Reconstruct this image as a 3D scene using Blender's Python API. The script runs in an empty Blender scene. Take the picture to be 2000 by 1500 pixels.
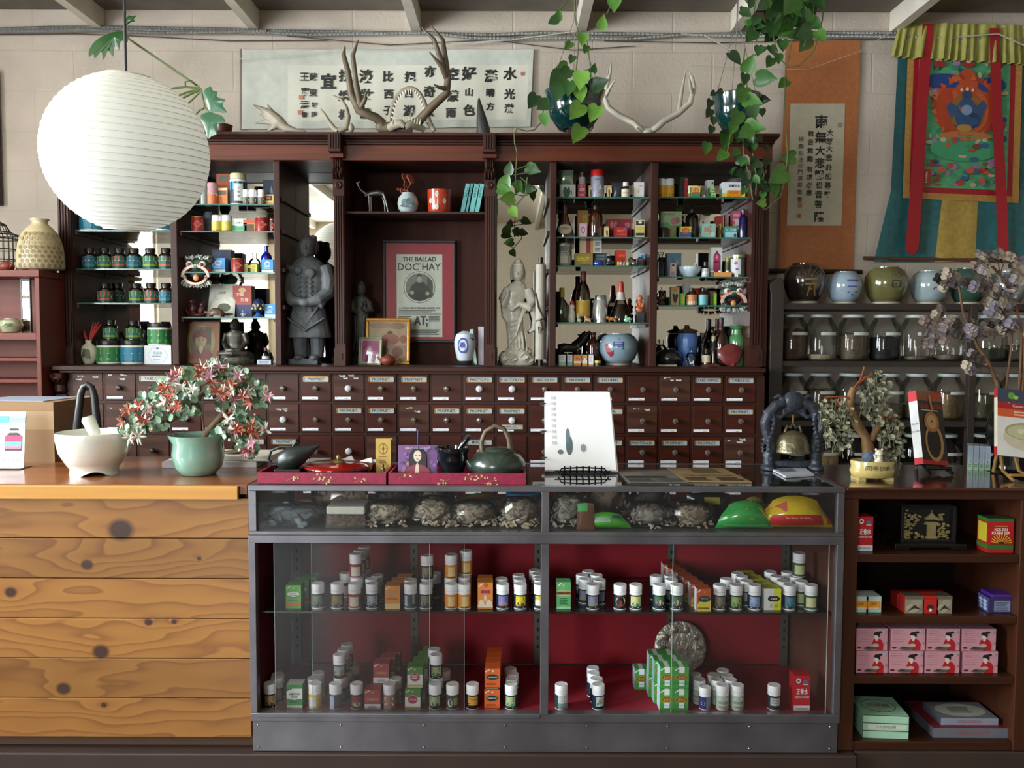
import bpy,bmesh,math,random
from mathutils import Vector,Matrix,Euler
from math import sin,cos,pi,radians as R
random.seed(7)
scene=bpy.context.scene
C=scene.collection
# ---------------------------------------------------------------- camera, sky, lights, exposure
F,EYE=1675.0,1.45
cd=bpy.data.cameras.new('camera');cam=bpy.data.objects.new('camera',cd);C.objects.link(cam)
cd.sensor_width=36;cd.lens=36*F/2000;cd.clip_start=.05
CR=(Matrix.Rotation(pi/2-math.atan(95/F),3,'X')@Matrix.Rotation(R(.2),3,'Z'))
cam.matrix_world=Matrix.Translation((0,0,EYE))@CR.to_4x4()
scene.camera=cam
vs=scene.view_settings
vs.view_transform='Standard';vs.look='None';vs.exposure=0.45;vs.gamma=1;vs.use_curve_mapping= False
w=bpy.data.worlds.new('sky');scene.world=w;w.use_nodes= True
w.node_tree.nodes['Background'].inputs[0].default_value=(.75,.87,1,1)
w.node_tree.nodes['Background'].inputs[1].default_value=1.0
scene.cycles.max_bounces=10;scene.cycles.transparent_max_bounces=24;scene.cycles.glossy_bounces=5
scene.cycles.sample_clamp_indirect=6;scene.cycles.caustics_reflective= False;scene.cycles.caustics_refractive= False
XL,XR,YF,YW,ZC=-3.7,4.6,-4.2,4.60,3.148
WIN=[('left',2.35,2.1,1.0,1.6,290),('left',.65,1.75,1.5,1.75,270),
       ('front',-2.78,1.95,1.6,1.9,215)]
for side,c,z,wu,wv,pw in WIN:
    ld=bpy.data.lights.new('window_daylight','AREA');ld.shape='RECTANGLE';ld.size=wu;ld.size_y=wv
    ld.energy=pw;ld.color=(.93,.97,1)
    lo=bpy.data.objects.new('window_daylight',ld);C.objects.link(lo)
    if side=='left':
        lo.location=(XL-.13,c,z);lo.rotation_euler=(R(90),0,R(-90))
    else:
        lo.location=(c,YF-.13,z);lo.rotation_euler=(R(90),0,0)
# ---------------------------------------------------------------- pixel helpers (2000x1500 photo frame)
def ray(px,py): return CR@Vector(((px-1000)/F,(750-py)/F,-1))
def P(px,py,Y):
    d=ray(px,py);t=Y/d.y; return Vector((d.x*t,Y,EYE+d.z*t))
def G(px,py,z):
    d=ray(px,py);t=(z-EYE)/d.z; return Vector((d.x*t,d.y*t,z))
def u(Y): return Y/F
# ---------------------------------------------------------------- materials
_M={}
def lin(h):
    h=h.lstrip('#');c=[int(h[i:i+2],16)/255 for i in (0,2,4)]
    return tuple(x/12.92 if x<=.04045 else ((x+.055)/1.055)**2.4 for x in c)+(1,)
def M(h,rough=.5,metal=0,var=.10,scale=30,bump=0,spec=.5,coat=0,trans=0):
    k=(h,rough,metal,var,scale,bump,spec,coat,trans)
    if k in _M: return _M[k]
    m=bpy.data.materials.new('paint_'+h.strip('#'));m.use_nodes= True
    nt=m.node_tree;b=nt.nodes['Principled BSDF']
    b.inputs['Roughness'].default_value=rough;b.inputs['Metallic'].default_value=metal
    b.inputs['Specular IOR Level'].default_value=spec;b.inputs['Coat Weight'].default_value=coat
    b.inputs['Coat Roughness'].default_value=.08
    b.inputs['Base Color'].default_value=lin(h)
    if var:
        tc=nt.nodes.new('ShaderNodeTexCoord');n=nt.nodes.new('ShaderNodeTexNoise')
        n.inputs['Scale'].default_value=scale;n.inputs['Detail'].default_value=3
        nt.links.new(tc.outputs['Object'],n.inputs['Vector'])
        mx=nt.nodes.new('ShaderNodeMix');mx.data_type='RGBA'
        c=lin(h);mx.inputs[6].default_value=tuple(x*(1-var*1.6) for x in c[:3])+(1,)
        mx.inputs[7].default_value=tuple(min(1,x*(1+var*1.6)) for x in c[:3])+(1,)
        nt.links.new(n.outputs[0],mx.inputs[0]);nt.links.new(mx.outputs[2],b.inputs['Base Color'])
        if bump:
            bp=nt.nodes.new('ShaderNodeBump');bp.inputs['Strength'].default_value=bump;bp.inputs['Distance'].default_value=.01
            nt.links.new(n.outputs[0],bp.inputs['Height']);nt.links.new(bp.outputs[0],b.inputs['Normal'])
    if trans:
        b.inputs['Transmission Weight'].default_value=trans
    _M[k]=m; return m
def glass(name='clear_glass',tint=(.96,.98,.97),gl=1.0,rough=.02,milk=0,ior=1.5):
    k=('glass',name)
    if k in _M: return _M[k]
    m=bpy.data.materials.new(name);m.use_nodes= True;nt=m.node_tree;nt.nodes.clear()
    o=nt.nodes.new('ShaderNodeOutputMaterial');t=nt.nodes.new('ShaderNodeBsdfTransparent');g=nt.nodes.new('ShaderNodeBsdfGlossy')
    t.inputs[0].default_value=tint+(1,);g.inputs['Roughness'].default_value=rough
    f=nt.nodes.new('ShaderNodeFresnel');f.inputs[0].default_value=ior
    mu=nt.nodes.new('ShaderNodeMath');mu.operation='MULTIPLY';mu.inputs[1].default_value=gl
    x=nt.nodes.new('ShaderNodeMixShader');nt.links.new(f.outputs[0],mu.inputs[0]);nt.links.new(mu.outputs[0],x.inputs[0])
    nt.links.new(t.outputs[0],x.inputs[1]);nt.links.new(g.outputs[0],x.inputs[2]);last=x
    if milk:
        d=nt.nodes.new('ShaderNodeBsdfDiffuse');d.inputs[0].default_value=(.8,.8,.8,1)
        y=nt.nodes.new('ShaderNodeMixShader');y.inputs[0].default_value=milk
        nt.links.new(x.outputs[0],y.inputs[1]);nt.links.new(d.outputs[0],y.inputs[2]);last=y
    nt.links.new(last.outputs[0],o.inputs[0]);_M[k]=m; return m
def wood(name,c1,c2,rough=.4,axis='X',scale=1.0,bump=.1,coat=0,dark=None):
    k=('wood',name)
    if k in _M: return _M[k]
    m=bpy.data.materials.new(name);m.use_nodes= True;nt=m.node_tree;b=nt.nodes['Principled BSDF']
    tc=nt.nodes.new('ShaderNodeTexCoord');mp=nt.nodes.new('ShaderNodeMapping')
    s={'X':(.6,14,14),'Z':(14,14,.6),'Y':(14,.6,14)}[axis]
    mp.inputs['Scale'].default_value=tuple(q*scale for q in s)
    n=nt.nodes.new('ShaderNodeTexNoise');n.inputs['Scale'].default_value=2.2;n.inputs['Detail'].default_value=6;n.inputs['Distortion'].default_value=.6
    r=nt.nodes.new('ShaderNodeValToRGB');r.color_ramp.elements[0].position=.33;r.color_ramp.elements[1].position=.68
    r.color_ramp.elements[0].color=lin(c1);r.color_ramp.elements[1].color=lin(c2)
    nt.links.new(tc.outputs['Object'],mp.inputs[0]);nt.links.new(mp.outputs[0],n.inputs['Vector'])
    nt.links.new(n.outputs[0],r.inputs[0]);nt.links.new(r.outputs[0],b.inputs['Base Color'])
    bp=nt.nodes.new('ShaderNodeBump');bp.inputs['Strength'].default_value=bump;bp.inputs['Distance'].default_value=.004
    nt.links.new(n.outputs[0],bp.inputs['Height']);nt.links.new(bp.outputs[0],b.inputs['Normal'])
    b.inputs['Roughness'].default_value=rough;b.inputs['Specular IOR Level'].default_value=.3 if coat<.5 else .5;b.inputs['Coat Weight'].default_value=coat;b.inputs['Coat Roughness'].default_value=.12
    _M[k]=m; return m
def mcol(x): return M(x) if isinstance(x,str) else x
# ---------------------------------------------------------------- text outlines
_T={}
def glyphs(s,bold=0.0,shear=0.0):
    k=(s,bold,shear)
    if k not in _T:
        cu=bpy.data.curves.new('lettering','FONT');cu.body=s;cu.resolution_u=2;cu.offset=bold;cu.shear=shear
        ob=bpy.data.objects.new('lettering',cu)
        me=bpy.data.meshes.new_from_object(ob)
        vs_=[(v.co.x,v.co.y) for v in me.vertices];fs=[tuple(p.vertices) for p in me.polygons]
        bpy.data.objects.remove(ob);bpy.data.curves.remove(cu);bpy.data.meshes.remove(me)
        if vs_:
            x0=min(a for a,b in vs_);x1=max(a for a,b in vs_);y0=min(b for a,b in vs_);y1=max(b for a,b in vs_)
        else:x0=x1=y0=y1=0
        _T[k]=([(a-(x0+x1)/2,b-(y0+y1)/2) for a,b in vs_],fs,max(x1-x0,1e-6),max(y1-y0,1e-6))
    return _T[k]
# ---------------------------------------------------------------- mesh builder
class MB:
    def __init__(s):s.v,s.f,s.mi,s.mats=[],[],[],[]
    def m(s,mat):
        mat=mcol(mat)
        if mat not in s.mats:s.mats.append(mat)
        return s.mats.index(mat)
    def add(s,vs_,fs,mat,T=None):
        o=len(s.v);s.v+=[tuple(T@Vector(v)) if T else tuple(v) for v in vs_]
        s.f+=[tuple(i+o for i in f) for f in fs];s.mi+=[s.m(mat)]*len(fs); return s
    def box(s,x0,x1,y0,y1,z0,z1,mat,T=None):
        return s.add([(x0,y0,z0),(x1,y0,z0),(x1,y1,z0),(x0,y1,z0),(x0,y0,z1),(x1,y0,z1),(x1,y1,z1),(x0,y1,z1)],
                     [(0,3,2,1),(4,5,6,7),(0,1,5,4),(1,2,6,5),(2,3,7,6),(3,0,4,7)],mat,T)
    def rings(s,rings,mat,caps=(True, True),T=None,mats=None):
        n=len(rings[0]);vs_=[p for r in rings for p in r];k=len(rings)
        for j in range(k-1):
            fs=[(j*n+i,j*n+(i+1)%n,(j+1)*n+(i+1)%n,(j+1)*n+i) for i in range(n)]
            if j==0:o=len(s.v);s.v+=[tuple(T@Vector(v)) if T else tuple(v) for v in vs_]
            mm=s.m(mats[j] if mats else mat);s.f+=[tuple(i+o for i in f) for f in fs];s.mi+=[mm]*n
        if caps[0]:s.f.append(tuple(o+i for i in reversed(range(n))));s.mi.append(s.m(mats[0] if mats else mat))
        if caps[1]:s.f.append(tuple(o+(k-1)*n+i for i in range(n)));s.mi.append(s.m(mats[-1] if mats else mat))
        return s
    def lathe(s,prof,mat,n=20,T=None,sx=1,sy=1,caps=(True, True),mats=None):
        rg=[[(max(r,1e-4)*sx*sin(2*pi*i/n),-max(r,1e-4)*sy*cos(2*pi*i/n),z) for i in range(n)] for r,z in prof]
        return s.rings(rg,mat,caps,T,mats)
    def loft(s,secs,mat,n=18,T=None):
        rg=[[(cx+rx*sin(2*pi*i/n),cy-ry*cos(2*pi*i/n),z) for i in range(n)] for z,cx,cy,rx,ry in secs]
        return s.rings(rg,mat,(True, True),T)
    def ball(s,c,r,mat,n=12,T=None):
        r=r if isinstance(r,tuple) else (r,r,r);k=max(4,n//2)
        return s.loft([(c[2]-r[2]*cos(pi*j/k),c[0],c[1],max(r[0]*sin(pi*j/k),1e-4),max(r[1]*sin(pi*j/k),1e-4)) for j in range(k+1)],mat,n,T)
    def tube(s,pts,r,mat,n=8,T=None,caps=True,flat=1.0):
        pts=[Vector(p) for p in pts];k=len(pts);rs=r if isinstance(r,(list,tuple)) else [r]*k
        rg=[];prev= None
        for i,p in enumerate(pts):
            t=(pts[min(i+1,k-1)]-pts[max(i-1,0)])
            t=t.normalized() if t.length>1e-9 else Vector((0,0,1))
            a=prev if prev is not None else (Vector((1,0,0)) if abs(t.x)<.9 else Vector((0,1,0)))
            a=(a-t*a.dot(t));a=a.normalized() if a.length>1e-6 else t.orthogonal().normalized();prev=a;b=t.cross(a)
            rg.append([tuple(p+(a*cos(2*pi*j/n)+b*flat*sin(2*pi*j/n))*rs[i]) for j in range(n)])
        return s.rings(rg,mat,(caps,caps),T)
    def poly(s,pts,mat,T=None): return s.add(pts,[tuple(range(len(pts)))],mat,T)
    def prism(s,poly,y0,y1,mat,T=None):
        n=len(poly)
        return s.add([(x,y0,z) for x,z in poly]+[(x,y1,z) for x,z in poly],
                     [tuple(range(n)),tuple(reversed(range(n,2*n)))]+[(i,i+n,(i+1)%n+n,(i+1)%n) for i in range(n)],mat,T)
    def text(s,st,cx,cz,h,y,mat,wmax=None,bold=0,shear=0,fm=None,T=None,hx=None):
        vs_,fs,tw,th=glyphs(st,bold,shear)
        if not fs: return s
        kz=h/th;kx=kz if hx is None else hx/tw
        if wmax and tw*kx>wmax:kx=wmax/tw
        fm=fm or (lambda a,b:(a,y,b))
        return s.add([fm(cx+a*kx,cz+b*kz) for a,b in vs_],fs,mat,T)
    def build(s,name,parent=None,loc=None,smooth=35,bev=0,solid=0,sub=0):
        me=bpy.data.meshes.new(name);me.from_pydata(s.v,[],s.f)
        for mt in s.mats:me.materials.append(mt)
        me.polygons.foreach_set('material_index',s.mi)
        if smooth:
            me.polygons.foreach_set('use_smooth',[True]*len(s.f));me.set_sharp_from_angle(angle=R(smooth))
        me.update()
        o=bpy.data.objects.new(name,me);C.objects.link(o)
        if parent:o.parent=parent
        if loc is not None:o.location=loc
        if sub:
            q=o.modifiers.new('sub','SUBSURF');q.levels=q.render_levels=sub
        if solid:
            q=o.modifiers.new('thick','SOLIDIFY');q.thickness=solid;q.offset=0
        if bev:
            q=o.modifiers.new('bevel','BEVEL');q.width=bev;q.segments=2;q.limit_method='ANGLE';q.angle_limit=R(40)
        return o
def remesh(o,vox,sm=2,noise=0,nscale=.02):
    q=o.modifiers.new('skin','REMESH');q.mode='VOXEL';q.voxel_size=vox;q.use_smooth_shade= True
    if sm:
        k=o.modifiers.new('soft','SMOOTH');k.factor=.5;k.iterations=sm
    return o
def tag(o,label,cat,group=None,kind=None):
    o['label']=label;o['category']=cat
    if group:o['group']=group
    if kind:o['kind']=kind
    return o
def thing(name,label,cat,loc=(0,0,0),group=None,rz=0):
    o=bpy.data.objects.new(name, None);o.empty_display_size=.02;C.objects.link(o)
    o.location=loc;o.rotation_euler=(0,0,rz); return tag(o,label,cat,group)
def struct(o):o['kind']='structure'; return o
def dup(root,loc,label=None,group=None,rz=None):
    r=root.copy();C.objects.link(r);r.location=loc
    if rz is not None:r.rotation_euler=(0,0,rz)
    if label:r['label']=label
    if group:r['group']=group
    for ch in list(root.children):
        c=ch.copy();C.objects.link(c);c.parent=r
        for g in ch.children:
            d=g.copy();C.objects.link(d);d.parent=c
    return r
def Rz(a): return Matrix.Rotation(R(a),4,'Z')
def Tm(x=0,y=0,z=0): return Matrix.Translation((x,y,z))
def art(mb,spec,fm,asp,lift=.00025,base=0):
    for i,q in enumerate(spec):
        L=base+(i+1)*lift;k=q[0]
        if k=='r':
            _,a,b,c,d,col=q;n=6;r=8 if base>.0005 else 1
            vs_=[fm(a+(c-a)*j/n,b+(d-b)*i_/r,L) for i_ in range(r+1) for j in range(n+1)]
            mb.add(vs_,[(i_*(n+1)+j,i_*(n+1)+j+1,(i_+1)*(n+1)+j+1,(i_+1)*(n+1)+j) for i_ in range(r) for j in range(n)],col)
        elif k=='e':
            _,cx,cz,rx,rz,col=q;n=20
            mb.poly([fm(cx+rx*cos(2*pi*j/n),cz+rz*sin(2*pi*j/n),L) for j in range(n)],col)
        elif k=='p':
            mb.poly([fm(a,b,L) for a,b in q[1]],q[2])
        elif k=='t':
            _,st,cx,cz,h,col=q[:6];wm=q[6] if len(q)>6 else .9;bo=q[7] if len(q)>7 else 0
            vs_,fs,tw,th=glyphs(st,bo)
            if fs:
                kz=h/th;kx=kz/asp
                if tw*kx>wm:kx=wm/tw
                mb.add([fm(cx+a*kx,cz+b*kz,L) for a,b in vs_],fs,col)
        elif k=='l':
            _,a,c,b,d,n,col=q;rr=random.Random(n*7+int(a*100))
            for j in range(n):
                z=d-(d-b)*(j+.5)/n;t=(d-b)/n*.28;e=c-(c-a)*rr.uniform(0,.25)
                mb.poly([fm(a,z-t,L),fm(e,z-t,L),fm(e,z+t,L),fm(a,z+t,L)],col)
# ---------------------------------------------------------------- room shell
def block_wall(name,base,bump=.42,bw=.42,bh=.21,rot=None):
    m=bpy.data.materials.new(name);m.use_nodes= True;nt=m.node_tree;b=nt.nodes['Principled BSDF']
    tc=nt.nodes.new('ShaderNodeTexCoord');mp=nt.nodes.new('ShaderNodeMapping');mp.inputs['Rotation'].default_value=rot or (R(90),0,0)
    br=nt.nodes.new('ShaderNodeTexBrick');br.inputs['Scale'].default_value=1;br.inputs['Brick Width'].default_value=bw
    br.inputs['Row Height'].default_value=bh;br.inputs['Mortar Size'].default_value=.006;br.inputs['Mortar Smooth'].default_value=.6
    br.inputs[1].default_value=(1,1,1,1);br.inputs[2].default_value=(1,1,1,1);br.inputs[3].default_value=(.55,.55,.55,1)
    n=nt.nodes.new('ShaderNodeTexNoise');n.inputs['Scale'].default_value=55;n.inputs['Detail'].default_value=6
    n2=nt.nodes.new('ShaderNodeTexNoise');n2.inputs['Scale'].default_value=3.5;n2.inputs['Detail'].default_value=5
    nt.links.new(tc.outputs['Object'],mp.inputs[0]);nt.links.new(mp.outputs[0],br.inputs['Vector'])
    for q in (n,n2):nt.links.new(tc.outputs['Object'],q.inputs['Vector'])
    a=nt.nodes.new('ShaderNodeMath');a.operation='MULTIPLY_ADD';a.inputs[1].default_value=.55
    a2=nt.nodes.new('ShaderNodeMath');a2.operation='MULTIPLY_ADD';a2.inputs[1].default_value=1.2
    nt.links.new(n.outputs[0],a.inputs[0]);nt.links.new(br.outputs['Color'],a.inputs[2])
    nt.links.new(n2.outputs[0],a2.inputs[0]);nt.links.new(a.outputs[0],a2.inputs[2])
    bp=nt.nodes.new('ShaderNodeBump');bp.inputs['Strength'].default_value=bump;bp.inputs['Distance'].default_value=.012
    nt.links.new(a2.outputs[0],bp.inputs['Height']);nt.links.new(bp.outputs[0],b.inputs['Normal'])
    r=nt.nodes.new('ShaderNodeValToRGB');c=lin(base)
    r.color_ramp.elements[0].position=.25;r.color_ramp.elements[1].position=.6
    r.color_ramp.elements[0].color=tuple(x*.80 for x in c[:3])+(1,);r.color_ramp.elements[1].color=c
    nt.links.new(n2.outputs[0],r.inputs[0]);nt.links.new(r.outputs[0],b.inputs['Base Color']);b.inputs['Roughness'].default_value=.75
    return m
wallm=block_wall('painted_block','c1b2a5')
wallp=block_wall('painted_block_side','d2c6b4',.3,rot=(R(90),0,R(90)))
def wall_holes(name,plane,a0,a1,z0,z1,holes,mat):
    b=MB();hs=sorted(holes)
    def put(p,q,zz0,zz1):
        if q-p<1e-4 or zz1-zz0<1e-4: return
        if plane=='x':b.box(XL-.12,XL,p,q,zz0,zz1,mat)
        else:b.box(p,q,YF-.12,YF,zz0,zz1,mat)
    cur=a0
    for h0,h1,k0,k1 in hs:
        put(cur,h0,z0,z1);put(h0,h1,z0,k0);put(h0,h1,k1,z1);cur=h1
    put(cur,a1,z0,z1); return struct(b.build(name,smooth=0))
struct(MB().box(XL-.12,XR+.12,YW,YW+.15,0,ZC,wallm).build('wall_back',smooth=0))
struct(MB().box(XR,XR+.12,YF-.12,YW,0,ZC,wallp).build('wall_right',smooth=0))
HL=[(c-wu/2,c+wu/2,z-wv/2,z+wv/2) for s,c,z,wu,wv,_ in WIN if s=='left']
HF=[(c-wu/2,c+wu/2,z-wv/2,z+wv/2) for s,c,z,wu,wv,_ in WIN if s=='front']
wall_holes('wall_left','x',YF-.12,YW,0,ZC,HL,wallp);wall_holes('wall_front','y',XL,XR,0,ZC,HF,M('ebe0cd',.8))
frm=M('e6e2d6',.5)
for i,(s,c,z,wu,wv,_) in enumerate(WIN):
    e=bpy.data.objects.new('window_%d'%(i+1), None);C.objects.link(e);struct(e)
    T=Tm(XL-.06,c,z)@Rz(90) if s=='left' else Tm(c,YF-.06,z)
    e.matrix_world=T
    b=MB();a,d=wu/2,wv/2
    for x0,x1,z0,z1 in ((-a,a,d-.05,d),(-a,a,-d,-d+.05),(-a,-a+.05,-d+.05,d-.05),(a-.05,a,-d+.05,d-.05)):
        b.box(x0,x1,-.03,.03,z0,z1,frm)
    for k in range(1,4):b.box(-a+wu*k/4-.012,-a+wu*k/4+.012,-.015,.015,-d+.05,d-.05,frm)
    for k in range(1,4):b.box(-a+.05,a-.05,-.014,.014,-d+wv*k/4-.012,-d+wv*k/4+.012,frm)
    b.build('window_frame',e,smooth=0)
    MB().box(-a+.05,a-.05,-.003,.003,-d+.05,d-.05,glass('window_glass',gl=.6)).build('pane',e,smooth=0)
struct(MB().box(XL-.12,XR+.12,YF-.12,YW+.15,-.1,0,M('4a3d34',.35,var=.2,scale=4)).build('floor',smooth=0))
ceil,ceil_shade=M('d6cbb6',.85,var=.1,scale=8),M('756c62',.85,var=.2,scale=8)  # second tone puts the shade near the back wall into the board colour
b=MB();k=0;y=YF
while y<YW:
    b.box(XL,XR,y,min(y+.195,YW),ZC,ZC+.03,ceil if y<3.5 else ceil_shade);y+=.2
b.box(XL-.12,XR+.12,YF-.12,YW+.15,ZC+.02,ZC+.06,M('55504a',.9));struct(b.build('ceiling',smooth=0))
raf=M('d3cbbd',.6,var=.12,scale=9)
for px in (-410,-100,205,507,822,1130,1430,1740,2040,2350):
    x=P(px,60,YW).x;s=1 if px<1000 else -1
    x0,x1=(x-.05,x) if s>0 else (x-.01,x+.04)
    struct(MB().box(x0,x1,YF+.01,YW-.005,ZC-.105,ZC-.001,raf).build('ceiling_rafter',smooth=0))
for i,(a,c) in enumerate(((XL,XR),)):struct(MB().box(a+.001,c-.001,YF+.0005,YF+.02,0,1.0,M('3b271c',.5,var=.3,scale=5)).build('added_trim',smooth=0))  # unseen dark wainscot, added to dim the reflections in the case glass
struct(MB().box(XL+.0005,XL+.02,YF+.03,YW-.01,0,.85,M('3b271c',.5,var=.3,scale=5)).build('trim_6',smooth=0))
zb=P(1000,1470,2.56).z
plat=M('35241f',.55,var=.2,scale=6)
struct(MB().box(XL,P(1673,1480,2.55).x,2.545,3.3,0,zb,plat).build('trim_1',smooth=0,bev=.004))
struct(MB().box(P(1673,1480,2.55).x+.002,XR,2.575,3.3,0,zb,M('3a2a24',.6,var=.2,scale=6)).build('trim_2',smooth=0,bev=.004))
# ---------------------------------------------------------------- pine counter on the left
def pine(knots,zr):
    m=bpy.data.materials.new('knotty_pine');m.use_nodes= True;nt=m.node_tree;N=nt.nodes.new;L=nt.links.new;bs=nt.nodes['Principled BSDF']
    def math_(op,a,b=None,c=None):
        q=N('ShaderNodeMath');q.operation=op
        for i,v in enumerate((a,b,c)):
            if v is None: continue
            if isinstance(v,(int,float)):q.inputs[i].default_value=v
            else:L(v,q.inputs[i])
        return q.outputs[0]
    tc=N('ShaderNodeTexCoord');sp=N('ShaderNodeSeparateXYZ');L(tc.outputs['Object'],sp.inputs[0])
    x,z=sp.outputs[0],sp.outputs[2]
    pid=math_('FLOOR',math_('DIVIDE',math_('SUBTRACT',z,zr[0]),zr[1]))
    cb=N('ShaderNodeCombineXYZ');L(math_('MULTIPLY_ADD',x,1.1,math_('MULTIPLY',pid,7.31)),cb.inputs[0]);L(math_('MULTIPLY',z,5.0),cb.inputs[2])
    n=N('ShaderNodeTexNoise');n.inputs['Scale'].default_value=1.6;n.inputs['Detail'].default_value=2;L(cb.outputs[0],n.inputs['Vector'])
    g=math_('MULTIPLY_ADD',n.outputs[0],7.0,math_('MULTIPLY',z,20.0));dark= None
    for kx,kz,kr in knots:
        dx=math_('MULTIPLY',math_('SUBTRACT',x,kx),.55/kr);dz=math_('MULTIPLY',math_('SUBTRACT',z,kz),1/kr)
        d2=math_('ADD',math_('MULTIPLY',dx,dx),math_('MULTIPLY',dz,dz))
        bump=math_('DIVIDE',1.0+22*kr,math_('MULTIPLY_ADD',d2,.16,1.0));g=math_('ADD',g,bump)
        dd=math_('SQRT',math_('ADD',math_('MULTIPLY',math_('MULTIPLY',dx,1.55),math_('MULTIPLY',dx,1.55)),math_('MULTIPLY',dz,dz)))
        mr=N('ShaderNodeMapRange');mr.inputs[1].default_value=.75;mr.inputs[2].default_value=1.25;mr.inputs[3].default_value=1;mr.inputs[4].default_value=0
        L(dd,mr.inputs[0]);dark=mr.outputs[0] if dark is None else math_('MAXIMUM',dark,mr.outputs[0])
    fr=math_('FRACT',g)
    r=N('ShaderNodeValToRGB');e=r.color_ramp.elements
    e[0].position=0;e[0].color=lin('96652f');e[1].position=.62;e[1].color=lin('8d5d2b')
    for p_,c_ in ((.86,'7d4f23'),(.93,'784b21'),(1.0,'96652f')):
        q=e.new(p_);q.color=lin(c_)
    L(fr,r.inputs[0])
    tn=N('ShaderNodeTexWhiteNoise');tn.noise_dimensions='1D';L(pid,tn.inputs['W'])
    hs=N('ShaderNodeHueSaturation');L(r.outputs[0],hs.inputs['Color']);L(math_('MULTIPLY_ADD',tn.outputs[0],.35,.85),hs.inputs['Value'])
    mx=N('ShaderNodeMix');mx.data_type='RGBA';L(dark,mx.inputs[0]);L(hs.outputs[0],mx.inputs[6]);mx.inputs[7].default_value=lin('3a2015')
    L(mx.outputs[2],bs.inputs['Base Color']);bs.inputs['Roughness'].default_value=.42;bs.inputs['Coat Weight'].default_value=.15
    return m
YP=2.575;ZT=P(1000,950,2.556).z
zz=[P(240,y,YP).z for y in (1440,1361,1283,1205,1126,1047,972)]
kn=[(P(px,py,YP).x,P(px,py,YP).z,r_*u(YP)) for px,py,r_ in ((236,1035,21),(170,1103,10),(21,1157,10),(197,1273,14),(124,1345,12),(290,1215,7),(340,1214,5),(389,1091,4),(203,1377,5))]
pm=pine(kn,(zz[0],(zz[-1]-zz[0])/6))
xr=P(484,1000,2.556).x-.004
pc=thing('wooden_counter','knotty pine plank counter with a brown top, left of the glass case','counter',(0,0,0))
for i in range(6):
    a,c=zz[0]+(zz[-1]-zz[0])*i/6,zz[0]+(zz[-1]-zz[0])*(i+1)/6
    MB().box(XL+.02,xr,YP,YP+.022,a+.0014,c-.0014,pm).build('front_plank',pc,smooth=0,bev=.0012)
top=wood('counter_top_wood','774526','864f2b',.28,'X',.5,.05,.5)
lip=wood('counter_lip_wood','b9803f','cc9650',.4,'X',.8,.06)
b=MB().box(XL+.02,xr,YP-.008,3.16,ZT-.03,ZT,top);b.build('counter_top',pc,smooth=0,bev=.002)
b=MB().box(XL+.02,xr-.025,YP-.022,YP-.0085,P(0,972,YP).z,ZT-.003,lip);b.build('edge_strip',pc,smooth=0,bev=.002)
MB().box(XL+.02,xr,YP+.025,3.12,zb+.001,ZT-.031,M('4a3220',.7)).build('carcass',pc,smooth=0)
# ---------------------------------------------------------------- apothecary cabinet
dk=wood('cabinet_wood','2b130d','3d1b12',.5,'X',1,.08,.0)
dkz=wood('cabinet_wood_upright','2e150e','401d14',.5,'Z',1,.08,.0)
mid=wood('frieze_wood','4b2113','602b18',.4,'X',1,.05,.1)
drw=wood('drawer_wood','38160d','4a1d11',.45,'X',1.2,.06,.05)
drw2=wood('worn_drawer_wood','3a2018','5a3628',.5,'X',1.5,.1)
YL,YD,YS,YM=3.97,4.02,4.15,4.45
cab=thing('apothecary_cabinet','dark carved wooden apothecary cabinet with mirrored bays above rows of small labelled drawers','cabinet',(0,0,0))
def X(px,Y): return P(px,700,Y).x
def Z(py,Y): return P(1000,py,Y).z
zl=Z(717,4.0)
x0c,x1c=X(121,YS),X(1497,YS)
MB().box(X(100,YL),X(1497,YL),YL,YM+.08,zl-.022,zl,dk).build('ledge',cab,smooth=0,bev=.004)
MB().box(X(112,YL),X(1494,YL),YL+.012,YL+.05,zl-.034,zl-.0225,dk).build('ledge_moulding',cab,smooth=0,bev=.003)
xa,xb=X(139,YD),X(1479,YD)
NC,NR=21,4
cx=[X(171+63.8*i,YD) for i in range(NC)];pitch=cx[1]-cx[0]
rz=[Z(757+61*j,YD) for j in range(NR)];rp=rz[0]-rz[1]
b=MB().box(X(112,YD),X(1493,YD),YD+.004,YM+.08,.02,zl-.035,dk)
for i in range(NC+1):b.box(cx[0]+pitch*(i-.5)-.005,cx[0]+pitch*(i-.5)+.005,YD-.004,YD+.0041,rz[-1]-rp*.55,zl-.035,dkz)
for j in range(NR+1):b.box(xa,xb,YD-.0035,YD+.0042,rz[0]+rp*(.5-j)-.006,rz[0]+rp*(.5-j)+.006,dk)
b.box(X(1479,YD),X(1493,YD),YD-.012,YD+.004,.02,zl-.035,dkz);b.build('carcass',cab,smooth=0)
gold,blk=M('a8793a',.35,.6),M('1b1512',.5)
plate,plate2=M('a6b0b6',.4,var=.15,scale=60),M('c9cbc8',.5,var=.2,scale=80)
stick=M('e6e6ee',.5)
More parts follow.
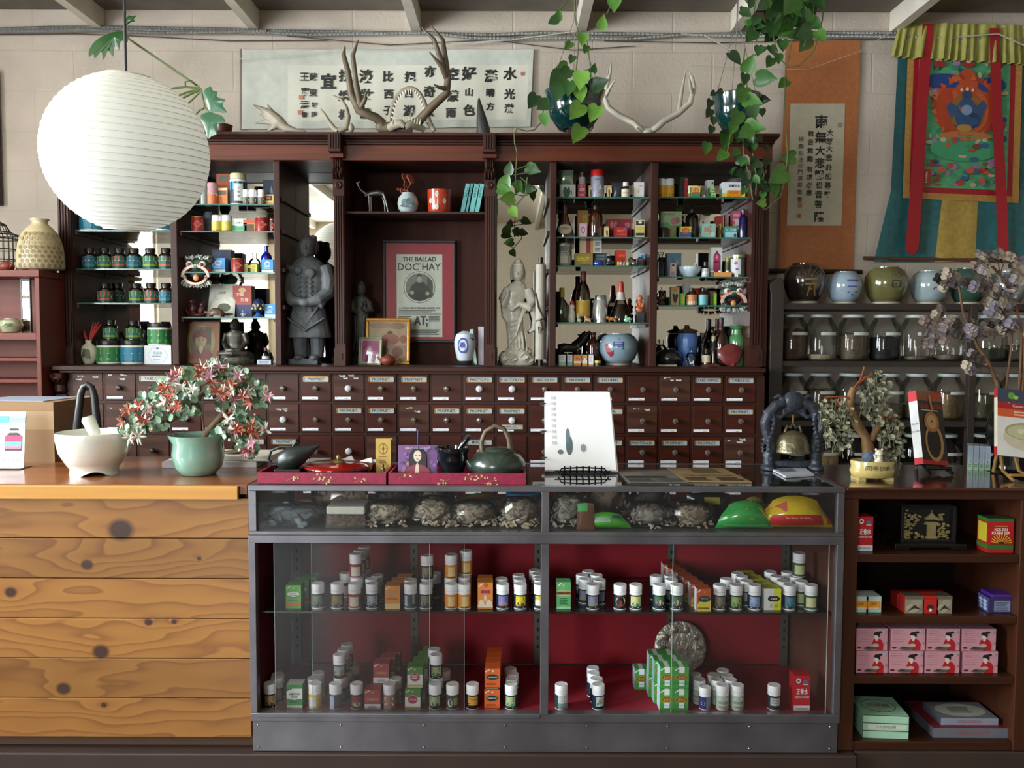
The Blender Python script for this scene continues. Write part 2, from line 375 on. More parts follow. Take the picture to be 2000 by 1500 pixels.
LAB={(0,2):'TABS.O.L',(0,7):'PROPRIET',(0,9):'PROPRIET.',(0,10):'PROPRIET.',(0,12):'PHOTO.P.S',(0,13):'P.GLYCYR.CO',(0,14):'UNG.SULPH',
       (0,15):'PROPRIET',(0,16):'ESS.DENT',(0,19):'TABS.HYPOD.',(0,20):'TABS.F.C.',(1,8):'PROPRIET.',(1,9):'PROPRIET.',(1,11):'PROPRIET.',
       (1,12):'PROPRIET.',(1,13):'PROPRIET',(1,16):'PROPR.',(1,20):'PROPRIET.',(2,5):'G.NUC.OL',(2,6):'PROPRIET',(2,12):'MENTHOL',
       (2,16):'PROPRIET',(2,17):'PHOTO.A.D.',(2,18):'PROPRIET.',(2,19):'PROPRIET.',(3,20):'PROPRIET.',(3,9):'PROPRIET.'}
WORN={(0,0),(0,1),(0,8),(0,18),(1,1),(1,4),(1,10),(1,17),(2,9),(2,20),(1,6)}
CRY={(0,8),(0,12),(0,13),(1,6),(2,8),(1,13)}
crystal=M('c9cdd6',.08,.0,var=0,spec=1,coat=1);dull=M('6a625a',.2,.3,var=0,coat=.6)
kb=MB();T=Matrix.Rotation(R(90),4,'X')
kb.lathe([(.005,0),(.006,.008),(.013,.013),(.014,.019),(.010,.026),(.0001,.028)],dull,12,T);kn1=kb.build('knob',smooth=30);kn1.parent=cab
kb=MB();kb.lathe([(.005,0),(.006,.008),(.015,.012),(.017,.018),(.012,.026),(.0001,.029)],crystal,8,T);kn2=kb.build('crystal_knob',smooth=0);kn2.parent=cab
kb=MB();kb.lathe([(.005,0),(.006,.008),(.013,.013),(.014,.019),(.010,.026),(.0001,.028)],M('2c211c',.4),12,T);kn3=kb.build('wooden_knob',smooth=30);kn3.parent=cab
first={};rr=random.Random(3)
hw,hh=pitch/2-.0065,rp/2-.0075
for j in range(NR):
    for i in range(NC):
        wn=(j,i) in WORN;b=MB().box(-hw,hw,-.007,.003,-hh,hh,drw2 if wn or i<3 else drw)
        if wn:
            for q in range(4):
                px=rr.uniform(-.8,.4)*hw;pz=hh*rr.uniform(.45,.78);w_=rr.uniform(.1,.4)*hw;h_=rr.uniform(.004,.010)
                b.poly([(px,-.0073,pz),(px+w_,-.0073,pz+h_*rr.uniform(-.4,.2)),(px+w_*.9,-.0073,pz+h_),(px+w_*.3,-.0073,pz+h_*.7),(px-.004,-.0073,pz+h_)],plate2)
        o=b.build('drawer',cab,(cx[i],YD,rz[j]),smooth=0,bev=.0015)
        k=kn2 if (j,i) in CRY else kn3 if i<3 else kn1
        if k.name in first:kk=k.copy();C.objects.link(kk)
        else:kk=k;first[k.name]=1
        kk.parent=o;kk.location=(0,-.007,-.006)
        t=LAB.get((j,i))
        if t:
            b=MB();W_,H_,zc=hw*.86,.0135,hh*.56
            for x_0,x_1,z_0,z_1 in ((-W_,W_,H_-.003,H_),(-W_,W_,-H_,-H_+.003),(-W_,-W_+.003,-H_,H_),(W_-.003,W_,-H_,H_)):
                b.box(x_0,x_1,-.0045,0,zc+z_0,zc+z_1,gold)
            b.box(-W_+.003,W_-.003,-.0015,0,zc-H_+.003,zc+H_-.003,plate)
            b.text(t,0,zc,.0125,-.0018,blk,W_*1.75,bold=.015,hx=min(W_*1.7,.0125*len(t)*.78))
            b.build('name_plate',o,(0,-.007,0),smooth=0)
        if (j,i)==(1,13):
            b=MB();b.box(-hw*.7,hw*.75,-.003,0,-hh*.75,-hh*.38,gold);b.box(-hw*.66,hw*.71,-.0035,-.003,-hh*.7,-hh*.43,plate)
            b.text('PHO . J O.',0,-hh*.56,.0115,-.0038,blk,hw*1.2,bold=.015);b.build('name_plate',o,(0,-.007,0),smooth=0)
        b=MB();sx=-hw*.93 if i>2 else -hw*.9
        b.box(sx,sx+hw*1.05,-.0006,0,-hh*.88,-hh*.88+.0125,stick)
        b.poly([(sx+.045,-.0008,-hh*.88+.003),(sx+.062,-.0008,-hh*.88+.003),(sx+.062,-.0008,-hh*.88+.005),(sx+.045,-.0008,-hh*.88+.005)],M('777780'))
        b.poly([(sx+.003,-.0008,-hh*.88+.008),(sx+.012,-.0008,-hh*.88+.008),(sx+.012,-.0008,-hh*.88+.010),(sx+.003,-.0008,-hh*.88+.010)],M('777780'))
        b.build('price_sticker',o,(0,-.007,0),smooth=0)
b=MB();s_=u(YD)
b.loft([(zl-.035,X(119,YD),YD-.02,.030,.03),(zl-.06,X(119,YD),YD-.022,.033,.035),(zl-.09,X(118,YD),YD-.01,.024,.02),(zl-.12,X(119,YD),YD-.012,.026,.022),(zl-.135,X(119,YD),YD,.02,.01)],dk,12)
for q in range(5):b.ball((X(109+5*q,YD),YD-.045,zl-.05-.012*(q%2)),(.008,.012,.014),dk,8)
b.build('carved_corbel',cab)
b=MB().box(X(109,YD),X(130,YD),YD-.012,YD+.004,.05,zl-.136,dkz)
for q in range(4):b.box(X(111+5*q,YD),X(113+5*q,YD),YD-.016,YD-.012,.05,zl-.15,dkz)
b.build('pilaster',cab,smooth=0)
YT=4.05;zt0,zt1=Z(316,YS),Z(259,YT)
MB().box(x0c,x1c,YM+.015,YM+.03,zl,zt1-.05,dk).build('back_panel',cab,smooth=0)
for a,c in ((121,146),(1474,1497)):MB().box(X(a,YS)+(0 if a<500 else .0),X(c,YS),YS+.012,YM+.015,zl,zt0+.1,dkz).build('side_panel',cab,smooth=0)
def upright(a,c,name='stile',y0=YS): return MB().box(X(a,y0),X(c,y0),y0,YM+.015,zl,zt0+.1,dkz)
for a,c in ((337,350),(538,550),(1072,1085),(1267,1282)):upright(a,c).build('stile',cab,smooth=0,bev=.003)
def pilaster(a,c,blk_top=True):
    xx0,xx1=X(a,YS),X(c,YS);w_=xx1-xx0
    b=MB().box(xx0,xx1,YS-.005,YM+.015,zl,zt0+.1,dkz)
    zf0,zf1=Z(672,YS),Z(386,YS)
    for q in range(4):
        xq=xx0+w_*(.10+.225*q);b.box(xq,xq+w_*.13,YS-.013,YS-.005,zf0,zf1,dkz)
    b.box(xx0-.003,xx1+.003,YS-.018,YS-.005,zl,Z(681,YS),dkz)
    b.box(xx0+w_*.25,xx1-w_*.25,YS-.022,YS-.018,Z(704,YS),Z(690,YS),dkz)
    b.box(xx0-.002,xx1+.002,YS-.016,YS-.005,zf1+.003,Z(348,YS),dkz)
    b.lathe([(w_*.36,0),(w_*.36,.004),(w_*.25,.008),(w_*.12,.005),(.0001,.011)],dk,12,Tm((xx0+xx1)/2,YS-.016,Z(364,YS))@Matrix.Rotation(R(90),4,'X'))
    for q in range(6):b.ball((xx0+w_*(.1+.16*q),YS-.03,Z(342-6*(q%2),YS)),(.007,.02,.03),dk,8)
    for q in range(4):b.ball((xx0+w_*(.2+.2*q),YS-.04,Z(324,YS)),(.008,.022,.026),dk,8)
    b.box(xx0-.008,xx1+.008,YS-.07,YS-.005,Z(314,YS),Z(307,YS),mid)
    if blk_top:
        b.box(xx0-.004,xx1+.004,YT-.012,YS-.005,Z(306,YS),zt1-.004,dkz)
        for q in range(4):b.box(xx0+w_*(.08+.24*q),xx0+w_*(.19+.24*q),YT-.02,YT-.011,Z(292,YT),zt1-.012,dkz)
    return b.build('pilaster',cab,smooth=30)
pilaster(655,675);pilaster(946,966);pilaster(121,145, False);pilaster(1463,1486, False)
MB().box(X(1486,YS),x1c,YS+.004,YS+.02,zl,zt0+.1,dkz).build('stile',cab,smooth=0)
MB().box(x0c,x1c,YS-.03,YS+.0,zt0-.002,Z(284,YS-.03),mid).build('frieze',cab,smooth=0,bev=.002)
MB().box(x0c,x1c,YS,YM+.02,zt0,zt0+.02,dk).build('header',cab,smooth=0)
def cprof(zt,zb_,y_out,y_in):
    return [(y_in-(y_in-y_out)*f,zb_+(zt-zb_)*g) for f,g in ((0,0),(.1,.04),(.12,.2),(.3,.26),(.34,.42),(.62,.5),(.66,.58),(.9,.66),(.94,.72),(1,.74),(1,1))]
cp=cprof(zt1,Z(284,YS-.03),YT,YS-.03)
b=MB();xl_,xr_=X(108,YL),X(1514,YL);k=len(cp)
vsl=[(x0c-(YS-.03-y)*.2,y,z) for y,z in cp]+[(x1c+(YS-.03-y)*.2,y,z) for y,z in cp]
b.add(vsl,[(i,i+k,i+k+1,i+1) for i in range(k-1)],dk)
b.add([(x1c+(YS-.03-y)*.2,y,z) for y,z in cp]+[(x1c+(YS-.03-y)*.2,YM+.03,z) for y,z in cp],[(i,i+k,i+k+1,i+1) for i in range(k-1)],dk)
b.add([(x0c-(YS-.03-y)*.2,YM+.03,z) for y,z in cp]+[(x0c-(YS-.03-y)*.2,y,z) for y,z in cp],[(i,i+k,i+k+1,i+1) for i in range(k-1)],dk)
b.poly([vsl[k-1],vsl[2*k-1],(vsl[2*k-1][0],YM+.03,zt1),(vsl[k-1][0],YM+.03,zt1)],dk);b.build('cornice',cab,smooth=30)
mir=bpy.data.materials.new('mirror');mir.use_nodes= True;q=mir.node_tree.nodes['Principled BSDF']
q.inputs['Metallic'].default_value=1;q.inputs['Roughness'].default_value=.015;q.inputs['Base Color'].default_value=(.86,.86,.84,1)
for a,c in ((146,337),(350,538),(550,655),(966,1072),(1085,1267),(1282,1463)):
    MB().box(X(a,YS)+.001,X(c,YS)-.001,YM,YM+.013,zl+.001,zt0-.001,mir).build('mirror',cab,smooth=0)
MB().box(X(675,YS),X(946,YS),YM-.01,YM+.014,zl,zt0,wood('recess_wood','2c0f08','3b160d',.75,'Z',.7,.05,0)).build('recess_panel',cab,smooth=0)
zc_s=Z(414,YS+.02)
MB().box(X(675,YS)+.001,X(946,YS)-.001,YS+.015,YM-.0105,zc_s-.012,zc_s,dk).build('shelf',cab,smooth=0,bev=.002)
edge=M('2c6256',.2,0,var=.3,scale=40,coat=.5);sg=glass('shelf_glass',(.90,.97,.94),1.0)
SH={'A':(1085,1267,[384,462,518,629]),'B':(1282,1463,[383,462,539,595]),'C':(146,337,[452,527,594]),'D':(350,538,[400,453,533,621])}
YG=YS+.03;ZS={}
for k,(a,c,ys) in SH.items():
    ZS[k]=[Z(y,YG) for y in ys]+[zl]
    for z in ZS[k][:-1]:
        b=MB().box(X(a,YS)+.002,X(c,YS)-.002,YG+.002,YM-.004,z-.007,z,sg)
        b.box(X(a,YS)+.002,X(c,YS)-.002,YG,YG+.002,z-.007,z,edge);b.box(X(a,YS)+.002,X(c,YS)-.002,YM-.004,YM-.002,z-.007,z,edge)
        b.build('glass_shelf',cab,smooth=0)
    for z in ZS[k][:-1]:
        for q in ((X(c,YS)-.013,X(c,YS)-.0005,YS+.03,YM-.005,z-.023,z-.008,dkz),(X(a,YS)+.0005,X(a,YS)+.013,YS+.03,YM-.005,z-.023,z-.008,dkz)):MB().box(*q).build('shelf_cleat',cab,smooth=0)
for py in (388,452,527,600):
    for q in ((X(550,YS),X(550,YS)+.014,YS+.02,YM-.002,Z(py,YS)-.012,Z(py,YS)+.006,dkz),(X(1072,YS)-.012,X(1072,YS)-.0005,YS+.02,YM-.002,Z(py,YS)-.012,Z(py,YS)+.006,dkz)):MB().box(*q).build('shelf_cleat',cab,smooth=0)
# ---------------------------------------------------------------- glass display case
YC=2.556;YB=3.02
def XC(px,Y=YC): return P(px,1000,Y).x
def ZC_(py,Y=YC): return P(1060,py,Y).z
stl=M('77747a',.36,.75,var=.35,scale=7);stl2=M('7a7980',.28,.8,var=.3,scale=9)
case=thing('display_case','metal framed glass display case lined in red, between the pine counter and the dark bookcase','display case',(0,0,0))
cx0,cx1=XC(484.5),XC(1650);zct=ZT;zc1=ZC_(961);zm1=ZC_(1040);zm0=ZC_(1062);zl0=ZC_(1394);zk=ZC_(1410);zk0=ZC_(1470)
def fr(name,*bx,mat=stl,bev=.0015):
    b=MB()
    for q in bx:b.box(*q,mat)
    return b.build(name,case,smooth=0,bev=bev)
fr('top_rail',(cx0,cx1,YC,YC+.022,zc1,zct),(cx0,cx0+.022,YC+.022,YB,zc1,zct),(cx1-.022,cx1,YC+.022,YB,zc1,zct),(cx0,cx1,YB,YB+.018,zc1,zct))
fr('upper_post',(cx0,XC(500),YC+.003,YC+.022,zm1,zc1));fr('upper_post',(XC(1636),cx1,YC+.003,YC+.022,zm1,zc1));fr('upper_post',(XC(1058),XC(1073),YC+.003,YC+.022,zm1,zc1))
for x_0,x_1 in ((cx0,cx0+.02),(cx1-.02,cx1)):fr('rear_post',(x_0,x_1,YB,YB+.018,zk0,zc1))
fr('middle_rail',(cx0,cx1,YC-.004,YC+.03,zm0,ZC_(1047)),(cx0,cx1,YC+.002,YC+.03,ZC_(1047),zm1))
fr('lower_post',(cx0,XC(498),YC-.003,YC+.028,zl0,zm0));fr('lower_post',(XC(1636),cx1,YC-.003,YC+.028,zl0,zm0))
fr('lower_post',(XC(1057),XC(1073),YC-.008,YC+.028,zl0,zm0));
fr('bottom_rail',(cx0,cx1,YC-.003,YC+.028,zk,zl0),(XC(500),XC(1057),YC-.006,YC-.0031,ZC_(1402),zl0),mat=stl)
b=MB().box(cx0+.004,cx1-.004,YC+.004,YB,zk0+.0005,zk-.001,stl)
for px in (498,662,826,988,1150,1310,1472,1632):
    for py in (1418,1461):b.ball((XC(px),YC+.003,ZC_(py)),.0035,stl2,8)
b.build('kick_panel',case,smooth=30)
red=M('88081c',.75,var=.25,scale=5);redf=M('96152a',.8,var=.2,scale=6)
MB().box(cx0+.022,cx1-.022,YB-.03,YB-.012,zl0-.012,zm1-.012,red).build('red_back',case,smooth=0)
ZF=P(1060,1393,2.60).z
MB().box(cx0+.004,cx1-.004,YC+.0285,YB-.0305,zk-.0008,ZF,redf).build('red_floor',case,smooth=0)
b=MB();b.box(cx0+.004,cx0+.012,YC+.03,YB-.031,ZF+.001,zm1-.012,M('5a1520',.6));b.build('side_panel',case,smooth=0)
MB().box(cx1-.012,cx1-.004,YC+.03,YB-.031,ZF+.001,zm1-.012,M('5a3528',.6)).build('side_panel',case,smooth=0)
ZU=zm1+.0005
MB().box(cx0+.004,cx1-.004,YC+.0305,YB,zm1-.011,zm1,M('55504e',.5,.3)).build('middle_deck',case,smooth=0)
pane=glass('case_glass',(.98,.98,.98),.5,.03,.008);dusty=glass('dusty_sliding_glass',(.95,.94,.94),.4,.05,.006)
MB().box(cx0+.0225,cx1-.0225,YC+.0225,YB-.001,zct-.008,zct-.001,glass('top_glass',(.9,.93,.92),1.6,.02,.01)).build('glass_top',case,smooth=0)
MB().box(XC(500),XC(1058),YC+.012,YC+.016,zm1+.001,zc1-.001,pane).build('front_glass',case,smooth=0)
MB().box(XC(1073),XC(1636),YC+.012,YC+.016,zm1+.001,zc1-.001,pane).build('front_glass',case,smooth=0)
for x_ in (cx0+.004,cx1-.009):MB().box(x_,x_+.005,YC+.023,YB-.001,zm1+.001,zc1-.001,pane).build('side_glass',case,smooth=0)
for a,c,yy in ((533,838,YC+.006),(605,906,YC+.015),(1317,1623,YC+.006)):
    b=MB().box(XC(a),XC(c),yy,yy+.004,zl0+.0005,zm0-.0005,dusty)
    ed=M('a9b3ae',.25)
    b.box(XC(a)-.0008,XC(a),yy,yy+.004,zl0+.0005,zm0-.0005,ed);b.box(XC(c),XC(c)+.0008,yy,yy+.004,zl0+.0005,zm0-.0005,ed);b.build('sliding_pane',case,smooth=0)
ZSH=P(1060,1195,2.60).z
sglass=glass('case_shelf_glass',(.88,.9,.9),1.2,.03,.015)
for a,c in ((500,1056),(1074,1635)):
    b=MB().box(XC(a),XC(c),2.602,YB-.034,ZSH-.006,ZSH,sglass);b.box(XC(a),XC(c),2.600,2.602,ZSH-.006,ZSH,M('2c2523',.3));b.build('glass_shelf',case,smooth=0)
for px in (552,809,1051,1311,1563):
    x_=min(max(P(px,1100,YB-.032).x,cx0+.036),cx1-.036);b=MB().box(x_-.013,x_+.013,YB-.036,YB-.0305,ZF+.002,zm1-.013,M('66645c',.45,.6))
    for i in range(16):
        z_=zm1-.05-i*.031
        b.poly([(x_-.003,YB-.0362,z_),(x_+.003,YB-.0362,z_),(x_+.003,YB-.0362,z_+.013),(x_-.003,YB-.0362,z_+.013)],M('0d0c0b',.9,var=0))
    b.box(x_-.004,x_+.004,2.66,YB-.0365,ZSH-.0205,ZSH-.0065,stl2);b.build('shelf_standard',case,smooth=0)
# ---------------------------------------------------------------- dark bookcase on the right
bk=wood('bookcase_wood','361b10','432315',.42,'X',.8,.06,.1);bkz=wood('bookcase_upright_wood','3b1e12','482616',.42,'Z',.8,.06,.1)
YBk=2.575;ZBT=ZT
bkc=thing('open_bookcase','dark brown open bookcase with stocked shelves, right of the glass case','bookcase',(0,0,0))
def XB(px,Y=YBk): return P(px,1200,Y).x
def ZB(py,Y=YBk): return P(1830,py,Y).z
bx0,bx1=cx1+.003,XB(2030);bzb=zb+.003
MB().box(bx0,bx1,YBk-.02,3.02,ZB(958),ZBT,wood('polished_top','3f1d13','4c2518',.12,'X',.7,.02,.9)).build('top_board',bkc,smooth=0,bev=.004)
MB().box(bx0,bx1,YBk-.004,YBk+.02,ZB(975),ZB(958)-.0005,bk).build('top_rail',bkc,smooth=0,bev=.002)
MB().box(bx0,XB(1672),YBk,2.97,bzb,ZB(975)-.0005,bkz).build('upright',bkc,smooth=0,bev=.002)
MB().box(XB(1988),bx1,YBk,2.97,bzb,ZB(975)-.0005,bkz).build('upright',bkc,smooth=0,bev=.002)
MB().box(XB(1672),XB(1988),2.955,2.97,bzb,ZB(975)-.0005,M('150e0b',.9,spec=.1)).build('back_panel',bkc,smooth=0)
ZBS=[]
for t_,b_ in ((1083,1099),(1203,1218),(1321,1336),(1449,1468)):
    zt_,zbb=ZB(t_,YBk+.004),ZB(b_,YBk+.004);ZBS.append(zt_)
    MB().box(XB(1672)+.0005,XB(1988)-.0005,YBk+.004,2.9545,max(zbb,bzb),zt_,bk).build('shelf',bkc,smooth=0,bev=.002)
# ---------------------------------------------------------------- jar rack against the wall on the right
rk=M('2b221d',.5,var=.3,scale=8);YR0,YR1=4.16,4.54
rack=thing('jar_rack','dark open wooden rack holding crocks and rows of glass jars along the wall','shelf',(0,0,0))
def XK(px,Y=YR0): return P(px,800,Y).x
def ZK(py,Y=YR0): return P(1750,py,Y).z
kx0,kx1=XK(1523),XR-.3;ZR=[]
for t_,b_ in ((593,605),(706,716),(823,834),(944,956)):
    ZR.append(ZK(t_));MB().box(kx0,kx1,YR0,YR1,ZK(b_),ZK(t_),rk).build('shelf_board',rack,smooth=0,bev=.002)
b=MB();xq0,xq1=max(XK(1500),x1c+.006),XK(1526);zt_=ZK(556)
b.prism([(xq0,.01),(xq1,.01),(xq1,zt_-.01),(xq1-.012,zt_+.03),(xq0+.03,zt_+.03),(xq0-.004,zt_+.005),(xq0-.004,zt_-.03),(xq0,zt_-.04)],YR0-.01,YR1,rk)
b.build('end_post',rack,smooth=0,bev=.004)
MB().box(XK(1890),XK(1903),YR0-.004,YR0+.03,.01,ZK(593)-.013,rk).build('divider_post',rack,smooth=0,bev=.002)
MB().box(kx0,kx1,YR1-.006,YR1,ZK(956),ZK(820),M('201a16',.7)).build('back_board',rack,smooth=0)
MB().box(kx0,kx1,YR0+.01,YR1,.01,ZK(956)-.002,rk).build('base_box',rack,smooth=0)
# ---------------------------------------------------------------- small shelf unit at the left edge
lu=wood('left_unit_wood','63281c','753424',.45,'X',.8,.06,0);luz=wood('left_unit_upright','5c261a','6b3022',.45,'Z',.8,.06,0)
YU0,YU1=3.92,4.14
un=thing('wall_shelf_unit','reddish brown shelf unit beside the carved cabinet, at the photo left edge','shelf',(0,0,0))
def XU(px,Y=YU0): return P(px,650,Y).x
def ZU_(py,Y=YU0): return P(40,py,Y).z
ux0,ux1=XL+.05,XU(79);zut=ZU_(527)
MB().box(ux0,ux1+.002,YU0-.004,YU1,ZU_(541),zut,lu).build('top_board',un,smooth=0,bev=.003)
MB().box(XU(70),ux1,YU0,YU1,.02,ZU_(541)-.001,luz).build('upright',un,smooth=0,bev=.002)
MB().box(ux0,XU(70),YU1-.012,YU1,.02,ZU_(541)-.001,lu).build('back_panel',un,smooth=0)
ZUS=[]
for t_,b_ in ((650,664),(699,706),(741,748),(800,810)):
    ZUS.append(ZU_(t_));MB().box(ux0,XU(70)-.0005,YU0+.003,YU1-.0125,ZU_(b_),ZU_(t_),lu).build('shelf',un,smooth=0,bev=.002)
# ---------------------------------------------------------------- builders for small goods
def wrapmap(r,z0,z1,span,a0=0):
    def fm(a,b,L):
        t=R(a0)+(a-.5)*span; return ((r+L)*sin(t),-(r+L)*cos(t),z0+(z1-z0)*b)
    return fm
def facemap(x0,x1,z0,z1,y):
    return lambda a,b,L:(x0+(x1-x0)*a,y-L,z0+(z1-z0)*b)
white_pl=M('e9ebf0',.35,var=.03);capw=M('eef0f4',.4,var=.03)
PH,PR=.0770,.0203
_pill={}
def pill_parts(key,bg,spec,a0=0,h=PH,r=PR):
    if key in _pill: return _pill[key]
    a=MB().lathe([(r*.90,0),(r*.99,h*.012),(r*.99,h*.62),(r*.95,h*.64),(r*.95,h*.65),(r*.99,h*.665),(r*.97,h*.70),(r*.87,h*.715),(r*.8,h*.74)],white_pl,20).build('jar',smooth=40)
    b=MB().lathe([(r*.93,h*.725),(r*.98,h*.74),(r*.99,h*.96),(r*.93,h),(r*.70,h*.992),(.0001,h*.992)],capw,24).build('cap',smooth=40)
    c=MB();fm=wrapmap(r*1.0,h*.05,h*.61,R(300));n=26
    c.add([fm(i/n,z,0) for z in (0,1) for i in range(n+1)],[(i,i+1,n+2+i,n+1+i) for i in range(n)],bg)
    art(c,spec,wrapmap(r*1.0,h*.05,h*.61,R(110),a0),2*r*.95/(h*.6));l=c.build('label',smooth=30)
    _pill[key]=(a,b,l)
    for o in (a,b,l):C.objects.unlink(o)
    return _pill[key]
def pill(key,loc,label,group=None,rz=0,name='pill_bottle',cat='pill bottle'):
    t=thing(name,label,cat,loc,group,R(rz)-.6*math.atan2(loc[0],loc[1]))
    for o in _pill[key]:
        c=o.copy();C.objects.link(c);c.parent=t
    return t
def P_(key,bg,*spec,a0=0,**k):pill_parts(key,bg,spec,a0,**k)
dn='16242b';ink='20201e'
def pic(c,c2=None,a=.08,b=.92):
    s=[('r',a,.2,b,.9,c)]
    if c2:s+=[('e',.42,.36,.22,.14,c2),('e',.66,.3,.16,.1,c2)]
    return s+[('l',a+.1,b-.12,.5,.86,3,ink),('l',.2,.85,.06,.15,1,'c8ccc8')]
P_('navy_tan',dn,*pic('6f7f68','47574a'));P_('tan_patch','23242c',*pic('8b7f52','5f5836'));P_('red_cream','8c2b2e',('r',.12,.12,.88,.8,'d8cfc0'),('l',.2,.8,.3,.72,4,'6d5a50'))
P_('navy_pale','1c2c38',*pic('a9b4b8','66747c'));P_('lavender_side','3d4a50',('r',0,.15,.3,.9,'b9b6d4'),('l',.02,.25,.3,.8,4,'333344'),('r',.7,.3,.95,1,'8f9a9e'))
P_('grey_tree','2a3331',*pic('8a8673','5d5a4c'));P_('orange_cream','d2892c',('r',.25,.16,.85,.84,'e2c383'),('l',.3,.8,.3,.8,4,'8a6428'),('r',.1,.02,.9,.12,'6d4a18'))
P_('violet_orange','131d2b',*pic('7f7fc0','d08a6a'));P_('yellow_pic','10202a',*pic('d8cc35','7a4a22'));P_('yellow_white','12242a',('r',.1,.2,.9,.92,'d9c43a'),('r',.1,.25,.9,.62,'dfe3d6'),('l',.2,.8,.3,.8,3,'2d5a55'))
P_('violet_flower','18202c',*pic('8b82a8','7d9a55'));P_('red_figure','101a26',('e',.5,.55,.4,.36,'d9c77a'),('e',.52,.4,.12,.22,'a03222'),('l',.2,.5,.4,.6,2,ink));P_('yellow_green','173430',*pic('cfd08a','3d7a62'))
P_('green_branch','14282a',('r',.1,.45,.9,.9,'3f6a45'),('e',.5,.4,.34,.14,'a98ab0'),('e',.55,.5,.08,.2,'d0b070'),('l',.2,.85,.06,.15,1,'c8ccc8'))
P_('olive','2f3430',*pic('7d7a68','58564a'));P_('green_script','24302a',*pic('8fa867','4d6a30'));P_('blue_script','26313f',*pic('93aad0','6d80b0'))
P_('blue_green','1c2a3e',*pic('4f8296','2f5f6a'));P_('leaf_cream','2d5a34',('r',.08,.16,.92,.84,'c9cc98'),('l',.2,.8,.35,.7,3,'6d7a50'));P_('plain',dn,('r',.1,.3,.5,.9,'9aa4a0'))
P_('gold_dark','1b2228',*pic('b59a68','6d4a30'));P_('yellow_lbl','c9b83f',('r',.05,.1,.62,.8,'cdd0d8'),('l',.12,.55,.3,.7,4,'666a7a'));P_('pale_side','34423f',('r',.0,.0,.4,.9,'a9b6d6'),('e',.75,.4,.2,.25,'6f3a2e'))
P_('red_scene','1c2038',('r',.1,.1,.95,.85,'7d5a3e'),('r',.1,.5,.95,.9,'84302a'),('e',.5,.3,.28,.14,'c9bd9a'));P_('tan_label','a2786a',('e',.5,.65,.42,.2,'d9d6c2'),('e',.5,.25,.4,.2,'d2cdb8'),('l',.2,.8,.4,.5,1,'6d4a40'))
P_('brown_scene','1f2a2b',('r',.05,.25,.95,.92,'8fa3a0'),('e',.5,.4,.44,.2,'8a4d2a'),('e',.75,.45,.18,.2,'a86430'));P_('green_scroll','1a2c24',*pic('a3b383','46603e'));P_('grey_dog','3a463a',('e',.3,.4,.2,.3,'c9c9c4'),('r',.6,.25,.95,.8,'8d8a5a'))
P_('orange_chest','12202b',('r',.1,.25,.95,.9,'d39a45'),('e',.5,.35,.4,.1,'6d3420'),('t','Chest',.52,.72,.16,'6d3018'));P_('green_cap_lbl','15302c',*pic('a8b88e','5a8a72'));P_('back_white','cfd4d4',('r',-.25,0,.28,1,'1d3a42'),('r',.28,0,1.1,.42,'7d908e'),('l',.4,.9,.5,.95,5,'8f9494'))
P_('tree_pic','14283a',('r',.3,.2,1,.92,'a9bfc6'),('e',.65,.35,.3,.2,'4f7a35'),('e',.7,.6,.2,.2,'a88a50'),('r',.3,.05,1,.22,'141c1c'));P_('blue_small','2a2d66',('r',.55,0,1.1,1,'7f9098'),('l',.1,.5,.3,.6,2,'b9bdd6'),h=.070,r=.0185)
P_('pale_green','b4c4ae',('e',.5,.75,.35,.15,'d9ddd2'),('r',.1,.4,.9,.6,'8f9a9a'),('t','銀翹解毒',.5,.2,.12,'3f4a3a',.7));P_('white_black','22282c',('r',.12,.3,.95,.86,'b9babd'),('t','Minor',.5,.68,.12,ink),('t','Bupleurum',.52,.5,.12,ink,.75))
P_('red_rear','7d2a2c',('r',.2,.12,.95,.8,'c9c0b2'))
CH=['','first','second','third','fourth','fifth','sixth','seventh','eighth','ninth']
def case_row(zs,Yf,rows):
    """rows: key, cx, base y, description, [(cx, top y) behind...]; the rear bottles are found from their cap height"""
    for key,cx,by,desc,back in rows:
        p=P(cx,by,Yf);pill(key,(p.x,Yf,zs),desc,rz=random.uniform(-6,6))
        short=key.replace('_',' ').replace('lbl','label')+(' file on the case shelf' if zs==ZSH else ' file on the case floor')
        for i,q in enumerate(back):
            bx,ty=q[0],q[1];k2=q[2] if len(q)>2 else key
            g=G(bx,ty,zs+PH)
            pill(k2,(g.x,max(g.y,Yf+.042*(1 if abs(bx-cx)<25 else 0)),zs),q[3] if len(q)>3 else '%s bottle back in the %s'%(CH[i+1],short) if 'pale green' not in short else '%s pale green bottle behind the %s one of the front pair'%(CH[i+1],'left' if cx<1425 else 'right'),rz=random.uniform(-25,25))
Y0=2.638
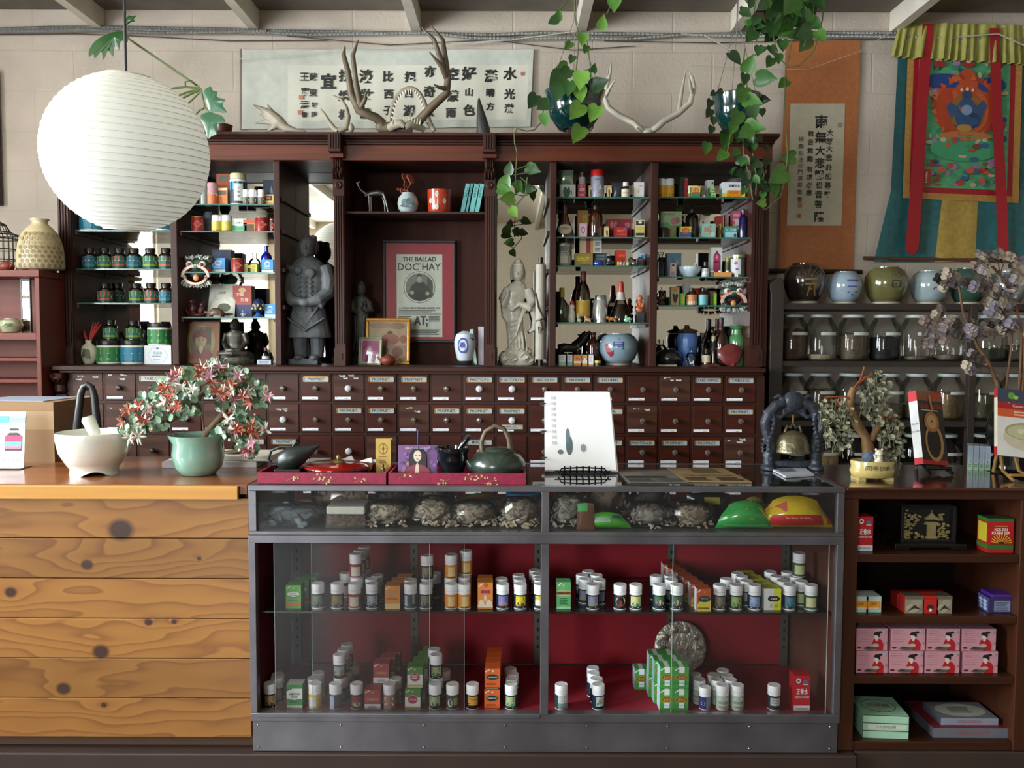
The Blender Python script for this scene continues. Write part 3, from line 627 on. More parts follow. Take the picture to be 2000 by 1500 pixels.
case_row(ZSH,Y0,[
 ('navy_tan',621,1189,'navy and moss green pill bottle on the case shelf, right of the green box pair',[]),
 ('tan_patch',659,1189,'dark pill bottle with olive tan picture on the case shelf',[(675,1118,'red_rear','lavender capped bottle deep behind the olive tan bottle on the case shelf')]),
 ('red_cream',693,1190,'red pill bottle with cream panel on the case shelf front',[(697,1128,'red_cream','red bottle carrying the front red bottle stacked above it on the case shelf'),(704,1119,'red_rear','middle bottle of the bottom row under the stacked red bottles'),(713,1110,'red_rear','rearmost bottle of the bottom row under the stacked red bottles')]),
 ('navy_pale',727.5,1189,'dark blue pill bottle with pale script picture on the case shelf',[(726,1130),(737,1123)]),
 ('lavender_side',802,1192,'grey pill bottle turned to its lavender side panel on the case shelf',[(802,1132)]),
 ('grey_tree',832,1192.5,'charcoal pill bottle with grey tree picture on the case shelf',[(834,1128,'grey_tree','charcoal bottle holding up the one stacked on it, above the grey tree bottle'),(850,1119,'plain','dark bottle behind and right of the stacked charcoal bottles')]),
 ('orange_cream',881.7,1192.5,'orange and cream pill bottle on the case shelf, left of an identical pair',[(880,1128,'orange_cream','orange bottle under the left stacked orange bottle')]),
 ('orange_cream',907,1191,'orange and cream pill bottle on the case shelf front, right of its twin',[(907.5,1126,'orange_cream','orange bottle in the middle of the right orange file'),(909,1118,'orange_cream','orange bottle under the right stacked orange bottle')]),
 ('violet_orange',982,1189,'navy pill bottle with violet and peach picture on the case shelf',[(979.5,1129)]),
 ('yellow_pic',1016,1190,'dark pill bottle with bright yellow picture on the case shelf',[(1015,1130),(1013,1122)]),
 ('yellow_white',1055,1190,'yellow and white pill bottle half hidden by the middle post, case shelf',[(1056,1133),(1054,1127),(1050,1120),(1045,1113)]),
 ('violet_flower',1157.5,1190,'navy pill bottle with violet flower picture, front of its pyramid on the shelf',[(1142,1130,'violet_flower','left bottle of the second row in the violet flower group'),(1171,1131.5,'violet_flower','right bottle of the second row in the violet flower group'),(1137,1122,'plain','left bottle of the third row in the violet flower group'),(1165,1122,'plain','right bottle of the third row in the violet flower group'),(1149,1115,'plain','rearmost bottle of the violet flower group')]),
 ('red_figure',1210.6,1190,'navy pill bottle with a red robed figure picture on the shelf',[]),
 ('yellow_green',1241,1189,'green pill bottle with yellow sky picture on the shelf, standing alone',[]),
 ('green_branch',1287.5,1184,'dark green pill bottle with flowering branch picture, left one of the front pair',[(1281.5,1124,'plain','bottle behind the left flowering branch bottle')]),
 ('green_branch',1321,1193,'dark green flowering branch pill bottle seen through the sliding pane edge',[(1311.5,1131,'plain','second bottle behind the flowering branch bottle at the pane edge'),(1308,1123,'plain','last bottle behind the flowering branch bottle at the pane edge')]),
 ('olive',1405,1190,'olive grey pill bottle on the shelf, right of the long orange box file',[(1419,1130)]),
 ('green_script',1437,1190,'dark green pill bottle with lime script picture on the shelf',[(1458.5,1134,'plain','nearest bottle behind, between lime script and sky blue bottles'),(1449,1125,'plain','middle bottle behind, between lime script and sky blue bottles'),(1441,1119,'plain','farthest bottle behind, between lime script and sky blue bottles')]),
 ('blue_script',1473,1191,'sky blue script pill bottle on the shelf, left of the white and yellow boxes',[]),
 ('blue_green',1541,1191,'dark teal pill bottle with blue plume, right of the yellow boxes',[(1530,1134),(1517,1125),(1505,1116)]),
 ('leaf_cream',1583,1194,'leaf green pill bottle with cream panel, last one on the shelf front',[(1569,1137),(1554.5,1126,'leaf_cream','leaf green bottle carrying the lone stacked one at the shelf end'),(1538,1117,'plain','rearmost bottle in the leaf green file at the shelf end')])])
def stacked(key,bx,ty,zs,label,Y=None,rz=0):
    z=zs+PH+.0005;g=G(bx,ty,z+PH);y=Y or g.y;pill(key,(P(bx,ty,y).x,y,z),label,rz=rz)
stacked('red_cream',695,1081,ZSH,'red cream panel bottle stacked on top, front of its file of three',2.70)
stacked('red_rear',702.5,1075,ZSH,'second of the red bottles stacked on top, case shelf',2.745);stacked('red_rear',711,1068,ZSH,'rearmost of the red bottles stacked on top, case shelf',2.79)
stacked('grey_tree',834,1089,ZSH,'charcoal grey tree bottle stacked on another, case shelf',2.682)
stacked('orange_cream',881,1080.5,ZSH,'left one of the two stacked orange bottles on the case shelf',2.695);stacked('orange_cream',910.5,1072,ZSH,'right and higher looking one of the two stacked orange bottles',2.745)
stacked('leaf_cream',1561,1083,ZSH,'leaf green bottle stacked above the others at the right shelf end',2.73)
Y0=2.640
case_row(ZF,Y0,[
 ('gold_dark',528,1392,'dark pill bottle with golden picture, leftmost on the case floor',[(538,1327),(542.5,1316)]),
 ('yellow_lbl',616,1391,'yellow labelled pill bottle on the case floor',[(611,1326),(621.5,1313)]),
 ('pale_side',656,1391,'dark pill bottle turned to its pale lilac side on the case floor',[(661,1330,'brown_scene','bottom bottle under the front stacked brown scene bottle'),(668,1320,'brown_scene','bottom bottle under the middle stacked brown scene bottle'),(676,1309,'brown_scene','bottom bottle under the rear stacked brown scene bottle'),(690,1298,'plain','bottle at the back right of the stacked brown scene bottles')]),
 ('red_scene',697,1391,'navy pill bottle with red scene picture on the case floor',[]),
 ('tan_label',761,1391,'tan and cream pill bottle on the case floor by the pink boxes',[(772,1326)]),
 ('green_scroll',850,1390,'green scroll pill bottle on the case floor below a stacked twin',[(853,1329,'green_scroll','green scroll bottle under the front stacked one'),(848,1318,'green_scroll','green scroll bottle under the rear stacked one'),(868,1308,'plain','dark bottle behind right of the stacked green scroll bottles')]),
 ('grey_dog',884,1390,'olive grey pill bottle with a white dog shape on the case floor',[]),
 ('orange_chest',923,1391,'dark pill bottle with orange picture reading Chest on the case floor',[]),
 ('green_cap_lbl',998,1391,'deep green pill bottle right of the stacked orange boxes',[(999.5,1326),(1001,1315),(997,1305)]),
 ('back_white',1096,1391,'lone pill bottle showing its white back label on the case floor',[]),
 ('tree_pic',1168,1391,'navy pill bottle with a tree landscape, front of four in file',[(1165,1324),(1159,1313),(1158,1303)]),
 ('blue_small',1376,1391,'smaller blue pill bottle beside the green gold boxes',[(1367,1328,'pale_green','first bottle behind the smaller blue bottle'),(1358,1316,'pale_green','second bottle behind the smaller blue bottle')]),
 ('pale_green',1410,1391,'pale green pill bottle on the case floor, left one of the front two',[(1401.5,1329),(1394,1317)]),
 ('pale_green',1439.5,1391,'pale green pill bottle on the case floor, right one of the front two',[(1428.5,1329),(1420,1318),(1412,1308)]),
 ('white_black',1511,1392,'black and silver pill bottle alone beside the red liniment box',[])])
stacked('brown_scene',663,1278.5,ZF,'front bottle of the stacked brown scene row on the case floor',2.682);stacked('brown_scene',671,1270,ZF,'middle bottle of the stacked brown scene row on the case floor',2.727);stacked('brown_scene',678,1261,ZF,'rear bottle of the stacked brown scene row on the case floor',2.772)
stacked('green_scroll',852,1278,ZF,'front one of two stacked green scroll bottles',2.684);stacked('green_scroll',848,1269,ZF,'rear one of two stacked green scroll bottles',2.73)
# ---------------------------------------------------------------- cartons
def carton_mesh(w_,d_,h_,base,spec,side=None,topc=None,sidespec=None,name='medicine_box',topspec=None,lside=None):
    b=MB();base=mcol(base);s_=mcol(side) if side else base;t_=mcol(topc) if topc else base;l_=mcol(lside) if lside else s_
    v=[(-w_/2,0,0),(w_/2,0,0),(w_/2,d_,0),(-w_/2,d_,0),(-w_/2,0,h_),(w_/2,0,h_),(w_/2,d_,h_),(-w_/2,d_,h_)]
    for f,mt in (((0,3,2,1),base),((4,5,6,7),t_),((0,1,5,4),base),((1,2,6,5),s_),((2,3,7,6),base),((3,0,4,7),l_)):b.add([v[i] for i in f],[(0,1,2,3)],mt)
    art(b,spec,facemap(-w_/2,w_/2,0,h_,0),w_/h_)
    if sidespec:art(b,sidespec,(lambda x0: lambda a,c,L:(x0-L,d_*(1-a),h_*c))(-w_/2),d_/h_)
    if topspec:art(b,topspec, lambda a,c,L:(-w_/2+w_*a,d_*c,h_+L),w_/d_)
    o=b.build(name,smooth=0); return o
def carton(px0,px1,py0,py1,Y,depth,label,base,spec=(),cat='box',name='medicine_box',z=None,rz=0,group=None,bot=None,**k):
    """box whose front face fills a photo rectangle at depth Y; z: the surface it stands on"""
    p0=P(px0,py1,Y);p1=P(px1,py0,Y);zb_=p0.z if z is None else z;h_=max(p1.z-zb_,.004)
    o=carton_mesh(abs(p1.x-p0.x),depth,h_,base,list(spec),name=name,**k)
    o.location=((p0.x+p1.x)/2,Y,zb_);o.rotation_euler=(0,0,R(rz)); return tag(o,label,cat,group)
def file_of(src,n,dx,dy,desc,lab,dz=0):
    out=[]
    for i in range(1,n):
        o=src.copy();C.objects.link(o);o.location=src.location+Vector((dx*i,dy*i,dz));o['label']=lab[i-1] if isinstance(lab,list) else lab%CH[i+1];out.append(o)
    return out
tick=('p',[(.04,.86),(.3,.97),(.34,.94),(.06,.82)],'e6e6e0');em=('e',.5,.88,.07,.05,'d8b070')
g1=carton(558.5,587.5,1143,1192,2.625,.044,'front bright green box with white plaque on the case shelf','55a83f',[tick,em,('e',.5,.6,.42,.13,ink),('e',.5,.61,.4,.115,'e6eadf'),('t','補中益氣',.5,.65,.07,ink,.6),('t','TI SE WAN',.5,.56,.06,ink,.6,.02),('l',.1,.9,.33,.4,1,'2c5a20'),('r',0,.12,1,.26,'cf5b2b')],z=ZSH,side='3f6a3c')
file_of(g1,3,.013,.046,0,'%s bright green box in the file at the shelf left end')
o1=carton(752,781,1144,1191,2.625,.044,'front amber box with grey plaque on the case shelf','d98a35',[tick,em,('r',.2,.62,.8,.74,'b59a70'),('l',.12,.88,.4,.5,2,'8a5a20'),('r',0,0,1,.22,'e0c890')],z=ZSH,side='8a5a35')
file_of(o1,3,.012,.046,0,'%s amber box in the file beside the lavender bottle')
o2=carton(933,962.5,1138,1188,2.63,.044,'front orange box with magenta ribbon plaque on the case shelf','db8a3a',[tick,('e',.55,.9,.14,.08,'d2502a'),('p',[(.2,.58),(.35,.6),(.65,.6),(.8,.58),(.8,.72),(.65,.7),(.35,.7),(.2,.72)],'9a2a6a'),('r',.42,.3,.58,.52,'e6c9a8'),('e',.25,.2,.2,.14,'e2cdb4'),('e',.75,.2,.2,.14,'e2cdb4'),('r',0,.06,1,.16,'e2cdb4')],z=ZSH,side='b0662a')
file_of(o2,2,-.002,.046,0,['orange box behind the magenta ribbon box on the case shelf'])
carton(1087,1115,1137,1185,2.632,.044,'single pale green box with brown band at the left of the right shelf','63b071',[tick,em,('r',0,.5,1,.68,'c9b98a'),('r',0,.53,1,.65,'8a5a2c'),('t','HUANG LIAN',.5,.59,.07,ink,.8,.02),('l',.2,.8,.15,.42,4,'2f6a40'),('r',0,0,1,.08,'9ad0a0')],z=ZSH,side='4a8a58')
o3=carton(1360,1389,1150,1188,2.61,.045,'front rust and yellow box of the long file on the case shelf','b5532a',[tick,('e',.55,.85,.06,.05,'e08040'),('p',[(.05,0),(1,0),(1,.56),(.15,.4),(.05,.28)],'cfc04a'),('e',.55,.55,.42,.14,'2a3a32'),('t','麻杏止咳',.55,.58,.07,'b9c4b4',.6),('l',.1,.95,.1,.2,1,'6d6020')],z=ZSH,lside='cfd0d8',topc='b8552c')
file_of(o3,7,-.009,.0465,0,'%s rust box in the long file on the case shelf')
o4=carton(1492,1526,1150,1193,2.625,.05,'front half white half yellow box with black hexagon plaque','d9dc3a',[('r',0,0,.57,1,'dfe3e0'),('p',[(.22,.5),(.32,.4),(.8,.4),(.92,.5),(.92,.58),(.8,.66),(.32,.66),(.22,.58)],'1c2024'),('t','感冒清',.57,.53,.1,'d9dcd8',.5,.02),('r',.35,.12,.5,.3,'b9c0b4'),('r',.62,.12,.8,.3,'bcae30')],z=ZSH,side='c4b830',lside='d3d6d4')
file_of(o4,4,-.011,.053,0,'%s white and yellow box in the file on the case shelf')
carton(560,590,1337,1391,2.628,.044,'single green and white box on the case floor, left part','e2e6e2',[('r',0,.83,1,1,'2f8a35'),('p',[(.0,.7),(.0,.83),(1,.83),(.4,.83),(.1,.74)],'2f6a30'),('t','板藍根沖劑',.5,.6,.09,ink,.85,.02),('t','ISATIS',.5,.48,.07,ink,.5,.02),('p',[(0,.14),(1,.14),(1,.42),(.5,.36),(0,.42)],'2f8f3a'),('l',.15,.85,.22,.3,1,'1d5a28')],z=ZF,side='3f7a45')
pk=[('r',0,0,1,.27,'d6d9dc'),('r',.25,.05,.75,.2,'a9acb4'),('e',.5,.86,.06,.06,'d98a8a'),tick,('r',.12,.45,.9,.58,'a8705f'),('t','活絡丹',.5,.515,.09,'c9a08a',.6)]
p1=carton(712,743,1347,1388,2.622,.044,'bottom front dusty red box of the stack on the case floor','9c4444',pk,z=ZF,side='7d3232')
file_of(p1,4,.012,.0465,0,'%s dusty red box on the bottom layer')
h_=p1.dimensions.z if p1.dimensions.z>0 else .06
bpy.context.view_layer.update();h_=p1.dimensions.z
p2=carton_mesh(p1.dimensions.x,.044,h_,'9c4444',pk,side='7d3232');p2.location=p1.location+Vector((.02,.05,h_+.0005));tag(p2,'front dusty red box of the upper layer in the stack','box')
file_of(p2,3,.012,.0465,0,'%s dusty red box on the upper layer')
gp=[('r',0,0,1,.62,'d9dcd9'),tick,em,('e',.5,.5,.34,.22,'cfc9b0'),('e',.5,.5,.31,.2,'a83258'),('r',0,.04,1,.14,'b9a95a')]
q1=carton(791,821,1346,1389,2.622,.044,'bottom front green and white box with magenta circle','4f8a3f',gp+[('t','杞菊地黃',.5,.5,.1,'e6d0d6',.5)],z=ZF,side='5f6a3a')
file_of(q1,4,.011,.0465,0,'%s magenta circle box on the bottom layer')
bpy.context.view_layer.update();hq=q1.dimensions.z
q2=carton_mesh(q1.dimensions.x,.044,hq,'4f8a3f',gp+[('l',.3,.7,.42,.6,3,'e6d0d6')],side='5f6a3a');q2.location=q1.location+Vector((.006,.012,hq+.0005));tag(q2,'upper front green and white box with magenta circle','box')
file_of(q2,4,.011,.0465,0,'%s magenta circle box on the upper layer')
gg=[tick,('e',.52,.88,.06,.05,'d8e0d8'),('e',.5,.58,.42,.16,'8f7430'),('e',.5,.58,.38,.13,ink),('t','GAN MAO LING',.5,.585,.07,'c9d0f0',.6,.02),('l',.1,.9,.2,.3,2,'8a4a20'),('r',0,.0,1,.09,'2a1c14'),('l',.05,.95,.01,.08,1,'b9a080')]
r1=carton(946,976,1347,1391,2.622,.044,'bottom front vivid orange box with black oval on the case floor','d8622a',gg,z=ZF,side='a8481f')
file_of(r1,4,.001,.0465,0,'%s vivid orange box on the bottom layer')
bpy.context.view_layer.update();hr=r1.dimensions.z
r2=r1.copy();C.objects.link(r2);r2.location=r1.location+Vector((.001,.004,hr+.0005));r2['label']='upper front vivid orange box with black oval'
file_of(r2,4,.001,.0465,0,'%s vivid orange box on the upper layer')
gn=[tick,('r',.32,.72,.7,1,'d9e0e0'),('e',.5,.52,.46,.14,'b88a2c'),('e',.5,.52,.42,.11,'7d5a1c'),('t','首烏片',.5,.52,.11,'d0a850',.65),('r',.32,.12,.7,.38,'cdd9df'),('r',0,.25,1,.27,'2f7030')]
tsp=[('r',.34,0,.66,1,'c9cdc9')]
n1=carton(1288,1316.5,1346,1391,2.622,.05,'bottom left front green box with gold plaque by the silver plate','3f9440',gn,z=ZF,lside='b9c9dc',side='357a38',topspec=tsp)
bpy.context.view_layer.update();hn,wn_=n1.dimensions.z,n1.dimensions.x
k=0
for lay in ('bottom','upper'):
    for col in ('left','right'):
        for dep in ('front','middle','rear'):
            if (lay,col,dep)==('bottom','left','front'): continue
            o=n1.copy();C.objects.link(o);d_=('front','middle','rear').index(dep)
            o.location=n1.location+Vector(((wn_+.001)*(col=='right')-.009*d_+.001*(lay=='upper'),.0515*d_+.004*(lay=='upper'),(hn+.0005)*(lay=='upper')))
            o['label']='%s %s %s green gold plaque box by the silver plate'%(lay,col,dep)
o=n1.copy();C.objects.link(o);o.location=n1.location+Vector((-.055,.16,0));o['label']='green box alone at the back left of the gold plaque boxes'
zg=[('r',0,0,1,.16,'e0e2e6'),('t','— — — — —',.5,.08,.02,'66666a',.7),('e',.26,.86,.15,.075,'e6e6e6'),('p',[(.16,.84),(.26,.9),(.36,.84)],ink),('e',.7,.82,.15,.075,'6a6a9a'),('r',.55,.745,.88,.77,'e0d8dc'),('t','正骨水',.5,.56,.17,'eceaea',.72,.03),('t','ZHENG GU SHUI',.5,.41,.06,'eceaea',.86,.02)]
carton(1550,1583,1320,1389.5,2.62,.05,'red and white liniment box at the right end of the case floor','c41c26',zg,z=ZF,lside='a8141e',topc='b81a24')
b=MB();rpl=51*u(2.93);b.lathe([(.0001,.006),(rpl*.55,.004),(rpl*.6,.010),(rpl*.9,.014),(rpl,.010),(rpl,.006),(rpl*.6,0),(.0001,0)],M('a8a49a',.35,.6,var=.5,scale=60,bump=.8),40,Matrix.Rotation(R(75),4,'X'))
for i in range(10):
    a=2*pi*i/10;b.ball((rpl*.75*cos(a),-.012,rpl*.75*sin(a)),(.012,.003,.012),M('8a8070',.4,.6,var=.4,scale=80),8)
o=b.build('silver_plate');p=P(1327,1287,2.94);o.location=(p.x,2.935,ZF+rpl*.97);tag(o,'round embossed silver plate propped at the back of the case floor','plate')
# ---------------------------------------------------------------- goods in the mirrored bays
def vessel(name,label,cat,px,pt,pb,wpx,Y,parts,z=None,art_=None,n=20,sy=1,group=None,rz=0):
    """parts: (part name, [(radius 0..1, height 0..1)], material); art_: (z0, z1, radius, spec, ground colour, degrees)"""
    p=P(px,pb,Y);z0=p.z if z is None else z;h=P(px,pt,Y).z-z0;r=wpx/2*u(Y)
    if len(parts)==1 and not art_:
        o=MB().lathe([(a*r,c*h) for a,c in parts[0][1]],parts[0][2],n,sy=sy).build(name,loc=(p.x,Y,z0),smooth=40);o.rotation_euler.z=R(rz); return tag(o,label,cat,group)
    t=thing(name,label,cat,(p.x,Y,z0),group,R(rz)-.8*math.atan2(p.x,Y))
    for nm,prof,mt in parts:MB().lathe([(a*r,c*h) for a,c in prof],mt,n,sy=sy).build(nm,t,smooth=40)
    if art_:
        za,zb_,rf,spec,bg,dg=art_;m=MB();fm=wrapmap(r*rf+.0006,za*h,zb_*h,R(dg));k=14
        if bg:m.add([fm(i/k,q,0) for q in (0,1) for i in range(k+1)],[(i,i+1,k+2+i,k+1+i) for i in range(k)],bg)
        art(m,spec,fm,r*R(dg)/((zb_-za)*h),.0004);m.build('label',t,smooth=30)
    return t
YA,YBk_=4.245,4.34
def bx(k,i,a,c,top,label,base,spec=(),Y=YA,d=.045,z=None,**kw):
    return carton(a,c,top,999,Y,d,label,base,spec,z=(ZS[k][i]+.0002 if z is None else z),**kw)
am=glass('amber_glass',(.42,.16,.04),1,.02);cob=glass('cobalt_glass',(.05,.06,.5),1,.02);gr=glass('green_glass',(.5,.78,.48),1,.02);pur=glass('violet_glass',(.55,.48,.6),1,.02);clr=glass('clear_jar_glass',(.93,.96,.94),1,.02)
dkb=M('1a120f',.15,coat=.8);blkc=M('191716',.35)
SUP=[('bottle',[(.9,0),(1,.03),(1,.62),(.93,.69),(.68,.75),(.62,.76),(.62,.80)],M('20140e',.12,coat=.7)),('cap',[(.66,.79),(.70,.8),(.70,.98),(.66,1),(.0,1)],blkc)]
def sup(px,pt,pb,w_,key,label,Y=YA,z=None):
    cols={'blue':('2f6d9a','27616e','2f7d96'),'green':('86a83c','2e6a52','7d9a35'),'orange':('c9552a','2e5f50','b8502c'),'plain':('22463a','22463a','2a4a3e')}[key]
    sp=[('r',0,.66,1,1,cols[0]),('r',0,.62,1,.66,'c9d6cf'),('r',0,.34,1,.62,cols[1]),('r',0,.18,1,.34,cols[2]),('l',.2,.8,.38,.6,3,'a9c4b4'),('r',0,0,1,.1,'1f4038')]
    return vessel('supplement_bottle',label,'bottle',px,pt,pb,w_,Y,SUP,z,(.05,.6,1.0,sp,cols[1],200))
for px,key,lb in ((176,'blue','leftmost blue label bottle on the upper row of the far left bay'),(205,'green','lime label bottle second from left, upper row of the far left bay'),(234,'orange','orange label bottle under the bright flag reflection, upper row, far left bay'),(262.5,'blue','blue label bottle in the middle of the upper row, far left bay'),(294,'green','lime label bottle second from right, upper row of the far left bay'),(325,'orange','orange label bottle at the right end of the upper row, far left bay')):
    sup(px,485,527,27,key,lb,z=ZS['C'][1])
for px,key,lb,Y in ((206,'orange','orange label bottle, left end of the lower glass shelf, far left bay',YA),(230,'plain','dark green bottle turned away, lower glass shelf of the far left bay',4.33),(267,'green','lime label bottle, middle of the lower glass shelf, far left bay',YA),(296,'orange','orange label bottle, right half of the lower glass shelf, far left bay',YA),(325,'blue','blue label bottle, right end of the lower glass shelf, far left bay',YA)):
    sup(px,553,594,27,key,lb,Y,ZS['C'][2])
POT=[('jar',[(.93,0),(1,.04),(1,.74),(.96,.78)],M('e9ece8',.3)),('lid',[(.99,.78),(1,.80),(1,.97),(.97,1),(0,1)],M('1d1613',.35))]
def pot(px,pt,pb,w_,key,label,z,Y=4.25,lid=True):
    c1,c2,c3={'g':('7ea63a','2f7d4a','3f8a3a'),'b':('2f7fae','2f7d96','2a6a78')}[key]
    return vessel('supplement_jar',label,'jar',px,pt,pb,w_,Y,POT,z,(.08,.70,1.0,[('r',0,.62,1,1,c1),('r',0,.58,1,.62,'dfe8d8'),('r',0,.3,1,.58,c2),('r',0,.14,1,.3,c1),('r',0,0,1,.14,c3)],c2,220),n=28)
j1=pot(214.5,664,713,47,'g','lime and green wide jar on the ledge beside the feather vase',zl);j2=pot(260.5,664,713,45,'b','blue and green wide jar on the ledge left of the white plaster box',zl)
zj=P(214,664,4.25).z+.0005
sup(216,625,664,27,'green','lime label bottle standing on the lime wide jar',4.25,zj);sup(261,626,664,27,'green','lime label bottle standing on the blue wide jar',4.25,zj)
wb=carton(282,334,675,714,4.235,.10,'white plaster box with grey frame print at the bottom of the far left bay','d9dde2',[('p',[(.12,.5),(.28,.88),(.72,.88),(.88,.5),(.72,.1),(.28,.1)],'a9b0bc'),('p',[(.14,.5),(.29,.86),(.71,.86),(.86,.5),(.71,.12),(.29,.12)],'d5dae0'),('t','狗皮膏',.5,.6,.16,'70798c',.5),('l',.3,.7,.4,.46,1,'70798c'),('l',.35,.65,.2,.26,1,'8a92a2'),('e',.5,.85,.05,.06,'70798c')],z=zl)
pot(312,630,675,44,'g','lime wide jar standing on the white plaster box',P(300,675,4.235).z+.0005,4.285)
pot(181,412,452,46,'b','blue jar on the top glass shelf left of the hanging lantern',ZS['C'][0]);pot(318,412,452,46,'b','teal jar on the top glass shelf peeking right below the lantern',ZS['C'][0])
t=thing('moon_flask_vase','small cream flask vase with dark print holding red feathered sticks','vase',(P(174,709,4.24).x,4.24,zl));k=u(4.24);cer=M('c9c4ae',.2,coat=.6)
b=MB().lathe([(9*k,0),(11*k,2*k),(18*k,14*k),(19*k,22*k),(15*k,33*k),(7*k,39*k),(5.5*k,42*k),(7*k,46*k),(5*k,46*k),(4*k,40*k)],cer,24,sy=.7)
b.build('vase_body',t,smooth=50)
b=MB();rr=random.Random(4)
for i in range(9):
    a=rr.uniform(0,6.28);b.poly([(x*k+8*k*cos(a)*0,-13.6*k+abs(x)*.12*k,z*k) for x,z in [(rr.uniform(-9,9),rr.uniform(10,32)) for _ in range(4)]],M('4f4a2e',.4))
b.build('painted_print',t,smooth=0)
for i,(dx,dz) in enumerate(((-21,84),(-17,76),(9,82),(14,80),(19,82),(24,78))):MB().tube([(0,0,38*k),(dx*.5*k,2*k,60*k),(dx*k,3*k,dz*k)],[k*.7,2.6*k,1.0*k],M('a5231a',.6),6).build('red_stick',t)
vessel('storage_tin','grey tin half hidden by the lantern, top shelf second bay','tin',400,362,400,20,YA,[('tin',[(1,0),(1,.9),(.9,1),(0,1)],M('8a8f8c',.35,.4))],ZS['D'][0])
vessel('printed_can','pink and orange printed can on the top shelf, second bay','can',416,358,398,21,YA,[('can',[(1,0),(1,.97),(.94,1),(0,1)],M('b98a92',.4,var=.3,scale=60))],ZS['D'][0],(.05,.6,1,[('r',0,0,1,.7,'c96a35'),('e',.5,.7,.3,.2,'d9a04a')], None,180))
bx('D',0,433,450,340,'tall orange box behind the tea tin, top shelf second bay','d8622a',[('r',.15,.78,.85,.95,'7d7a68')],Y=4.33)
bx('D',0,426,444,367,'orange tea tin with cream top on the top shelf, second bay','e0702c',[('r',0,.88,1,1,'d6c9a8'),('r',.2,.62,.9,.84,'4a4a35'),('l',.2,.8,.1,.5,4,'b85a20')],side='c9b88a',name='tea_tin',cat='tin')
vessel('supplement_tub','large white tub with cream lid and navy label, top shelf second bay','tub',466,340,399,32,4.26,[('tub',[(.92,0),(1,.03),(1,.78),(.94,.82)],M('e2e6e4',.3)),('lid',[(.9,.83),(.94,.84),(.94,.98),(.88,1),(0,1)],M('cfc49a',.35))],ZS['D'][0],(.06,.74,1,[('r',0,0,1,.62,'1c3242'),('r',0,.62,1,1,'4f8fb0'),('r',.36,.1,.68,.9,'d8dcd8'),('t','合',.52,.7,.1,'33424c'),('t','歡',.52,.52,.1,'33424c'),('t','散',.52,.34,.1,'33424c')],'1c3242',190),n=28)
WB_= lambda:[('bottle',[(.95,0),(1,.03),(1,.66),(.9,.72)],white_pl),('cap',[(.94,.72),(.95,.74),(.95,.98),(.9,1),(0,1)],capw)]
for px,lb in ((481,'left one of three small white bottles on the top shelf, second bay'),(494.5,'middle one of three small white bottles, top shelf, second bay'),(511,'right one of three small white bottles, top shelf, second bay')):
    vessel('pill_bottle',lb,'bottle',px,371,399,14.5,YA,WB_(),ZS['D'][0],(.05,.55,1,[('r',.1,.1,.9,.9,'5d584a'),('e',.5,.55,.25,.3,'b9b2a0')],'8d8878',190))
bx('D',0,519,534,380,'small yellow and black box at the right end of the top shelf','d9b860',[('r',.1,.45,.9,.9,'2a201a'),('r',.1,.1,.9,.35,'c9963a'),('e',.5,.7,.25,.1,'b8402a')])
bx('D',0,522,537,351,'dark blue carton with a light drop behind the small yellow black box','233a52',[('p',[(.7,.2),(.9,.45),(.7,.8),(.5,.45)],'8fb8e0')],Y=4.34)
RT=M('8a1f22',.35,var=.15,scale=60)
def redtin(px,pt,pb,w_,sh,lb,dark=False):
    vessel('round_tea_tin',lb,'tin',px,pt,pb,w_,YA,[('tin',[(1,0),(1,.9),(.97,.92)],M('4f1a1c',.4) if dark else RT),('lid',[(1,.92),(1.02,.93),(1,.99),(.9,1),(0,1)],M('a87a4a',.3,.6))],ZS['D'][sh],(.1,.88,1,[('l',.1,.9,.1,.9,6,'b5654a'),('p',[(.5,.2),(.7,.5),(.5,.8),(.3,.5)],'c08a5a'),('p',[(.5,.28),(.64,.5),(.5,.72),(.36,.5)],'a52a28')], None,180))
redtin(387,423,452,24,1,'red round tea tin at the left of the second shelf, second bay');redtin(513,425,453,26,1,'red round tea tin near the right end of the second shelf');redtin(533,428,453,12,1,'dark red tin at the right edge of the second shelf, second bay', True);redtin(465,505,533,25,2,'red round tea tin on the third shelf right of the pale blue box')
vessel('storage_tin','plain grey bottle behind the left red tea tin','tin',409,414,452,20,4.33,[('tin',[(1,0),(1,.85),(.7,1),(0,1)],M('77808a',.4))],ZS['D'][1])
for px,lb in ((424,'left one of two yellow labelled white bottles, second shelf, second bay'),(443.5,'right one of two yellow labelled white bottles, second shelf, second bay')):
    vessel('pill_bottle',lb,'bottle',px,421,453,19.5,YA,WB_(),ZS['D'][1],(.06,.66,1,[('l',.2,.8,.2,.8,3,'9a8a35'),('r',0,.0,1,.12,'9a6a28')],'c9bd55',200))
bx('D',1,462,481.5,427,'white and green box on the second shelf of the second bay','e2e4e0',[('t','感冒丸',.5,.7,.14,ink,.8,.02),('p',[(0,.15),(1,.15),(1,.52),(.5,.45),(0,.52)],'3f9a68')]);bx('D',1,455,462,428,'narrow white box beside the white and green one','c9cdc8',[('r',0,.5,1,.7,'33382e')],Y=4.27)
bx('D',1,483,498,429,'small ochre box with orange top on the second shelf, second bay','a8854a',[('r',0,.75,1,1,'b8502a'),('r',.1,.15,.9,.65,'5a3a20')])
bx('D',2,422,451,488,'dark navy carton behind the pale blue box, third shelf','2c3558',[('r',.1,.1,.5,.9,'3a456c')],Y=4.33,d=.06)
bb=[('r',0,0,1,.22,'d6e0e6'),('e',.5,.68,.26,.18,'c9dcea'),('e',.5,.66,.2,.12,'5f9fd0'),('l',.2,.8,.3,.5,2,'a9cbe6')]
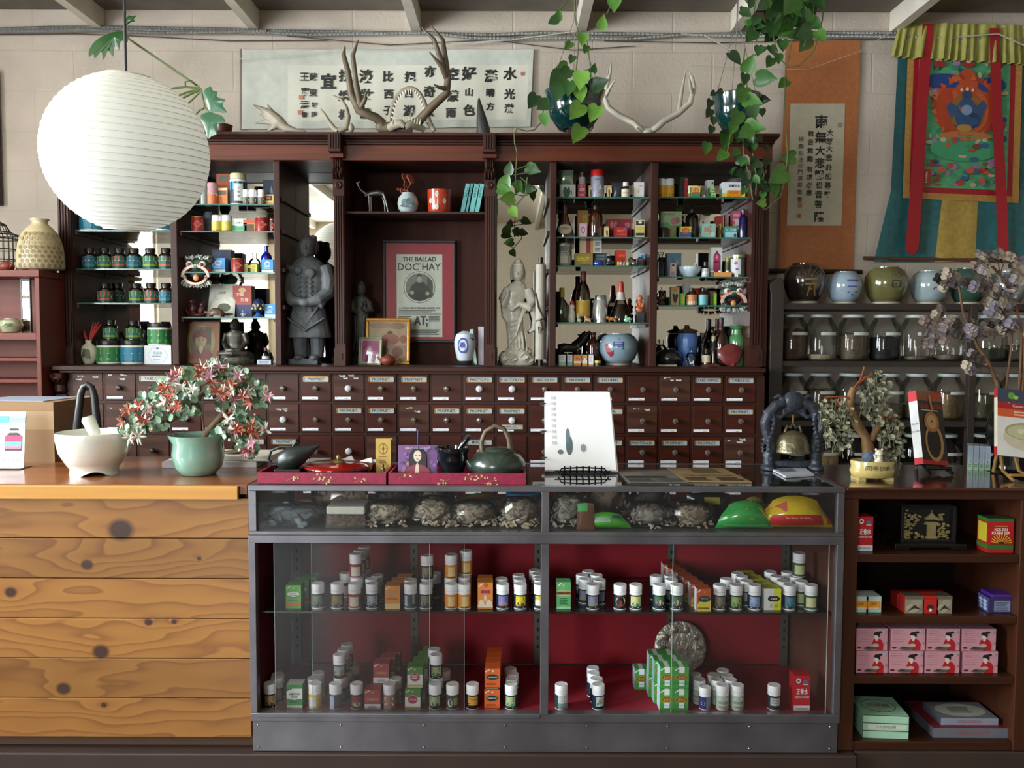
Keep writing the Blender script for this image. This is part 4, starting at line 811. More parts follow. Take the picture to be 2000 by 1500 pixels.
bx('D',2,420,439.5,504,'pale blue medicine box on the third shelf, beside the lion head','3f8fc9',bb);bx('D',2,517,533.5,507,'pale blue medicine box before the cobalt bottle, third shelf','3f8fc9',bb);bx('D',3,522,537.5,594,'pale blue medicine box at the right end of the fourth shelf','3f8fc9',bb)
yb=[('r',0,.86,1,1,'3f4a2a'),('r',.15,.5,.85,.8,'b5a030'),('l',.2,.8,.15,.45,3,'6a5a1c')]
bx('D',2,478,489.5,514,'left one of two tiny yellow boxes on the third shelf','d6cf5a',yb);bx('D',2,490.5,502,514,'right one of two tiny yellow boxes on the third shelf','d6cf5a',yb)
BOT=[(.95,0),(1,.03),(1,.55),(.85,.66),(.4,.75),(.36,.78),(.36,.95),(.42,.96),(.42,1),(.3,1)]
vessel('cobalt_bottle','cobalt blue bottle behind the pale blue box, second bay','bottle',521,480,534,22,4.31,[('bottle',BOT,M('10148a',.08,coat=.9,var=.05))],ZS['D'][2])
vessel('glass_bottle','clear glass bottle behind the two tiny yellow boxes','bottle',498,494,533,22,4.34,[('bottle',BOT,clr)],ZS['D'][2])
def pouch(name,label,cat,px0,px1,pt,pb,Y,z,base,spec,puff=.012,lean=0,rz=0,mound=0):
    p0=P(px0,pb,Y);p1=P(px1,pt,Y);w_=p1.x-p0.x;h=p1.z-z;b=MB();n=10;mt=mcol(base)
    def f(a,c,sgn): return ((a-.5)*w_*(1-.05*sin(pi*c)-mound*c**1.6)+mound*.02*sin(c*9+a*5)*w_,sgn*puff*(sin(pi*a)*sin(pi*c))**.6+lean*c,c*h*(1-mound*.35*abs(2*a-1)**2))
    for sg_ in (-1,1):
        vs_=[f(i/n,j/n,sg_) for j in range(n+1) for i in range(n+1)]
        b.add(vs_,[((j*(n+1)+i),j*(n+1)+i+1,(j+1)*(n+1)+i+1,(j+1)*(n+1)+i)[::(1 if sg_<0 else -1)] for j in range(n) for i in range(n)],mt)
    art(b,spec, lambda a,c,L:(lambda q:(q[0],q[1]-L-.0008,q[2]))(f(a,c,-1)),w_/h,.0003,.0008)
    o=b.build(name,loc=((p0.x+p1.x)/2,Y,z),smooth=60);o.rotation_euler.z=R(rz); return tag(o,label,cat)
pouch('herb_sachet','white crinkled herb sachet leaning on the fourth shelf, second bay','sachet',402,458,554,621,4.27,ZS['D'][3],M('cfcfc4',.3,var=.2,scale=40,bump=.3),[('t','山豆根',.5,.74,.07,'55554c',.6),('e',.62,.3,.22,.12,'4a4f3a'),('r',.55,.06,.95,.12,'33342e')],lean=.05,rz=-4)
bx('D',3,461,491,558,'red over dark blue medicine carton on the fourth shelf','2a3060',[('r',0,.4,1,1,'9a3a2c'),('e',.5,.86,.2,.08,'c9a070'),('t','中華',.38,.72,.12,'e0d8c8',.5),('t','乳膏',.62,.56,.12,'e0d8c8',.5),('r',.04,.42,.96,.43,'c98a60')],Y=4.29,side='4a4540',d=.06)
bb_=MB();s_=u(4.25)
bb_.ball((0,0,5*s_),(3*s_,2.5*s_,4*s_),M('8f9ab0',.4),8);bb_.ball((0,0,11*s_),2.5*s_,M('8f9ab0',.4),8)
for sx in (-1,1):bb_.tube([(sx*2*s_,0,7*s_),(sx*5*s_,-s_,5*s_)],s_,M('8f9ab0',.4),6);bb_.tube([(sx*1.5*s_,0,3*s_),(sx*2.2*s_,-s_,0)],1.2*s_,M('8f9ab0',.4),6)
o=bb_.build('tiny_figurine',loc=P(475,621,4.235));o.location.z=ZS['D'][3];tag(o,'tiny pale blue figurine before the red and blue carton','figurine')
t=vessel('enamel_egg','blue and gold enamel egg ornament on a small blue foot','ornament',505,583,621,24,YA,[('egg',[(.2,.22),(.6,.28),(.95,.45),(1,.6),(.8,.8),(.45,.94),(.02,1)],M('23365e',.25,.2,var=.5,scale=90)),('foot',[(.75,0),(.8,.06),(.5,.14),(.3,.22),(.4,.25)],M('2f62a0',.3))],ZS['D'][3])
b=MB()
for i in range(7):
    a=(i-3)*.42;b.ball((11*s_*sin(a),-11*s_*cos(a),(17+6*(i%2))*s_),(2.6*s_,1.6*s_,3.4*s_),M('c9a860',.35,.4),8)
b.build('gold_petals',t)
def frame(name,label,px0,px1,pt,pb,Y,fcol,fw,spec,mat_=None,mw=0,z=None,lean=8,rz=0,cat='picture frame',glassy=True,dp=.014):
    p0=P(px0,pb,Y);p1=P(px1,pt,Y);z0=p0.z if z is None else z;w_=p1.x-p0.x;h=p1.z-z0
    t=thing(name,label,cat,((p0.x+p1.x)/2,Y,z0));t.rotation_euler=(R(-lean),0,R(rz));f=fw*u(Y);a=w_/2
    b=MB();m_=mcol(fcol)
    for q in ((-a,a,0,f),(-a,a,h-f,h),(-a,-a+f,f,h-f),(a-f,a,f,h-f)):b.box(q[0],q[1],0,dp,q[2],q[3],m_)
    b.build('frame',t,smooth=0,bev=min(.003,f*.3));b=MB()
    b.box(-a+f,a-f,dp*.6,dp*.9,f,h-f,mat_ or 'd9d2c0');mm=mw*u(Y)
    art(b,spec,facemap(-a+f+mm,a-f-mm,f+mm,h-f-mm,dp*.6),(w_-2*f-2*mm)/(h-2*f-2*mm),.0003);b.build('picture',t,smooth=0)
    if glassy:MB().box(-a+f,a-f,dp*.2,dp*.3,f,h-f,glass('picture_glass',gl=.6)).build('glass',t,smooth=0)
    return t
frame('framed_portrait','leaning framed portrait of a person in a red turban with a tan oval mat',353,427,626,717,4.24,'2a1d18',2,[('e',.5,.52,.42,.44,'a8906a'),('r',.2,.12,.8,.92,'7d6a50'),('r',.62,.45,.8,.9,'5a5048'),('e',.48,.64,.24,.2,'7a3440'),('e',.5,.56,.17,.2,'b8987a'),('p',[(.24,.58),(.3,.76),(.5,.86),(.7,.76),(.76,.58),(.5,.66)],'7a3038'),('p',[(.2,.08),(.3,.3),(.46,.36),(.5,.3),(.6,.36),(.78,.28),(.86,.08)],'8a3a40'),('p',[(.42,.34),(.5,.2),(.58,.34),(.5,.42)],'c9b89a'),('e',.44,.57,.03,.015,'3a2a20'),('e',.57,.57,.03,.015,'3a2a20'),('r',.45,.46,.56,.47,'7a4a40')],'98592c',3,z=zl,lean=6)
bx('D',4,506,529,703,'small white box under the little brown bottle, second bay ledge','b9c0cc',[('l',.1,.9,.2,.8,3,'6a7484')]);
vessel('brown_bottle','little brown bottle on the small white box, second bay','bottle',519,679,703,14,4.265,[('bottle',[(.95,0),(1,.04),(1,.5),(.8,.62),(.4,.7),(.4,.78)],am),('cap',[(.45,.76),(.45,1),(0,1)],M('5a2a18'))],P(519,703,YA).z+.0006,(.06,.3,1,[('l',.1,.9,.2,.8,2,'555')] and [('l',.1,.9,.2,.8,2,'555555')],'d0d4dc',180))
pouch('foil_sachet','shiny pale green foil sachet on the green tree box, top shelf','sachet',1091,1120,332,360,4.27,P(1100,360,YA).z+.0005,M('9fb8a0',.2,.5,var=.2,scale=30),[],.012)
bx('A',0,1089,1123,360.5,'white box with a green tree picture on the top shelf','dfe1dd',[('e',.46,.5,.24,.4,'3f6a48'),('p',[(.3,.95),(.6,.95),(.5,.7)],'dfe1dd'),('r',.75,.3,.8,.6,'55555a')],lside='55584f',d=.07)
bx('A',0,1124,1143.5,360,'pink red medicine box on the top shelf','b5364a',[('e',.42,.88,.14,.07,'d08a90'),('r',.22,.55,.9,.74,'d8b8b4'),('t','天王補心',.56,.64,.1,'7a2a35',.6),('l',.2,.9,.2,.35,2,'d89aa0')])
vessel('white_jar','small white bottle with brown top behind the pink red box','bottle',1137,337,384,13,4.335,[('bottle',[(1,0),(1,.8),(.9,.84)],M('d9d4cc',.35)),('cap',[(.95,.84),(.95,1),(0,1)],M('6a4a35',.3,.4))],ZS['A'][0])
gs=[('r',0,.86,1,1,'b08a4a'),('e',.6,.4,.2,.3,'3f4a35'),('r',.3,.45,.4,.7,'b8402a'),('r',.1,0,.3,.1,'b8402a')]
bx('A',0,1145,1157,362,'small golden box left of the tall red capped tin','cbb98a',gs);bx('A',0,1180,1193,362,'small golden box right of the tall red capped tin','cbb98a',gs);bx('A',1,1175.5,1189,442,'small golden box beside the big red gift box, second shelf','cbb98a',gs,Y=4.225)
vessel('tea_tin','tall lilac grey tin with bright red cap, top shelf','tin',1166.5,333,384,26,4.26,[('tin',[(1,0),(1,.76),(.98,.77)],M('a9a8ba',.25,.3)),('cap',[(1.02,.77),(1.02,.98),(.97,1),(0,1)],M('b81f1f',.25,coat=.5))],ZS['A'][0],(.02,.76,1,[('t','鐵觀音',.5,.86,.07,'44444c',.4),('p',[(.1,.3),(.35,.38),(.6,.28),(.95,.45),(.9,.2),(.5,.24),(.1,.2)],'4a2a2e'),('p',[(.55,.4),(.62,.65),(.7,.4)],'d0d0da')], None,190),n=28)
pouch('grey_pouch','dark grey foil pouch behind the brown medicine bottle, top shelf','pouch',1194,1217,356,384,4.29,ZS['A'][0],M('5c5f64',.3,.4),[],.012)
MED=[('bottle',[(.95,0),(1,.03),(1,.62),(.75,.72),(.6,.75)],M('2a150c',.1,coat=.8)),('cap',[(.66,.75),(.7,.77),(.7,.98),(.64,1),(0,1)],M('d6d3cf',.4))]
vessel('medicine_bottle','small brown medicine bottle with white cap and cream label, top shelf','bottle',1222,356,383,16,YA,MED,ZS['A'][0],(.04,.58,1,[('t','珍珠末',.5,.55,.2,'4a3a30',.7),('r',0,0,1,.14,'b8505a')],'cfc8b4',190))
bx('A',0,1231,1258,356,'white box with a golden gourd at the right of the top shelf','d6d2d4',[('e',.45,.42,.1,.11,'c9b060'),('e',.45,.58,.06,.07,'c9b060'),('t','白鳳丸',.65,.78,.08,'a8504a',.5),('l',.2,.8,.08,.16,1,'8a8a90')],side='b9b4b8')
t=vessel('liqueur_flask','brown flask shaped liqueur bottle at the left of the second shelf','bottle',1103,395,461,36,4.26,[('bottle',[(.75,0),(.95,.03),(1,.12),(.86,.25),(.5,.5),(.3,.68),(.24,.78),(.24,.86)],M('4a220c',.08,coat=.9)),('stopper',[(.29,.84),(.31,.86),(.29,.98),(.24,1),(0,1)],blkc)],ZS['A'][1],(.08,.38,.96,[('e',.5,.5,.42,.45,'b8ac94'),('t','虎骨酒',.5,.6,.2,'a8402a',.6)], None,120),sy=.6)
bx('A',1,1124,1149,411,'tall ochre carton with gold panel behind the pink floral box','a8742c',[('r',.45,.15,.9,.85,'b8964a'),('t','人',.66,.66,.1,'5a4020'),('t','參',.66,.5,.1,'5a4020'),('t','酒',.66,.34,.1,'5a4020')],Y=4.31,lside='5a3a1c',d=.08)
bx('A',1,1126.5,1147,436,'pink and white floral box on the second shelf','d0a8b4',[('r',.12,.08,.88,.92,'d9c8d0'),('e',.5,.55,.25,.25,'b86a80'),('e',.5,.55,.14,.14,'d8ccd8')])
APO=[('bottle',[(.95,0),(1,.03),(1,.62),(.86,.76),(.45,.84),(.4,.86)],M('3a1608',.08,coat=.9)),('cap',[(.46,.85),(.48,.86),(.48,.98),(.44,1),(0,1)],blkc)]
vessel('apothecary_bottle','large amber apothecary bottle on the second shelf, third bay','bottle',1163,400,462,27.5,4.26,APO,ZS['A'][1],n=28)
bx('A',1,1180,1233,428,'large crimson gift box with gold flowers, second shelf','9a1f3a',[('e',.28,.6,.12,.2,'b86a6a'),('e',.2,.75,.07,.14,'c08a7a'),('e',.36,.8,.06,.1,'b87a70'),('t','蜂',.85,.72,.26,'d8a0a8')],Y=4.32,d=.06)
bx('A',1,1193,1225,444,'bright red box with glowing gold writing, before the crimson gift box','a81f28',[('t','花旗參',.5,.68,.2,'e0905a',.5,.02),('r',.1,.34,.98,.4,'d86040'),('e',.85,.82,.1,.1,'5a5a8a')],d=.05)
bx('A',1,1235,1259,430,'cream and black box at the right of the second shelf','cfc8a0',[('r',.04,.72,.96,.97,'2a2620'),('e',.5,.88,.2,.07,'d8d4c0'),('r',.04,.16,.96,.3,'2a2620'),('r',.04,.32,.96,.66,'c9b860')],side='8a7a5a')
vessel('square_tin','grey tea tin with cream lower half at the left of the third shelf','tin',1101.5,476,518,30,4.25,[('tin',[(1,0),(1,.86)],M('7d8078',.3,.4)),('lid',[(1.03,.86),(1.03,.97),(.98,1),(0,1)],M('a9aba2',.3,.5))],ZS['A'][2],(.04,.8,1,[('r',-.5,.1,1.5,.55,'bdb9a8'),('t','JASMINE',.5,.76,.1,'d6d6d0',.7),('t','KEEMUN',.5,.64,.1,'d6d6d0',.7)], None,150),n=8)
zz_=P(1140,495,4.27).z
bx('A',2,1119,1158,495,'gold box with bright yellow writing on the third shelf','9a8440',[('t','田七片',.45,.6,.36,'e0d030',.7,.02),('r',.3,0,.9,.16,'6a5a3a')],Y=4.25)
for i,lb in enumerate(('lower cream carton lying on the gold writing box','upper cream carton lying on the gold writing box')):
    bx('A',2,1128,1175,482-12.3*i,lb,'c9b890',[('r',.3,0,.5,1,'8a2f3a'),('r',.5,0,.62,1,'c9963a'),('r',.62,0,1,1,'c9c8c4'),('l',.7,.95,.2,.8,3,'55555a')],Y=4.262,z=zz_+.0006+i*(P(1,482,4.262).z-P(1,494.4,4.262).z))
bx('A',2,1158,1187,495,'slate blue carton behind the blue oval dish, third shelf','4f626c',[('l',.1,.9,.5,.95,2,'8a9aa2'),('r',.6,.1,.9,.4,'8a8a80')],Y=4.30)
vessel('oval_pill_case','small cobalt blue oval case on the third shelf','case',1169,509,518,19,4.225,[('case',[(.8,0),(1,.3),(1,.6),(.8,1),(0,1)],M('1c2f8a',.2,coat=.6,var=.3,scale=120))],ZS['A'][2],sy=.6)
def rock(name,label,px,pt,pb,wpx,Y,z,mt,seed=0,cat='rock',dep=.7):
    rr=random.Random(seed);k_=u(Y);h=P(px,pt,Y).z-z;b=MB();bm=bmesh.new();bmesh.ops.create_icosphere(bm,subdivisions=2,radius=1)
    for v in bm.verts:
        q=rr.uniform(.72,1.05);v.co=Vector((v.co.x*wpx/2*k_*q,v.co.y*wpx/2*k_*dep*q,max(0,(v.co.z*q+.8)/1.8*h)))
    b.add([v.co[:] for v in bm.verts],[[v.index for v in f.verts] for f in bm.faces],mt);bm.free()
    o=b.build(name,loc=(P(px,pb,Y).x,Y,z),smooth=0); return tag(o,label,cat)
rock('crystal_rock','jagged black crystal rock on the third shelf',1190,498,518,20,4.235,ZS['A'][2],M('1a1d20',.25,coat=.4),1)
o=MB().ball((0,0,4.5*s_),4.5*s_,M('c9ced6',.25),14).build('white_ball',loc=(P(1189,500,4.29).x,4.30,ZS['A'][2]+.046));tag(o,'small white ball perched above the black crystal rock','ball')
o=MB().lathe([(3*s_,0),(4*s_,2*s_),(2*s_,5*s_),(3.5*s_,17*s_)],M('8a9a90',.4),12).build('ball_stand',loc=(o.location.x,4.30,ZS['A'][2]));tag(o,'little stand under the white ball behind the black crystal','stand')
bx('A',2,1198,1222,489,'square red box with gold writing on the third shelf','c02a1c',[('t','龜苓膏',.6,.68,.14,'d8a050',.6),('r',0,.94,1,1,'8a1c14')],Y=4.28,d=.06)
bx('A',2,1201,1209,511,'tiny yellow box before the square red box','d8c83a',[('t','2',.5,.5,.5,'5a5a20')],Y=4.22,d=.02)
for i,(px,w_,c_) in enumerate(((1213,8,'a8a894'),(1220,8,'8f8f78'),(1226,7,'b0a888'))):rock('pebble',['grey green pebble right of the tiny yellow box','olive pebble in the middle of three, third shelf','tan pebble at the right of three, third shelf'][i],px,510,518,w_,4.22,ZS['A'][2],M(c_,.4),i+4,'pebble')
rock('mineral_chunk','rough brown mineral chunk behind the silver ball',1232,500,518,16,4.30,ZS['A'][2],M('6d5d4a',.7),9)
o=MB().ball((0,0,6*s_),6*s_,M('b9bcc2',.15,.8),16).build('silver_ball',loc=(P(1237,515,4.24).x,4.24,ZS['A'][2]));tag(o,'small silver ball on the third shelf','ball')
bx('A',2,1242,1256,502,'charcoal box at the right end of the third shelf','2e2c30',[('t','SANDAL',.5,.75,.1,'9a9aa0',.8)]);bx('A',2,1245,1259,496,'sky blue edged card behind the charcoal box','a9bccc',[('r',.05,.75,.95,.95,'2f7fc0')],Y=4.30,d=.01)
vessel('liqueur_flask','green bottle with mustard cap at the left of the fourth shelf','bottle',1097,562,628,26,4.26,[('bottle',[(.9,0),(1,.04),(1,.4),(.85,.55),(.4,.68),(.36,.72)],M('28301c',.1,coat=.8)),('cap',[(.4,.72),(.42,.74),(.38,.98),(.34,1),(0,1)],M('8a7a20',.4))],ZS['A'][3])
t=vessel('doll_bottle','small white doll shaped bottle with red cap','bottle',1117,587,628,15,4.25,[('body',[(.85,0),(1,.08),(.95,.35),(.55,.6),(.75,.7),(.55,.82)],M('c9c2bb',.3,var=.3,scale=60)),('cap',[(.58,.8),(.6,.9),(.3,1),(0,1)],M('a8281f',.3))],ZS['A'][3])
vessel('wine_bottle','dark wine bottle with gold label and maroon neck, fourth shelf','bottle',1138.5,530,628,28,4.27,[('bottle',[(.95,0),(1,.02),(1,.55),(.8,.68),(.42,.78),(.36,.82),(.36,.84)],M('1c0a08',.06,coat=.9)),('capsule',[(.4,.82),(.38,.9),(.4,.98),(.34,1),(0,1)],M('6a2028',.35))],ZS['A'][3],(.12,.43,1,[('l',.1,.9,.1,.9,6,'8a6a20'),('r',0,.94,1,1,'d6b860')],'b8932c',200),n=28)
vessel('tea_canister','silver tea canister with pale label on the fourth shelf','tin',1172.5,577,628,27,4.26,[('tin',[(1,0),(1,.8),(.9,.84)],M('b9bbba',.2,.7)),('lid',[(.86,.84),(.86,.97),(.8,1),(0,1)],M('8f9494',.2,.8))],ZS['A'][3],(.06,.76,1,[('p',[(.4,.3),(.4,.6),(.5,.75),(.7,.75),(.8,.6),(.8,.3)],'b4bcd0'),('p',[(0,0),(.2,.2),(.4,.05),(.6,.16),(.9,0)],'5f8a72')], None,190))
t=vessel('bell_bottle','bell shaped clear liquor bottle with red wax cap','bottle',1212,550,628,44,4.28,[('bottle',[(.95,0),(1,.05),(.9,.2),(.62,.42),(.36,.58),(.3,.68)],glass('smoky_glass',(.62,.58,.56),1,.02)),('drink',[(.88,.01),(.9,.06),(.78,.22),(.5,.45),(0,.45)],M('3a2a26',.2)),('wax_skirt',[(.5,.55),(.36,.62),(.32,.74)],M('b9b2aa',.4)),('cap',[(.28,.72),(.26,.8),(.24,.94),(.18,1),(0,1)],M('b03a34',.4))],ZS['A'][3],n=28)
def animal(name,label,px,pb,Y,z,k,body,mt,rz=0,cat='figurine',vox=None,mt2=None):
    b=MB()
    for q in body:
        if q[0]=='b':b.ball(tuple(x*k for x in q[1]),tuple(x*k for x in q[2]),mt,10)
        else:b.tube([tuple(x*k for x in p) for p in q[1]],[x*k for x in q[2]],mt,8)
    o=b.build(name,loc=(P(px,pb,Y).x,Y,z),smooth=60);o.rotation_euler.z=R(rz);remesh(o,vox or k*.7,2); return tag(o,label,cat)
k=u(4.22);S4=ZS['A'][3]
animal('rabbit_figurine','small pale rabbit figurine before the wine bottle',1131,628,4.215,S4,k,[('b',(0,0,4),(5,4,4.5)),('b',(-2,-1,10),(3.2,3,3.2)),('t',[(-3,0,12),(-3.5,0,19)],[1.3,.7]),('t',[(-1,0,12),(-.2,0,19)],[1.3,.7]),('b',(4,1,3.5),(2,2,2)),('t',[(-3,-2,4),(-4,-4,0.6)],[1.4,1.2]),('t',[(1,-2,4),(1.5,-4,0.6)],[1.4,1.2])],M('b5b09a',.3))
animal('crouching_figurine','small salmon coloured crouching figurine beside the rabbit',1148,628,4.215,S4,k,[('b',(0,0,5),(7,4,4.5)),('b',(-4,-1,9.5),(3.4,3,3)),('t',[(-5,0,11),(-6.5,0,14)],[1.2,.6]),('t',[(-3,0,11),(-2,0,14)],[1.2,.6]),('t',[(-5,-2,4),(-6,-3,.6)],[1.6,1.4]),('t',[(4,-2,4),(5,-4,.7)],[1.8,1.5]),('t',[(6,0,6),(8.5,0,8)],[1,.6])],M('b08468',.3,var=.3,scale=100))
animal('tiger_figurine','small orange striped tiger figurine on the fourth shelf',1195,628,4.215,S4,k,[('b',(0,0,7),(8,3.5,3.6)),('b',(-8,-.5,9),(3.4,3,3.2)),('t',[(-5,-1.5,6),(-5.5,-2,.6)],[1.6,1.2]),('t',[(-4,1.5,6),(-3.5,2,.6)],[1.6,1.2]),('t',[(5,-1.5,6),(6,-2,.6)],[1.8,1.2]),('t',[(5.5,1.5,6),(7.5,2,.6)],[1.8,1.2]),('t',[(7,0,9),(11,0,8),(12,0,11)],[1,.8,.6]),('b',(-9.5,-1,11.8),(1,.8,1)),('b',(-7,-1,12),(1,.8,1))],M('a86a35',.3,var=.6,scale=160))
animal('jade_animal','pale jade animal carving at the foot of the bell bottle',1226,628,4.215,S4,k,[('b',(-2,0,5),(6,3.5,4.5)),('b',(3,0,7),(4,3,3.5)),('b',(-3,0,11),(3,2.6,3.2)),('t',[(-4,0,13),(-3.5,0,16)],[1,.6]),('t',[(6,0,5),(9,0,8)],[1.8,1]),('t',[(4,0,2),(5,-1,.6)],[2,1.6])],M('8fc0a0',.25,coat=.4))
bx('A',3,1241,1258,610,'dark block base under the orange soapstone carving','35303c',Y=4.24,name='dark_block',cat='base')
animal('soapstone_carving','orange soapstone seated figure on the dark block',1249.5,610,4.262,P(1249,610,4.24).z+.0005,k,[('b',(0,0,6),(8,4,6)),('b',(0,0,15),(7,4,8)),('b',(0,-1,27),(5.5,4,6.5)),('t',[(-7,-1,18),(-5,-4,10),(0,-5,9)],[2.6,2,1.6]),('t',[(7,-1,18),(5,-4,10),(0,-5,9)],[2.6,2,1.6]),('b',(0,0,32),(3,2.6,2.4))],M('b5673a',.35,var=.2,scale=50))
bxs=[(1089,1105,'left pale green and white box in the front row on the ledge','d3dcd8',[('r',0,0,1,.35,'9ac0a0'),('l',.2,.8,.5,.9,4,'a9b4b8')]),(1106,1118,'second pale green and white box in the front row on the ledge','cfd6d8',[('r',0,0,1,.35,'8ab090'),('l',.2,.8,.5,.9,4,'a9b4b8')]),(1118.5,1134.5,'orange box with dark dome print in the ledge row','c97a2c',[('p',[(.15,.5),(.3,.7),(.7,.7),(.95,.5)],'8a3a1c'),('r',0,.22,1,.42,'d9cfc0'),('l',.2,.9,.55,.6,1,'e0d0b0')]),(1135,1147,'orange and white box in the ledge row','dcd8d4',[('r',0,.5,1,1,'d08a3a'),('r',.4,.3,.7,.7,'dcd8e0'),('r',0,0,1,.2,'c9853a')]),(1147.5,1159,'white box with orange foot at the right of the ledge row','dfe0e4',[('r',0,0,1,.12,'d0803a'),('l',.2,.8,.3,.9,5,'b4b8c4')])]
for a,c_,lb,base,sp in bxs:bx('A',4,a,c_,693,lb,base,sp,Y=4.22,d=.05)
vessel('small_tin','small yellow lidded tin in front of the grey jar','tin',1167.5,704,722,12,4.215,[('tin',[(1,0),(1,.55)],M('2a2a24',.3)),('lid',[(1.02,.55),(1.02,.97),(0,1)],M('b5a82c',.35))],zl)
vessel('brown_bottle','square shouldered amber bottle behind the ledge boxes','bottle',1158,648,722,25,4.31,[('bottle',[(.95,0),(1,.03),(1,.6),(.9,.68),(.42,.78),(.38,.9),(.46,.92),(.46,.98),(.3,1)],M('3c160a',.08,coat=.9))],zl)
b=MB();kk=u(4.26);mt=M('3a3632',.25,.7)
for p_,r_ in (([(-22,0,32),(-10,0,34),(4,0,33),(14,0,35)],[8,9,8.5,8]),([(12,0,38),(20,0,46),(27,0,55)],[8,6,5]),([(26,0,55),(31,0,62),(36,0,67)],[5,3.6,2]),([(-22,-3,30),(-24,-4,18),(-21,-4,11),(-23,-4,1)],[6,3.5,2.4,2.4]),([(-20,4,30),(-18,5,18),(-15,5,11),(-17,5,1)],[6,3.5,2.4,2.4]),([(12,-3,30),(13,-4,15),(13,-4,1)],[5,2.6,2.2]),([(14,4,30),(17,5,15),(17,5,1)],[5,2.6,2.2]),([(-28,0,32),(-33,0,22),(-34,0,12)],[3,2.4,1.4]),([(25,-3,58),(19,-5,60)],[2.4,1]),([(25,3,58),(20,5,61)],[2.4,1])):
    b.tube([(x*kk,y*kk,z*kk) for x,y,z in p_],[q*kk for q in r_],mt,10)
o=b.build('dog_statue',loc=(P(1117,722,4.30).x,4.315,zl),smooth=60);remesh(o,kk*.9,3);tag(o,'bronze dog statue looking upward behind the ledge boxes','statue')
JAR= lambda m_:[('jar',[(.62,0),(.7,.01),(.92,.25),(1,.5),(.95,.75),(.76,.93),(.55,.985),(.52,1),(.45,1),(.43,.9)],m_)]
def crock(name,label,px,pt,pb,wpx,Y,z,base,foot,spec,sp=(.1,.9),prof=None,cat='jar'):
    p=P(px,pb,Y);k_=u(Y);h=P(px,pt,Y).z-z;r=wpx/2*k_;t=thing(name,label,cat,(p.x,Y,z), None,-math.atan2(p.x,Y))
    prof=prof or [(.62,.07),(.8,.2),(.96,.42),(1,.58),(.95,.75),(.8,.9),(.62,.965),(.58,.975),(.58,1),(.5,1),(.5,.93)]
    MB().lathe([(a*r,c_*h) for a,c_ in prof],base,32).build('jar_body',t,smooth=60);MB().lathe([(.6*r,0),(.64*r,.01*h),(.64*r,.065*h),(.6*r,.075*h)],foot,32).build('foot_ring',t,smooth=40)
    def rad(zf):
        for (a,z0),(c_,z1) in zip(prof,prof[1:]):
            if z0<=zf<=z1: return (a+(c_-a)*(zf-z0)/(z1-z0))*r
        return r*.6
    def fm(a,c_,L):
        zf=sp[0]+(sp[1]-sp[0])*c_;th=(a-.5)*R(120);q=rad(zf)+L+.0012; return (q*sin(th),-q*cos(th),zf*h)
    if spec:
        b=MB();art(b,spec,fm,r*R(120)/h*1.2,.0003 if len(spec)<20 else .00002);b.build('brushed_mark',t,smooth=0)
    return t
bl='28307a'
crock('glazed_jar','large grey blue glazed jar with blue brushed sign and red streaks, on the ledge',1208,651,722,77,4.29,zl,M('7d93a0',.15,coat=.8,var=.2,scale=12),M('9a7d6a',.7),[('r',.36,.62,.62,.65,bl),('r',.36,.78,.62,.81,bl),('r',.36,.62,.39,.81,bl),('r',.59,.5,.62,.81,bl),('r',.49,.08,.52,.92,bl),('r',.4,.69,.6,.72,bl),('p',[(.15,.7),(.22,.72),(.33,.4),(.38,.5),(.36,.3),(.28,.2),(.18,.4)],'8a2038')])
for px,lb in ((1291,'left one of two yellow labelled bottles at the top right bay'),(1307.5,'right one of two yellow labelled bottles at the top right bay')):
    vessel('pill_bottle',lb,'bottle',px,350,383,17.5,YA,WB_(),ZS['B'][0],(.05,.66,1,[('r',0,0,1,.3,'a8502a'),('l',.2,.9,.3,.8,3,'8a5a10')],'d9a52c',200))
bx('B',0,1319,1343,346,'dark green carton behind the tall red box','1f3f35',Y=4.33);bx('B',0,1328,1344,349,'tall red box with black brushed column, top right bay','b82a3a',[('r',.03,.02,.97,.99,'c08a80'),('r',.07,.03,.93,.97,'b52838'),('t','八',.68,.72,.12,ink),('t','仙',.68,.45,.12,ink),('t','茶',.68,.16,.1,ink)],Y=4.28)
fd=[('r',0,0,1,.5,'XX'),('r',0,0,1,.12,'c9805a'),('p',[(.35,.5),(.65,.5),(.5,.32)],'d05a35'),('e',.5,.62,.34,.25,'d05a35'),('t','保濟丸',.5,.63,.22,'d8c8a0',.5,.02)]
def fdv(c_): return [q if 'XX' not in q else q[:-1]+(c_,) for q in fd]
bx('B',0,1341.5,1368,364,'yellow and green box with red oval, top right bay','d8c84a',fdv('3f8a60'),Y=4.225);bx('B',1,1321,1350,442.5,'yellow and blue box with red oval on the second shelf, right bay','dab53a',fdv('2f5f9a'),Y=4.225)
bx('B',0,1370,1394,351.5,'tall mint and white box behind two small green boxes','d3dcd4',[('r',0,0,1,.6,'7aa882'),('r',.7,.78,.95,.92,'4a5a50')],Y=4.29)
sm_=[('r',.05,.1,.95,.9,'b0c878'),('t','正胃丸',.5,.5,.4,'22301c',.6,.02)]
zq=ZS['B'][0];bx('B',0,1379,1398,376,'lower one of two small green boxes at the top right bay','5a9a55',sm_,Y=4.23);bx('B',0,1377,1396,365.5,'upper one of two small green boxes at the top right bay','5a9a55',sm_,Y=4.232,z=P(1388,376,4.23).z+.0006)
bx('B',0,1400,1456,356,'long white box with orange and yellow lower half, top right bay','d9dade',[('r',0,0,1,.36,'d4cc3a'),('r',.2,0,.84,.52,'dd8a1c'),('t','草羅定丸',.52,.78,.17,ink,.64,.02),('l',.3,.75,.3,.45,2,'a86010'),('e',.86,.4,.08,.14,'77808a')],d=.06)
